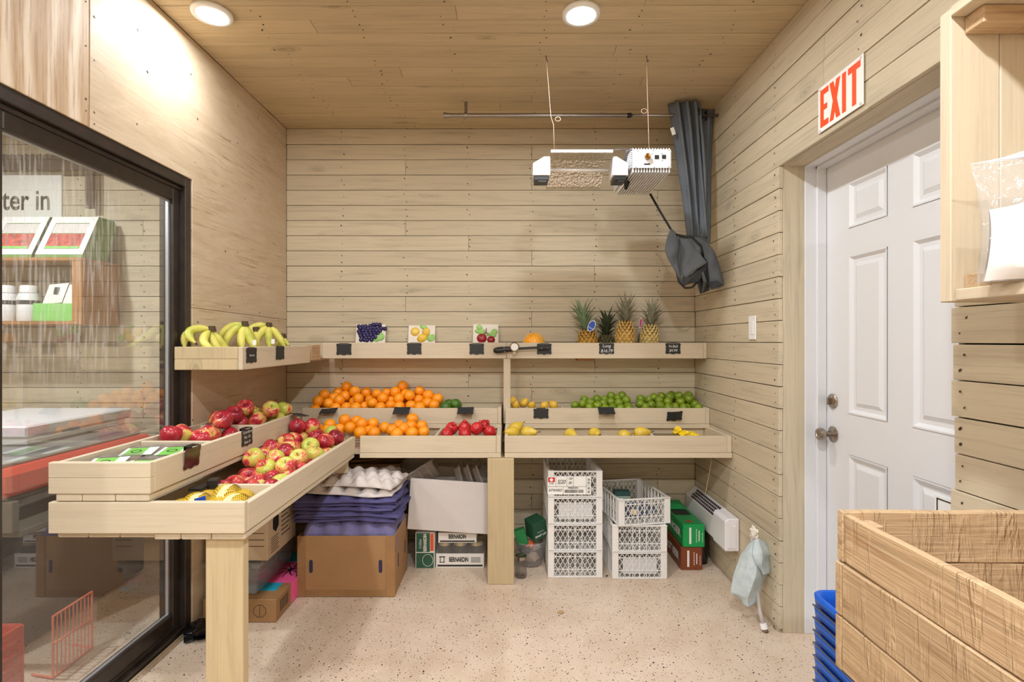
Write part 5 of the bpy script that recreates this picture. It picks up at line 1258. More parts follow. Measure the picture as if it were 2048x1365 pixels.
m = MB(); m.lathe([(0, 0), (0.021, 0)], 20); m.xf(Matrix.Translation(W(1029, 695, d_-0.0225)) @ Matrix.Rotation(PI/2, 4, 'X')); m.build('dial_face', M['labelwhite'], t)
m = MB(); m.lathe([(0, -0.003), (0.010, -0.003), (0.010, 0.006), (0, 0.006)], 14); m.xf(Matrix.Translation(W(1029, 706.5, d_-0.012)) @ Matrix.Rotation(-PI/2, 4, 'X')); m.build('knob', M['nickel'], t)
m = MB()
for px, py in ((1008, 696), (1009, 706), (1083, 699), (1095, 698)): m.lathe([(0, 0), (0.0028, 0)], 8, (0,0,0)); 
m = MB()
for px, py in ((1008, 696.5), (1009, 704.5), (1083, 698), (1095, 697)): c = W(px, py, d_-0.0195); m.obox(c, (0.0022, 0, 0), (0, 0.0008, 0), (0, 0, 0.0022))
o = m.build('rivets', M['nickel'], t); o['kind'] = 'stuff'
# ================================================================== netted bags, mushrooms, yellow bag
M['spud'] = plain('golden_potato', srgb(206, 158, 84), 0.6, namt=0.12, nscale=2)
def net_mat():
    n = NT('yellow_net'); n.t.nodes.remove(n.b)
    tc = n.n('ShaderNodeTexCoord'); 
    mp = n.n('ShaderNodeMapping', ins={'Vector': tc.outputs['UV'], 'Scale': (1, 1, 1)})
    sp = n.n('ShaderNodeSeparateXYZ', ins={0: mp.outputs[0]})
    u = n.math('FRACT', n.math('ADD', sp.outputs[0], sp.outputs[1])); v = n.math('FRACT', n.math('SUBTRACT', sp.outputs[0], sp.outputs[1]))
    a = n.math('LESS_THAN', u, 0.24); b = n.math('LESS_THAN', v, 0.24); k = n.math('MAXIMUM', a, b)
    tr = n.n('ShaderNodeBsdfTransparent'); df = n.n('ShaderNodeBsdfPrincipled'); df.inputs['Base Color'].default_value = srgb(228, 196, 30); df.inputs['Roughness'].default_value = 0.4
    mx = n.n('ShaderNodeMixShader', ins={0: k, 1: tr.outputs[0], 2: df.outputs[0]}); n.l(mx.outputs[0], n.out.inputs[0]); return n.m
M['ynet'] = net_mat(); M['strap'] = plain('white_label_strap', srgb(226, 230, 238), 0.4); M['bluep'] = plain('blue_print', srgb(20, 70, 170), 0.4)
nb = random.Random(21)
def netbag(c, ang, label, logo=False, L=0.19, wd=0.115):
    t = thing('netted_bag', label, 'bag', (c[0], c[1], c[2]), 'yellow netted bags in the lower left tray')
    Rz = Matrix.Rotation(ang, 4, 'Z'); T = Matrix.Translation(c) @ Rz
    cen = []
    for i in range(3):
        for j in range(2):
            p = Vector(((i-1)*L*0.30+nb.uniform(-0.008, 0.008), (j-0.5)*wd*0.5+nb.uniform(-0.005, 0.005), 0.032)); cen.append(p)
            o = inst('potato', ME['lime'], T @ p, t, (nb.uniform(0, 3), nb.uniform(0, 3), nb.uniform(0, 3)), (0.030, 0.027, 0.034)); o.data = ME['spud']
    cen.append(Vector((0.01, 0, 0.058))); o = inst('potato', ME['spud'], T @ cen[-1], t, (1, 0.4, 0), (0.030, 0.027, 0.03))
    nu, nv = 40, 20
    def fn(u, v):
        x = (u-0.5)*L*1.15; y = (v-0.5)*wd*1.3; z = 0.003
        for p in cen:
            q = ((x-p.x)**2+(y-p.y)**2)/0.040**2
            if q < 1: z = max(z, p.z+0.034*math.sqrt(1-q)*0.98)
        e = min(u, 1-u)*8
        return tuple(T @ Vector((x, y*min(1, 0.35+e), z)))
    m = MB(); m.grid(nu, nv, fn)
    # soften the drape
    V = [Vector(v) for v in m.v]
    for _ in range(2):
        Z = [v.z for v in V]
        for j in range(1, nv):
            for i in range(1, nu):
                k = j*(nu+1)+i; V[k].z = max((Z[k-1]+Z[k+1]+Z[k-nu-1]+Z[k+nu+1])/4, Z[k])
    m.v = [tuple(v) for v in V]
    o = m.build('net', M['ynet'], t, smooth=True)
    uv = o.data.uv_layers.new(name='UVMap')
    for p in o.data.polygons:
        for li in p.loop_indices:
            k = o.data.loops[li].vertex_index; uv.data[li].uv = ((k % (nu+1))/nu*L*1.15/0.0085, (k//(nu+1))/nv*wd*1.3/0.0085)
    # label strap over the bag
    pts = []
    for i in range(13):
        y = (i/12-0.5)*wd*1.15; z = 0.006+0.082*math.cos((i/12-0.5)*PI*0.9)**0.6; pts.append((y, z))
    m = MB(); x0, x1 = L*0.05, L*0.05+0.024
    vv = []
    for y, z in pts: vv += [tuple(T @ Vector((x0+y*0.3, y, z))), tuple(T @ Vector((x1+y*0.3, y, z)))]
    m.add(vv, [(2*i, 2*i+1, 2*i+3, 2*i+2) for i in range(12)]); st = m.build('label_strap', M['strap'], t)
    if logo:
        c_ = T @ Vector((x0+0.03, -wd*0.38, 0.066)); m = MB(); m.obox(c_, Rz.to_3x3() @ Vector((0.016, 0.002, 0.004)), Rz.to_3x3() @ Vector((0, 0.0012, 0.0004)), (0, 0, 0.019)); m.build('blue_label', M['bluep'], t)
    return t
m = MB(); m.lathe([(math.sin(PI*i/10) if 0 < i < 10 else 0, -math.cos(PI*i/10)) for i in range(11)], 14); ME['spud'] = m.mesh('potato', M['spud'], True)
netbag((-1.035, 1.675, 0.712), 0.15, 'yellow netted bag with blue labelled strap at the table corner', True, 0.16, 0.10)
netbag((-0.985, 1.762, 0.716), 0.1, 'yellow netted bag with white strap by the tray divider', False, 0.19, 0.10)
netbag((-0.905, 1.67, 0.714), -0.25, 'yellow netted bag in the front right corner of the tray', False, 0.11, 0.10)
# mushroom packs
M['mush'] = plain('brown_mushroom', srgb(150, 112, 84), 0.6, namt=0.2, nscale=30); M['packtray'] = plain('dark_pack_tray', srgb(60, 52, 46), 0.5); M['glabel'] = plain('green_label', srgb(112, 178, 74), 0.45, namt=0.1, nscale=20)
def pack(c, ang, label):
    t = thing('mushroom_pack', label, 'food pack', c, 'wrapped mushroom packs in the upper left tray'); T = Matrix.Translation(c) @ Matrix.Rotation(ang, 4, 'Z') @ Matrix.Rotation(0.10, 4, 'X')
    m = MB(); a, b, h_ = 0.068, 0.085, 0.038
    m.add([(-a*0.85, -b*0.85, 0), (a*0.85, -b*0.85, 0), (a*0.85, b*0.85, 0), (-a*0.85, b*0.85, 0), (-a, -b, h_), (a, -b, h_), (a, b, h_), (-a, b, h_)], [(0,3,2,1), (0,1,5,4), (1,2,6,5), (2,3,7,6), (3,0,4,7)]); m.xf(T); m.build('tray', M['packtray'], t)
    for i in range(3):
        for j in range(3):
            m = MB(); p = ((i-1)*0.042, (j-1)*0.052, 0.024); m.lathe([(0.010, -0.012), (0.010, 0.0), (0.021, 0.0), (0.022, 0.006), (0.017, 0.015), (0.008, 0.019), (0, 0.02)], 12, p); m.xf(T); m.build('mushroom', M['mush'], t, smooth=True)
    m = MB(); m.box(-a, a, -b, b, h_+0.0075, h_+0.0085); m.xf(T); m.build('film', M['film'], t)
    m = MB(); m.box(-a*0.95, a*0.55, -b*0.55, b*0.5, h_+0.0086, h_+0.0095); m.xf(T); g = m.build('label', M['glabel'], t)
    m = MB(); m.box(a*0.1, a*0.55, -b*0.55, b*0.5, h_+0.0096, h_+0.010); m.box(-a*0.95, -a*0.8, -b*0.55, b*0.5, h_+0.0096, h_+0.010); m.xf(T); m.build('label_band', M['paper'], g)
    m = MB(); 
    for k in range(12): aa, bb = 2*PI*k/12, 2*PI*(k+1)/12; m.bar((-a*0.35+0.015*math.cos(aa), 0.015*math.sin(aa), h_+0.0099), (-a*0.35+0.015*math.cos(bb), 0.015*math.sin(bb), h_+0.0099), 0.004, 0.0005)
    m.xf(T); m.build('label_mark', M['ink'], g)
zz = 0.850
pack((-1.325, 1.715, zz), 0.35, 'wrapped mushroom pack with green label nearest the tray end'); pack((-1.205, 1.70, zz-0.006), 0.15, 'wrapped mushroom pack with green label beside the tray side board')
pack((-1.335, 1.875, zz), 0.3, 'wrapped mushroom pack with green label against the glass side'); pack((-1.20, 1.868, zz+0.004), 0.2, 'wrapped mushroom pack with green label beside the divider')
# yellow bag and dark packs in the lower right tray
M['ybag'] = plain('yellow_plastic_bag', srgb(240, 206, 20), 0.3, namt=0.1, nscale=20)
t = thing('plastic_bag', 'crumpled yellow plastic bag in the lower right tray', 'bag', W(1373, 873, 2.93))
crumple('bag_body', W(1378, 873, 2.92), (0.055, 0.05, 0.022), 5, M['ybag'], '', '', 0.6, t); crumple('bag_neck', W(1356, 864, 2.94), (0.024, 0.02, 0.026), 9, M['ybag'], '', '', 0.5, t)
m = MB()
for k in range(5): p = W(1369+3*k, 874-1.2*k, 2.855); m.bar(p, p+Vector((0.006, 0, 0.014)), 0.0016, 0.0016)
m.build('scribble_print', M['ink'], t)
for k in range(2):
    m = MB(); m.box(sX(1303, 2.98)-0.03*k, sX(1352, 2.98), 2.90-0.07*k, 2.96-0.07*k, 0.7, 0.765-0.012*k); o = m.build('dark_pack', plain('wrapped_pack_%d' % k, srgb(*[(96, 84, 60), (110, 98, 74)][k]), 0.3, namt=0.4, nscale=30), None, bevel=0.004)
    tag(o, ['dark wrapped pack behind, left of the yellow bag', 'dark wrapped pack in front, left of the yellow bag'][k], 'food pack')
# ================================================================== grow lamp
dl = 2.45
t = thing('grow_lamp', 'white grow lamp with ballast hanging from the ceiling on two wires', 'lamp', (0.45, 2.6, 2.15))
M['hammer'] = NT('hammered_reflector'); n_ = M['hammer']; v_ = n_.coord((1,1,1), rnd=False); vo_ = n_.n('ShaderNodeTexVoronoi', ins={'Vector': v_, 'Scale': 75.0}); n_.col(srgb(238, 232, 222)); n_.bump(vo_.outputs['Distance'], 0.7, 0.006); M['hammer'] = n_.set(Roughness=0.34, Metallic=1.0)
M['lampw'] = plain('white_lamp_metal', srgb(232, 232, 234), 0.4)
M['dkgrey2'] = plain('shaded_ballast_core', srgb(44, 40, 36), 0.8)  # core darkened to put shade between the white fins
rx0, rx1 = sX(1102, dl), sX(1226, dl)
prof = [(2.452, 2.212), (2.47, 2.205), (2.50, 2.218), (2.55, 2.236), (2.60, 2.245), (2.65, 2.236), (2.70, 2.21), (2.745, 2.172), (2.78, 2.138), (2.80, 2.130)]
m = MB(); m.grid(1, len(prof)-1, lambda u, v: (rx0+(rx1-rx0)*u, *prof[int(round(v*(len(prof)-1)))]))
o = m.build('reflector', M['hammer'], t); md = o.modifiers.new('s', 'SOLIDIFY'); md.thickness = 0.002; md.offset = 1
m = MB(); m.box(rx0, rx1, 2.449, 2.453, 2.202, 2.215); m.build('reflector_lip', M['lampw'], t)
def cap(px0, px1, flip):
    x0, x1 = sX(px0, dl), sX(px1, dl); zt, zb = sZ(311, dl), sZ(349, dl)
    pl = [(x0, zb), (x1, zb), (x1, zt), (x0+0.056, zt), (x0, zt-0.033)] if not flip else [(x0, zb), (x1, zb), (x1, zt-0.033), (x1-0.056, zt), (x0, zt)]
    m = MB(); m.prism(pl, lambda a, b, k: (a, k, b), 2.465, 2.57); m.build('end_cap', M['lampw'], t, bevel=0.002)
    m = MB(); m.box(x0+0.008, x1-0.008, 2.47, 2.56, zb-0.022, zb-0.0005); m.box(x0+0.024, x1-0.016, 2.468, 2.50, zb-0.034, zb-0.0225); m.build('lamp_socket', M['black'], t, bevel=0.002)
cap(1066, 1101, False); cap(1227, 1258, True)
m = MB(); m.tube([(rx0-0.005, 2.60, 2.168), (rx1+0.005, 2.60, 2.168)], 0.010, 14); m.build('bulb', plain('opal_bulb', srgb(244, 242, 238), 0.15), t, smooth=True)
bx0, bx1, bz0, bz1 = sX(1263, dl), sX(1343, dl), sZ(338, dl), sZ(299, dl)
m = MB(); m.box(bx0+0.006, bx1-0.006, dl, 2.85, bz0+0.006, bz1-0.006); bal = m.build('ballast', M['dkgrey2'], t, bevel=0.006, seg=2)
for k in range(14):
    x = bx0+0.009+k*(bx1-bx0-0.018)/13; m = MB(); m.box(x-0.0030, x+0.0030, dl+0.004, 2.845, bz0-0.016, bz0+0.0055); m.box(x-0.0022, x+0.0022, dl+0.004, 2.845, bz1-0.0055, bz1+0.006); m.build('cooling_fin', M['lampw'], bal)
for k in range(9):
    z = bz0+0.010+k*(bz1-bz0-0.02)/8
    for x in (bx0-0.002, bx1-0.0055): m = MB(); m.box(x-0.002, x+0.0075, dl+0.004, 2.845, z-0.002, z+0.002); m.build('cooling_fin', M['lampw'], bal)
m = MB(); m.box(bx0+0.004, bx1-0.004, dl-0.003, dl-0.0005, bz0+0.002, bz1-0.002); m.build('face_plate', M['lampw'], bal, bevel=0.001)
m = MB(); m.box(sX(1309, dl), sX(1317.5, dl), dl-0.0045, dl-0.003, sZ(319.5, dl), sZ(311.5, dl)); m.box(sX(1323.5, dl), sX(1331.5, dl), dl-0.0045, dl-0.003, sZ(319, dl), sZ(311, dl)); m.build('data_port', M['chalk'], bal)
m = MB(); m.lathe([(0, 0.014), (0.010, 0.016), (0.014, 0.012), (0.014, -0.002), (0, -0.002)], 18); m.xf(Matrix.Translation((sX(1294, dl), dl-0.004, sZ(315, dl))) @ Matrix.Rotation(PI/2, 4, 'X')); m.build('dimmer_knob', plain('brass_knob', srgb(178, 132, 74), 0.3, metal=1.0), bal, smooth=True, angle=40)
m = MB()
for px, py in ((1276, 302.5), (1307, 301.5), (1304, 308.5), (1324, 308), (1338, 301.5), (1325, 322), (1289, 330), (1309, 335), (1272, 335), (1338, 334)): c = W(px, py, dl-0.0035); m.obox(c, (0.0018, 0, 0), (0, 0.0006, 0), (0, 0, 0.0018))
m.box(sX(1288, dl), sX(1300, dl), dl-0.0036, dl-0.003, sZ(331, dl), sZ(328, dl)); o = m.build('screws', M['ink'], bal); o['kind'] = 'stuff'
m = MB(); m.tube([(bx0-0.01, 2.50, bz0+0.01), (bx0-0.012, 2.52, bz0-0.04), (bx0-0.002, 2.56, bz0-0.06), (bx0+0.02, 2.60, bz0-0.02)], 0.009, 10); m.build('lamp_lead', M['black'], t, smooth=True)
m = MB(); m.tube([(rx1+0.08, 2.55, 2.19), (bx0-0.012, 2.50, 2.225), (bx0+0.01, 2.46, 2.222)], 0.005, 8); m.tube([(rx1, 2.452, 2.214), (rx1+0.05, 2.46, 2.222), (bx0+0.005, 2.46, 2.215)], 0.0016, 6); m.build('link_wire', plain('grey_lead', srgb(110, 110, 122), 0.5), t, smooth=True)
def hangwire(px_top, pts, loop, lr):
    top = W(px_top, 112, 2.457); top.z = ZC
    m = MB(); m.tube([top]+pts, 0.0011, 6)
    lp = []
    for k in range(13): a = 2*PI*k/12; lp.append(Vector(loop)+Vector((lr*math.cos(a)*1.0, 0.004, lr*0.8*math.sin(a))))
    m.tube(lp, 0.0010, 6); m.build('hanging_wire', M['rope'], t, smooth=True)
    m = MB(); m.tube([top+Vector((0, 0, 0.005)), top+Vector((0.002, 0, -0.02)), top+Vector((0.006, 0, -0.03)), top+Vector((0.009, 0, -0.02))], 0.002, 6); m.build('ceiling_hook', M['nail'], t)
hangwire(1092, [W(1096, 160, 2.455), W(1101, 225, 2.452), W(1102, 235, 2.452), W(1107, 250, 2.451), W(1108.5, 303, 2.45)], W(1116, 238, 2.45), 0.013)
hangwire(1293, [W(1294.5, 180, 2.455), W(1296, 225, 2.456), W(1297, 262, 2.458), W(1298, 297, 2.46)], W(1289, 222, 2.45), 0.014)
# black power cord from the ballast to the curtain tie
t = thing('power_cord', 'black power cord running from the ballast down to the curtain', 'cord', W(1345, 470, 2.85))
m = MB(); m.tube([W(1300, 388, 2.84), W(1318, 420, 2.85), W(1342, 460, 2.83), W(1352, 470, 2.80), W(1362, 472, 2.775), W(1385, 476, 2.775), W(1402, 492, 2.775), W(1407, 515, 2.775)], 0.006, 8); m.tube([W(1352, 540, 2.80), W(1358, 565, 2.80), W(1370, 577, 2.80), W(1384, 576, 2.80), W(1395, 564, 2.80)], 0.006, 8); m.build('cord', M['black'], t, smooth=True)
# ================================================================== curtain rod and curtain
dr = 2.93; zr = sZ(231.5, dr)
t = thing('curtain_rod', 'grey metal curtain rod below the ceiling', 'curtain rod', (0.4, dr, zr))
M['rodm'] = plain('brushed_grey_rod', srgb(150, 142, 136), 0.35, metal=0.9)
m = MB(); m.tube([(sX(903, dr), dr, zr), (sX(1258, dr), dr, zr)], 0.0115, 16); m.build('tube', M['rodm'], t, smooth=True, angle=40)
m = MB(); m.tube([(sX(1258, dr), dr, zr), (XR-0.004, dr, zr)], 0.0085, 14); m.build('inner_tube', M['rodm'], t, smooth=True)
m = MB(); m.lathe([(0, 0), (0.016, 0), (0.0165, 0.012), (0.013, 0.03), (0.013, 0.045), (0, 0.046)], 18, (sX(887, dr), dr, zr), 'x'); m.build('end_cap', M['rodm'], t, smooth=True, angle=40)
m = MB(); m.box(sX(929, dr), sX(935, dr), dr-0.004, dr+0.004, zr-0.012, ZC-0.0005); m.lathe([(0.0125, -0.008), (0.017, -0.008), (0.017, 0.008), (0.0125, 0.008)], 16, (sX(932, dr), dr, zr), 'x'); m.build('bracket', M['rodm'], t)
m = MB(); m.lathe([(0.009, -0.011), (0.0135, -0.011), (0.0135, 0.011), (0.009, 0.011)], 16, (sX(1258, dr), dr, zr), 'x'); m.build('clamp_ring', M['black'], t)
M['cloth'] = plain('slate_grey_cloth', srgb(100, 107, 116), 0.9, namt=0.12, nscale=6, bump=0.25, bscale=260)
M['cloth_shade'] = plain('slate_cloth_shaded', srgb(58, 61, 66), 0.95, namt=0.1, nscale=6)  # darker copy of the curtain cloth, shade of the under folds in its colour
cur = thing('curtain', 'slate grey grommet curtain knotted up in the back right corner', 'curtain', (1.06, 2.9, 1.6))
# pleated body: a folded strip that narrows towards the knot
def pleats(x0t, x1t, x0b, x1b, zt, zb, n, dep_t, dep_b, y0t, y0b, name, ph=0.0, skew=0.0):
    NU, NV = n*12, 26
    def fn(u, v):
        e = v**0.85; x0, x1 = x0t+(x0b-x0t)*e, x1t+(x1b-x1t)*e; dp = dep_t+(dep_b-dep_t)*e
        a = u*n*2*PI+ph; x = x0+(x1-x0)*u + 0.012*math.sin(a*2)*(1-0.3*v)
        y = y0t+(y0b-y0t)*e + dp*math.sin(a) + 0.008*math.sin(5*v+u*7)
        x += skew*math.sin(v*PI)*0.5
        z = zt+(zb-zt)*v + (0.012*math.sin(a) if v < 0.02 else 0)
        return (x, y, z)
    m = MB(); m.grid(NU, NV, fn); o = m.build(name, M['cloth'], cur, smooth=True); md = o.modifiers.new('s', 'SOLIDIFY'); md.thickness = 0.003; return o
X = lambda px, d_=2.93: sX(px, d_); Z = lambda py, d_=2.93: sZ(py, d_)
pleats(X(1338), X(1390), X(1368), X(1408), Z(207), Z(480), 3, 0.045, 0.018, 2.92, 2.88, 'pleated_panel', 0.6, 0.0)
pleats(X(1388), X(1400), X(1394), X(1416), Z(208), Z(490), 1, 0.04, 0.015, 2.93, 2.88, 'pleated_panel', 2.2, 0.02)
pleats(X(1402), X(1431), X(1396), X(1414), Z(215), Z(485), 1, 0.012, 0.012, 2.955, 2.90, 'pleated_panel', 0.4, -0.01)
for px, y in ((1412, 2.93), (1393, 2.90), (1372, 2.905)):
    m = MB(); pts = [Vector((X(px), y, zr))+Vector((0.004*math.cos(k*PI/8), 0.022*math.cos(k*PI/8), 0.024*math.sin(k*PI/8))) for k in range(17)]; m.tube(pts, 0.005, 8); m.build('grommet', M['black'], cur, smooth=True)
m = MB(); m.obox(W(1346, 263, 2.875), (0.010, 0, 0.004), (0, 0.0006, 0), (-0.006, 0, 0.020)); m.build('care_tag', M['paper'], cur)
# knotted lower part: puffed folded flaps
def puff(name, poly, d0, bulge, thick, mat='cloth', slope=(0, 0), seed=0):
    P2 = [(1000+x/2.625, 100+y/2.625) for x, y in poly]
    # round the outline a little
    Q = []
    for i in range(len(P2)):
        p, q = Vector(P2[i]), Vector(P2[(i+1) % len(P2)])
        for k in (0.08, 0.36, 0.64, 0.92): Q.append(p.lerp(q, k))
    c = sum(Q, Vector((0, 0)))/len(Q); rings = [1, 0.93, 0.78, 0.58, 0.34, 0.12]; n = len(Q); vv = []
    for side in (0, 1):
        for r in rings:
            for q in Q:
                p = c+(q-c)*r; h = (1-r*r)**0.7 if r < 1 else 0
                dd = d0+slope[0]*(p.x-c.x)+slope[1]*(p.y-c.y)
                w_ = 0.006*noise.noise(Vector((p.x*0.08, p.y*0.08, seed)))+0.010*math.sin(p.x*0.16+p.y*0.10+seed)*h
                dd += (-bulge*h+w_) if side == 0 else (thick*0.3+thick*h)
                vv.append(W(p.x, p.y, dd))
    R_ = len(rings); ff = []
    for sd in (0, 1):
        o_ = sd*R_*n
        for j in range(R_-1):
            for k in range(n): ff.append((o_+j*n+k, o_+j*n+(k+1) % n, o_+(j+1)*n+(k+1) % n, o_+(j+1)*n+k))
        ff.append(tuple(o_+(R_-1)*n+k for k in range(n)))
    for k in range(n): ff.append((k, (k+1) % n, R_*n+(k+1) % n, R_*n+k))
    m = MB(); m.add(vv, ff); return m.build(name, M[mat], cur, smooth=True)
puff('knot_tail', [(985, 985), (1045, 985), (1095, 1015), (1130, 1065), (1155, 1140), (1176, 1238), (1150, 1252), (1105, 1262), (1092, 1205), (1080, 1120), (1045, 1050)], 2.84, 0.035, 0.05, seed=1)
puff('knot_tail', [(1040, 1040), (1085, 1110), (1098, 1215), (1100, 1265), (1050, 1284), (1035, 1225), (1030, 1140)], 2.835, 0.02, 0.04, 'cloth_shade', seed=2)
puff('knot_loop', [(896, 938), (928, 965), (945, 1010), (938, 1100), (948, 1180), (962, 1245), (940, 1215), (922, 1170), (880, 1095), (864, 1050), (876, 990)], 2.80, 0.022, 0.04, 'cloth', (0.0012, 0), seed=3)
puff('knot_flap', [(936, 975), (985, 985), (1020, 1035), (1088, 1118), (1058, 1140), (1012, 1165), (975, 1210), (950, 1185), (940, 1100), (945, 1020)], 2.785, 0.030, 0.05, 'cloth', (-0.0012, 0), seed=4)
puff('knot_flap', [(1000, 1000), (1060, 1030), (1070, 1085), (1050, 1090), (1015, 1050)], 2.79, 0.02, 0.03, 'cloth', seed=8)
puff('knot_fold', [(955, 1195), (985, 1195), (1020, 1165), (1088, 1122), (1078, 1180), (1035, 1222), (985, 1232), (962, 1246)], 2.795, 0.018, 0.04, 'cloth_shade', seed=5)
puff('knot_fold', [(1088, 1224), (1140, 1212), (1174, 1236), (1110, 1258)], 2.80, 0.004, 0.02, 'cloth_shade', seed=6)  # dark flap standing for the shaded opening of the tail
m = MB(); m.tube([W(1405, 545, 2.80), W(1410, 565, 2.80), W(1405, 586, 2.80)], [0.016, 0.022, 0.010], 8); m.build('tie_end', M['black'], cur)
# ================================================================== right wall: sign, switch, heater, towel
def exit_sign():
    t = thing('exit_sign', 'white sign with orange EXIT letters above the door', 'sign', (XR, 1.85, 2.187))
    Y0, Y1 = 1.724, 1.976; z0, z1 = 2.098, 2.270; x = XR-0.004
    m = MB(); m.box(x-0.0015, x, Y0, Y1, z0, z1); m.build('plate', M['paper'], t)
    mt = plain('orange_red_letters', srgb(240, 84, 34), 0.45)
    xx = x-0.0022; H = z1-z0; zb, zt = z0+0.016, z1-0.014; st = 0.021
    def rect(a, b, c, d_):  # a,b along reading direction from the far edge
        return (xx, xx+0.0006, Y1-b, Y1-a, c, d_)
    def letter(mb): mb.build('letter', mt, t)
    m = MB(); a = 0.014; w = 0.050
    m.box(*rect(a, a+st, zb, zt)); m.box(*rect(a+st, a+w, zt-0.022, zt)); m.box(*rect(a+st, a+w-0.008, (zb+zt)/2-0.010, (zb+zt)/2+0.011)); m.box(*rect(a+st, a+w, zb, zb+0.022)); letter(m)
    a = 0.070; w = 0.062; m = MB()
    for s_ in (0, 1):
        p = [(a if s_ == 0 else a+w-0.023, zb), (a+0.023 if s_ == 0 else a+w, zb), (a+w if s_ == 0 else a+0.023, zt), (a+w-0.023 if s_ == 0 else a, zt)]
        m.prism(p, lambda u, v, k: (k, Y1-u, v), xx-0.0001*s_, xx+0.0006)
    letter(m)
    a = 0.142; m = MB(); m.box(*rect(a, a+st, zb, zt)); letter(m)
    a = 0.174; w = 0.064; m = MB(); m.box(*rect(a, a+w, zt-0.023, zt)); m.box(*rect(a+w/2-st/2, a+w/2+st/2, zb, zt-0.023)); letter(m)
    m = MB()
    for y in (Y0+0.012, Y1-0.012):
        for z in (z0+0.008, z1-0.008): m.lathe([(0, -0.006), (0.004, -0.005), (0.005, 0)], 10, (0,0,0)) if False else m.obox((x-0.003, y, z), (0.002, 0, 0), (0, 0.004, 0), (0, 0, 0.004))
    m.build('push_pins', plain('clear_pin', srgb(220, 220, 222), 0.2), t, bevel=0.001)
exit_sign()
ysw = XR*F/(1507-VX)
t = thing('light_switch', 'white light switch plate on the right board wall', 'switch', (XR, ysw, 1.30))
m = MB(); m.box(XR-0.008, XR-0.002, ysw-0.036, ysw+0.036, 1.306, 1.422); m.build('plate', M['plastic'], t, bevel=0.002)
m = MB(); m.box(XR-0.0105, XR-0.008, ysw-0.017, ysw+0.017, 1.331, 1.397); m.build('rocker', M['plastic'], t, bevel=0.0015)
t.location.z = 1.30
# baseboard heater
HX, HY0, HY1, HZ0, HZ1 = 1.128, 2.657, 3.27, 0.209, 0.372
t = thing('wall_heater', 'white convector heater mounted low on the right wall', 'heater', (1.16, 2.96, 0.209))
M['heater'] = plain('white_enamel', srgb(226, 224, 228), 0.35)
pl = [(HX, HZ0), (XR-0.004, HZ0), (XR-0.004, HZ1+0.004), (HX+0.058, HZ1+0.004), (HX+0.002, HZ1-0.048)]
m = MB(); m.prism(pl, lambda a, b, k: (a, k, b), HY0+0.16, HY1); m.build('casing', M['heater'], t, bevel=0.003)
m = MB(); m.prism([(HX-0.006, HZ0-0.004), (XR-0.004, HZ0-0.004), (XR-0.004, HZ1+0.002), (HX+0.012, HZ1+0.002), (HX-0.006, HZ1-0.012)], lambda a, b, k: (a, k, b), HY0, HY0+0.16); m.build('control_end', M['heater'], t, bevel=0.005, seg=2)
m = MB(); m.box(HX+0.006, XR-0.02, HY0-0.003, HY0, HZ0+0.012, HZ1-0.014); m.build('end_plate', M['heater'], t, bevel=0.002)
m = MB(); m.lathe([(0, 0.002), (0.006, 0.002), (0.007, 0)], 14); m.xf(Matrix.Translation((HX+0.042, HY0-0.003, HZ1-0.035)) @ Matrix.Rotation(PI/2, 4, 'X')); m.build('indicator', M['plastic'], t)
e = Vector((0.056, 0, 0.052)).normalized(); nn = Vector((-0.052, 0, 0.056)).normalized(); p0 = Vector((HX+0.002, 0, HZ1-0.048))
sl_ = MB(); sl_.obox((0, 0, 0), e*0.0062, (0, 0.0085, 0), nn*0.0006); slm = sl_.mesh('vent_slot', M['ink'])
for j in range(4):
    for k in range(17):
        y = HY0+0.185+0.0215*k+(0.0107 if j % 2 else 0); inst('vent_slot', slm, p0+e*(0.012+0.0165*j)+nn*0.0004+Vector((0, y, 0)), t)
m = MB(); m.tube([W(1423, 922, 2.9), W(1419, 945, 2.93), W(1411, 988, 2.98)], 0.002, 6); tag(m.build('heater_cord', plain('cream_cord', srgb(210, 190, 150), 0.6)), 'thin pale cord dropping from the table to the heater', 'cord')
# pipe stub with towel
yp = XR*F/(1513-VX)
t = thing('drain_pipe', 'grey hose with white cap sticking out of foam in the wall', 'pipe', (1.16, 2.4, 0))
m = MB(); m.tube([(XR-0.002, yp, 0.352), (XR-0.03, yp-0.015, 0.345), (XR-0.040, yp-0.04, 0.30), (XR-0.045, yp-0.09, 0.18), W(1520, 1225, 2.33), W(1527, 1253, 2.29)], 0.0095, 10); m.build('hose', plain('grey_hose', srgb(176, 164, 156), 0.5), t, smooth=True)
c = W(1527.5, 1255, 2.29); m = MB(); m.tube([c+Vector((-0.002, 0.004, 0.014)), c+Vector((0.002, -0.004, -0.008))], 0.0155, 16); m.build('cap', M['plastic'], t, smooth=True, angle=40)
m = MB(); m.tube([c+Vector((0.002, -0.004, -0.008)), c+Vector((0.006, -0.01, -0.020))], [0.013, 0.010], 12); m.build('hose_end', plain('rubber_end', srgb(120, 100, 86), 0.7), t, smooth=True)
crumple('foam', (XR-0.008, yp+0.005, 0.362), (0.016, 0.03, 0.032), 12, M['dustw'], '', '', 0.5, t)
tw_ = thing('towel', 'pale blue grey terry towel draped over the wall pipe', 'towel', (1.12, 2.40, 0.05))
M['terry'] = plain('terry_cloth', srgb(186, 197, 199), 0.98, namt=0.12, nscale=30, bump=1.0, bscale=220)
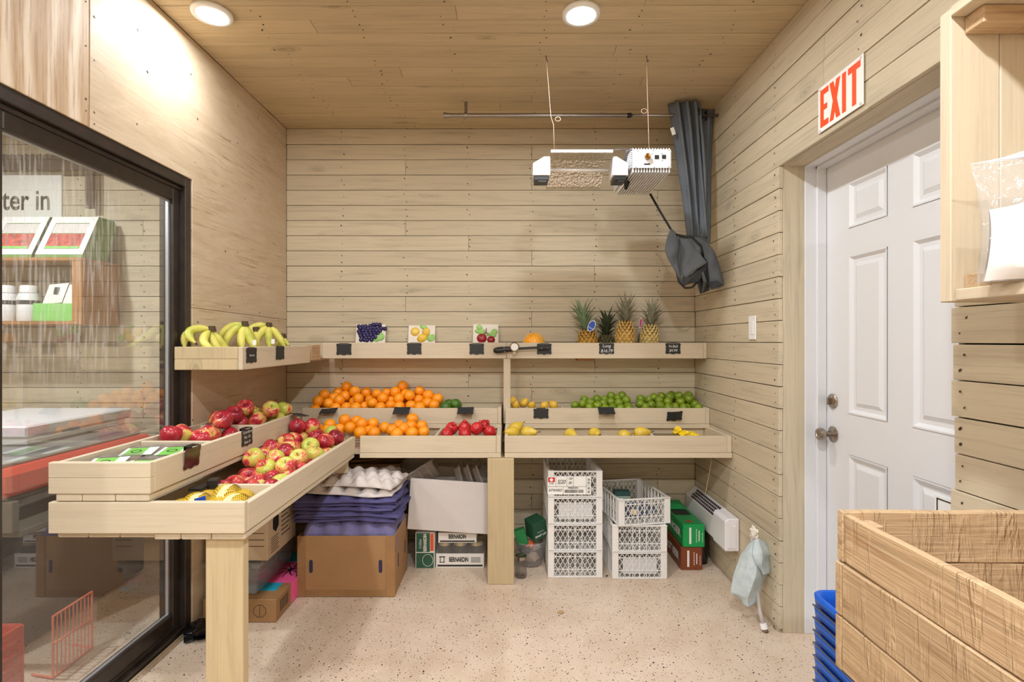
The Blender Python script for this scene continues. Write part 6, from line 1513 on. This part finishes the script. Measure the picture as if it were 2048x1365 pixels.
def sheet(corners, n1, n2, wave, ph, name):
    # corners given as rows of points (pixel x, pixel y, depth); smooth interpolation between rows
    rows = [[W(*p) for p in r] for r in corners]
    def lerp_row(r, u):
        f = u*(len(r)-1); i = min(int(f), len(r)-2); k = f-i; return r[i].lerp(r[i+1], k*k*(3-2*k)*0.5+k*0.5)
    def fn(u, v):
        f = v*(len(rows)-1); i = min(int(f), len(rows)-2); k = f-i
        p = lerp_row(rows[i], u).lerp(lerp_row(rows[i+1], u), k)
        p = p+Vector((-1, -0.6, 0))*wave*math.sin(u*9+ph+v*2.0)*(0.3+0.7*v)+Vector((0.3, -1, 0.2))*wave*0.5*math.sin(v*8+u*5+ph)
        return tuple(p)
    m = MB(); m.grid(n1, n2, fn); o = m.build(name, M['terry'], tw_, smooth=True); md = o.modifiers.new('s', 'SOLIDIFY'); md.thickness = 0.006; return o
sheet([[(1498, 1086, 2.40), (1508, 1080, 2.38), (1520, 1078, 2.38), (1527, 1084, 2.42)],
       [(1481, 1110, 2.40), (1497, 1105, 2.34), (1515, 1108, 2.32), (1540, 1110, 2.38)],
       [(1470, 1150, 2.40), (1492, 1150, 2.33), (1512, 1150, 2.32), (1534, 1150, 2.36)],
       [(1463, 1185, 2.40), (1480, 1195, 2.35), (1500, 1195, 2.33), (1522, 1178, 2.36)],
       [(1466, 1190, 2.40), (1484, 1208, 2.36), (1500, 1216, 2.34), (1512, 1206, 2.36)]], 34, 36, 0.009, 0.5, 'front_fold')
sheet([[(1509, 1080, 2.37), (1518, 1078, 2.36), (1528, 1084, 2.39)], [(1508, 1110, 2.31), (1524, 1105, 2.30), (1541, 1112, 2.36)], [(1510, 1130, 2.31), (1526, 1132, 2.30), (1540, 1132, 2.36)], [(1524, 1146, 2.31), (1531, 1150, 2.31), (1538, 1148, 2.36)]], 18, 20, 0.010, 2.1, 'side_fold')
# ================================================================== shelf box on the right wall, bag of powder
t = thing('wall_cabinet', 'open beige board shelf box at the upper right edge', 'shelf', (1.09, 0.8, 1.384))
PX0, PY0, PY1 = 0.956, 1.108, 1.137
fx(t, 'side_board', PX0, 1.062, PY0, PY1, 1.384, 2.02, 'z', M['tray_z']); fx(t, 'side_board', 1.0635, XR-0.003, PY0, PY1, 1.384, 2.02, 'z', M['tray_z'])
fx(t, 'shelf_board', PX0+0.008, 1.08, 0.35, PY0-0.001, 1.386, 1.411, 'y', M['tray_y']); fx(t, 'shelf_board', 1.082, XR-0.003, 0.35, PY0-0.001, 1.386, 1.411, 'y', M['tray_y'])
fx(t, 'top_board', PX0-0.002, 1.08, 0.35, PY0-0.001, 2.000, 2.022, 'y', M['tray_y']); fx(t, 'top_board', 1.082, XR-0.003, 0.35, PY0-0.001, 2.000, 2.022, 'y', M['tray_y'])
fx(t, 'cleat', 0.985, XR-0.004, 1.062, PY0-0.001, 1.962, 1.999, 'x', M['raw_x']); fx(t, 'cleat', 0.985, XR-0.004, 1.074, PY0-0.001, 1.4115, 1.443, 'x', M['raw_x'])
fx(t, 'side_board', PX0, XR-0.003, 0.32, 0.349, 1.384, 2.02, 'z', M['tray_z'])
bg = thing('powder_pouch', 'clear zip pouch of white powder on the right shelf box', 'bag', (1.0, 0.97, 1.412))
M['pouch'] = clear('clear_pouch_film', (0.95, 0.95, 0.96, 1), 1.55, 0.12, (0.85, 0.86, 0.88, 1), 0.10, 0.5); M['powder'] = plain('white_powder', srgb(240, 234, 228), 0.9, namt=0.03, nscale=10)
def pouch(z0, z1, wfn, tfn, name, mat, ny=24, nz=24):
    cxp, cyp = 1.010, 0.955; m = MB(); dirx = Vector((0.86, -0.5, 0)).normalized(); dirn = Vector((-0.5, -0.86, 0)).normalized()
    for sg in (1, -1):
        def fn(u, v):
            z = z0+(z1-z0)*v; s_ = (u-0.5)*2; w_ = wfn(v); th = tfn(v)*math.sqrt(max(0, 1-s_**2*0.98))
            k = 0.004*noise.noise(Vector((u*7, v*9, 2.0*sg)))*(1-abs(s_))
            p = Vector((cxp, cyp, z))+dirx*s_*w_+dirn*sg*(th+k)+Vector((0, 0, (0.006*math.sin(s_*3)+0.022*s_)*v)); return tuple(p)
        m.grid(ny, nz, fn)
    return m.build(name, mat, bg, smooth=True)
pouch(1.413, 1.668, lambda v: 0.105-0.012*math.sin(v*PI)+0.008*v, lambda v: 0.004+0.052*max(0, 1-v*1.12)**0.5*(0.5+0.5*min(1, v*6)), 'pouch_film', M['pouch'])
pouch(1.416, 1.578, lambda v: 0.094-0.010*math.sin(v*PI*0.7), lambda v: 0.002+0.047*max(0, 1-v**3)**0.5*(0.55+0.45*min(1, v*6)), 'powder', M['powder'])
pouch(1.648, 1.672, lambda v: 0.114, lambda v: 0.0045, 'zip_strip', plain('grey_zip', srgb(190, 192, 196), 0.35), 20, 4)
# ================================================================== blue baskets and the wooden crate
M['blue'] = plain('blue_plastic', srgb(10, 96, 214), 0.3)
def basket_mesh():
    X0, X1, Y0, Y1, H = -0.15, 0.15, -0.215, 0.215, 0.19
    def loop(x, y, r, z, n=5):
        pts = []
        for cx, cy, a0 in ((x-r, y-r, 0), (-(x-r), y-r, 90), (-(x-r), -(y-r), 180), (x-r, -(y-r), 270)):
            for i in range(n+1): a = math.radians(a0+90*i/n); pts.append((cx+r*math.cos(a), cy+r*math.sin(a), z))
        return pts
    L = [loop(0.115, 0.175, 0.03, 0.0), loop(0.122, 0.185, 0.035, 0.10), loop(0.136, 0.200, 0.035, H-0.030), loop(0.150, 0.215, 0.04, H-0.028), loop(0.152, 0.217, 0.04, H-0.004), loop(0.148, 0.213, 0.038, H), loop(0.138, 0.203, 0.034, H-0.002), loop(0.131, 0.196, 0.032, H-0.03), loop(0.112, 0.172, 0.028, 0.004)]
    m = MB(); n = len(L[0]); vv = [p for l in L for p in l]; ff = [(i*n+k, i*n+(k+1) % n, (i+1)*n+(k+1) % n, (i+1)*n+k) for i in range(len(L)-1) for k in range(n)]
    ff.append(tuple(range(n))); ff.append(tuple(range((len(L)-1)*n, len(L)*n))); m.add(vv, ff); return m.mesh('tub', M['blue'], True)
bm_ = basket_mesh()
m = MB(); m.tube([(-0.156, 0.185, 0.158), (-0.158, -0.10, 0.158), (-0.158, -0.15, 0.156), (-0.150, -0.175, 0.150), (-0.12, -0.19, 0.150)], 0.003, 6); hm_ = m.mesh('handle', M['steel'], True)
m = MB(); m.tube([(0.156, 0.185, 0.158), (0.158, -0.15, 0.156), (0.12, -0.19, 0.150)], 0.003, 6); hm2 = m.mesh('handle', M['steel'], True)
bxc, byc = sX(1617, 1.63)+0.152, 1.63-0.217; pit = 0.0275*1.42
nb_ = 10
zt = sZ(1183, 1.62)
for k in range(nb_):
    z = zt-0.19-pit*k
    if z < 0.0: break
    lab = 'topmost blue shopping basket in the nested stack by the door' if k == 0 else 'blue shopping basket, %s from the top of the nested stack' % ORD[k+1]
    b = thing('shopping_basket', lab, 'basket', (bxc, byc, z), 'nested blue shopping baskets')
    for nm, me in (('tub', bm_), ('handle', hm_), ('handle', hm2)):
        o = bpy.data.objects.new(nm, me); COL.objects.link(o); o.parent = b
    lastz = z
# the wooden crate
KX, KY, KZ1 = sX(1671, 1.05), 1.05, sZ(1022, 1.05)
kt = thing('wooden_crate', 'rough wooden plank crate in the lower right corner', 'crate', (0.93, 0.72, 0.633))
kr = random.Random(2)
def plank(name, x0, x1, y0, y1, z0, z1, ax):
    m = MB()
    L_ = (y1-y0) if ax == 'y' else (x1-x0); N = 14; sd = kr.uniform(0, 50)
    vv = []
    for i in range(N+1):
        f = i/N; e0 = 0.0028*noise.noise(Vector((f*5, sd, 0))); e1 = 0.0028*noise.noise(Vector((f*5, sd, 3)))
        o1 = 0.0012*noise.noise(Vector((f*6, sd, 7)))
        if ax == 'y': y = y0+L_*f; vv += [(x0+o1, y, z0+e0), (x1, y, z0+e0), (x1, y, z1+e1), (x0+o1, y, z1+e1)]
        else: x = x0+L_*f; vv += [(x, y0+o1, z0+e0), (x, y1, z0+e0), (x, y1, z1+e1), (x, y0+o1, z1+e1)]
    ff = [(4*i+a, 4*i+(a+1) % 4, 4*(i+1)+(a+1) % 4, 4*(i+1)+a) for i in range(N) for a in range(4)] + [(0,1,2,3), (4*N, 4*N+1, 4*N+2, 4*N+3)]
    m.add(vv, ff); return m.build(name, M['raw_'+ax], kt, bevel=0.002)
zs = [KZ1, KZ1-0.1005, KZ1-0.209, KZ1-0.318]; T_ = 0.019; KX1 = 1.185; KYN = 0.42
for i in range(3):
    plank('plank', KX+(0.004 if i == 0 else 0), KX+T_, KYN, KY-T_-0.001, zs[i+1]+0.0025, zs[i]-0.001, 'y')
    plank('plank', KX-0.001+(0.004 if i == 0 else 0), KX1, KY-T_, KY, zs[i+1]+0.0015, zs[i]+(0.002 if i == 0 else -0.001), 'x')
    plank('plank', KX1-T_, KX1, KYN+T_, KY-T_-0.001, zs[i+1]+0.0025, zs[i]-0.001, 'y')
    plank('plank', KX+T_+0.001, KX1, KYN, KYN+T_, zs[i+1]+0.0025, zs[i]-0.001, 'x')
for x0 in (KX+T_+0.001, KX1-T_-0.039):
    for y0 in (KY-T_-0.039, KYN+T_+0.001):
        fx(kt, 'corner_post', x0, x0+0.038, y0, y0+0.038, zs[3]+0.02, KZ1-0.012, 'z', M['raw_z'])
for k in range(5): fx(kt, 'base_plank', KX+T_, KX1-T_, KYN+T_+0.118*k, KYN+T_+0.118*k+0.112, zs[3]+0.002, zs[3]+0.018, 'x', M['raw_x'])
sd_ = thing('display_stand', 'plain wooden stand carrying the rough plank crate', 'stand', (0.93, 0.72, 0))
fx(sd_, 'top', KX+0.04, KX1, KYN+0.02, KY-0.03, zs[3]-0.022, zs[3]-0.001, 'x', M['raw_x'])
for x0 in (KX+0.05, KX1-0.05):
    for y0 in (KYN+0.03, KY-0.08): fx(sd_, 'leg', x0, x0+0.04, y0, y0+0.04, 0.0, zs[3]-0.023, 'z', M['raw_z'])
# ================================================================== beyond the glass
M['freezw'] = plain('white_freezer_lid', srgb(226, 226, 230), 0.4); M['dkgrey'] = plain('dark_grey_body', srgb(64, 62, 66), 0.5)
t = thing('chest_freezer', 'red rimmed chest freezer with white lid beyond the glass', 'freezer', (-2.5, 2.45, 0))
fx(t, 'body', -2.95, -2.04, 2.03, 2.87, 0.02, 0.665, 'x', M['dkgrey'], 0.01); fx(t, 'rim', -2.97, -2.0, 2.01, 2.89, 0.666, 0.78, 'x', M['red'], 0.025)
fx(t, 'glass_top', -2.93, -2.06, 2.04, 2.86, 0.7805, 0.795, 'x', plain('dark_glass_top', srgb(120, 118, 116), 0.05), 0.003)
fx(t, 'lid_base', -2.93, -2.32, 2.46, 3.10, 0.796, 0.835, 'x', M['freezw'], 0.006); fx(t, 'lid', -2.95, -2.30, 2.44, 3.12, 0.836, 0.892, 'x', M['freezw'], 0.008)
# wall crate shelf with goods
cx_ = -2.50; cy0, cy1 = 2.995, YB-0.004; cz0, cz1 = 1.397, 1.79
t = thing('crate_shelf', 'old wooden crate hung as a shelf beyond the glass', 'shelf', (-2.85, 3.15, cz0))
for k in range(3): fx(t, 'side_slat', cx_-0.02, cx_, cy0+0.102*k+0.001, cy0+0.102*(k+1)-0.001 if k < 2 else cy1, cz0, cz1-0.02, 'z', M['crate_z'])
fx(t, 'top_board', -3.25, cx_, cy0, cy0+0.15, cz1-0.019, cz1, 'x', M['crate_x']); fx(t, 'top_board', -3.25, cx_, cy0+0.152, cy1, cz1-0.019, cz1, 'x', M['crate_x'])
fx(t, 'bottom_board', -3.25, cx_-0.021, cy0, cy0+0.15, cz0, cz0+0.019, 'x', M['crate_x']); fx(t, 'bottom_board', -3.25, cx_-0.021, cy0+0.152, cy1, cz0, cz0+0.019, 'x', M['crate_x'])
fx(t, 'corner_post', cx_-0.06, cx_-0.021, cy0+0.002, cy0+0.04, cz0+0.0195, cz1-0.0195, 'z', M['crate_z'])
M['gcard'] = plain('green_display_card', srgb(92, 140, 62), 0.6, namt=0.08, nscale=15); M['ltgreen'] = plain('light_green_box', srgb(132, 206, 104), 0.5)
M['redp'] = plain('red_packets', srgb(190, 90, 84), 0.4, namt=0.5, nscale=40)
def display_box(x0, x1, label):
    t = thing('display_box', label, 'display box', ((x0+x1)/2, 3.1, cz1), 'green display boxes on the crate shelf')
    ya, yb_ = cy0+0.012, YB-0.02; h = 0.27
    poly = [(ya, cz1+0.001), (ya+0.19, cz1+0.001), (yb_, cz1+h-0.03), (yb_-0.02, cz1+h), (ya+0.13, cz1+h)]
    m = MB(); m.prism(poly, lambda a, b, k: (k, a, b), x0, x1); m.build('carton', M['gcard'], t, bevel=0.002)
    e = Vector((0, 0.13, h)).normalized(); nn = Vector((0, -h, 0.13)).normalized(); L_ = math.hypot(0.13, h); c0 = Vector(((x0+x1)/2, ya, cz1)); hw = (x1-x0)/2
    m = MB()
    for (a0, a1, u0, u1) in ((0.02, 0.06, -1, 1), (L_-0.05, L_-0.003, -1, 1), (0.06, L_-0.05, -1, -0.74), (0.06, L_-0.05, 0.74, 1)):
        m.obox(c0+e*((a0+a1)/2)+nn*0.002+Vector((hw*(u0+u1)/2, 0, 0)), (hw*(u1-u0)/2, 0, 0), e*((a1-a0)/2), nn*0.0015)
    m.build('white_frame', M['paper'], t)
    m = MB(); m.obox(c0+e*0.115+nn*0.001, (hw*0.73, 0, 0), e*0.055, nn*0.001); m.build('packets', M['redp'], t)
    m = MB(); m.obox(c0+e*0.21+nn*0.001, (hw*0.73, 0, 0), e*0.035, nn*0.001); m.build('header_card', M['whitecard'], t)
    m = MB(); m.obox(c0+e*0.070+nn*0.004, (hw*0.72, 0, 0), e*0.008, nn*0.001); m.build('green_band', M['ltgreen'], t)
display_box(-2.79, -2.51, 'green display box on the crate, right hand one'); display_box(-3.09, -2.81, 'green display box on the crate, left hand one')
for k, (x, z) in enumerate(((-3.02, 0), (-2.885, 0))):
    t = thing('white_bottle', ['squat white bottle at the left inside the crate shelf', 'squat white bottle second inside the crate shelf'][k], 'bottle', (x, 3.08, cz0+0.02), 'white bottles in the crate shelf')
    m = MB(); m.lathe([(0, 0), (0.055, 0), (0.058, 0.006), (0.058, 0.14), (0.05, 0.165), (0.04, 0.17)], 20, (x, 3.08, cz0+0.0195)); m.build('body', M['plastic'], t, smooth=True, angle=40)
    m = MB(); m.lathe([(0.045, 0.171), (0.045, 0.205), (0.04, 0.215), (0, 0.22)], 20, (x, 3.08, cz0+0.0195)); m.build('cap', M['plastic'], t, smooth=True, angle=40)
    m = MB(); m.lathe([(0.0585, 0.10), (0.0585, 0.125)], 20, (x, 3.08, cz0+0.0195)); m.build('label_band', M['dkgrey'], t, smooth=True)
t = thing('carton', 'light green low carton inside the crate shelf', 'box', (-2.68, 3.08, cz0+0.02)); m = MB(); m.box(-2.81, -2.575, 3.02, 3.16, cz0+0.0195, cz0+0.125); m.build('carton', M['ltgreen'], t, bevel=0.002)
for k, (x, dz) in enumerate(((-2.72, 0), (-2.60, 0))):
    t = thing('printed_card', ['white printed card on the green carton, left one', 'white printed card on the green carton, right one'][k], 'card', (x, 3.07, cz0+0.126), 'cards in the crate shelf')
    m = MB(); m.obox((x, 3.075, cz0+0.126+0.062), (0.055, 0.004, 0.006), (0, 0.003, 0.0006), (0.012, 0.012, 0.060)); m.build('card', M['paper'], t)
    m = MB(); m.obox((x+0.004, 3.0715, cz0+0.126+0.078), (0.014, 0, 0), (0, 0.0006, 0), (0.003, 0.003, 0.022)); m.build('print', M['dkgrey'], t)
# sign board
t = thing('sign_board', 'white sign with large dark lettering hung high beyond the glass', 'sign', (-3.05, YB-0.01, 2.2))
sx1_ = sX(121, 3.28); m = MB(); m.box(-3.95, sx1_, YB-0.014, YB-0.003, sZ(452, 3.28), sZ(343, 3.28)); m.build('board', M['paper'], t, bevel=0.002)
text('Water in', 0.24, (sX(17, 3.28), YB-0.0148, sZ(400, 3.28)), EX, EZ, M['ink'], t, bold=0.004, fit=(0.52, 0.135))
M['dkarea'] = plain('dark_area_brown', srgb(84, 68, 56), 0.8, namt=0.2, nscale=20)  # strip added for the dark jagged area on the glass
t = thing('dark_area_strip', 'dark brown strip above the sign, standing in for a dark area of the glass', 'dark_strip', (-2.9, 3.2, 2.3))
m = MB(); zb_ = sZ(342, 3.24); zt_ = sZ(303, 3.24); xr_ = sX(190, 3.24)
pts = [(-4.0, zb_), (xr_-0.05, zb_), (xr_-0.05, sZ(418, 3.24)), (xr_, sZ(418, 3.24)), (xr_, zt_-0.06)]
k = 0
x = xr_-0.05
while x > -4.0: pts.append((x, zt_-0.03+0.004*(k % 2)*2)); x -= 0.022; k += 1
pts.append((-4.0, zt_))
m.prism(pts, lambda a, b, kk: (a, kk, b), 3.225, 3.245); m.build('strip', M['dkarea'], t)
# wire rack and red crate on the floor
t = thing('wire_rack', 'pink wire rack panel standing on the floor beyond the glass', 'rack', (-1.74, 2.04, 0))
M['pinkw'] = plain('pink_coated_wire', srgb(232, 124, 96), 0.4); M['redc'] = plain('red_crate_plastic', srgb(206, 62, 44), 0.4)
ra, rb = W(106, 1358, 1.965), W(184, 1300, 2.16); ra.z = 0.006; rb.z = 0.006; hh = 0.235
m = MB()
for z in (0.0, 0.125, hh): m.tube([ra+Vector((0, 0, z)), rb+Vector((0, 0, z))], 0.004, 6)
for p in (ra, rb): m.tube([p, p+Vector((0, 0, hh))], 0.004, 6)
m.build('frame', M['pinkw'], t)
for k in range(1, 10): m = MB(); p = ra.lerp(rb, k/10); m.tube([p, p+Vector((0, 0, hh))], 0.0024, 5); m.build('wire', M['pinkw'], t)
m = MB()
for p in (ra, rb): m.tube([p, p+Vector((-0.10, 0.02, 0))], 0.004, 6)
m.build('foot', M['pinkw'], t)
t = thing('plastic_crate', 'red ribbed plastic crate on the floor beyond the glass', 'crate', (-1.93, 1.75, 0))
rx_, ry_ = -1.79, 1.62
rbox(rx_-0.26, rx_, ry_, ry_+0.27, 0.001, 0.255, 0.006).build('body', M['redc'], t, bevel=0.006)
for k in range(5):
    m = MB(); m.tube([(rx_+0.002, ry_+0.14, 0.04+0.042*k), (rx_+0.002, ry_+0.245, 0.04+0.042*k)], 0.010, 10); m.build('rib', M['redc'], t, smooth=True)
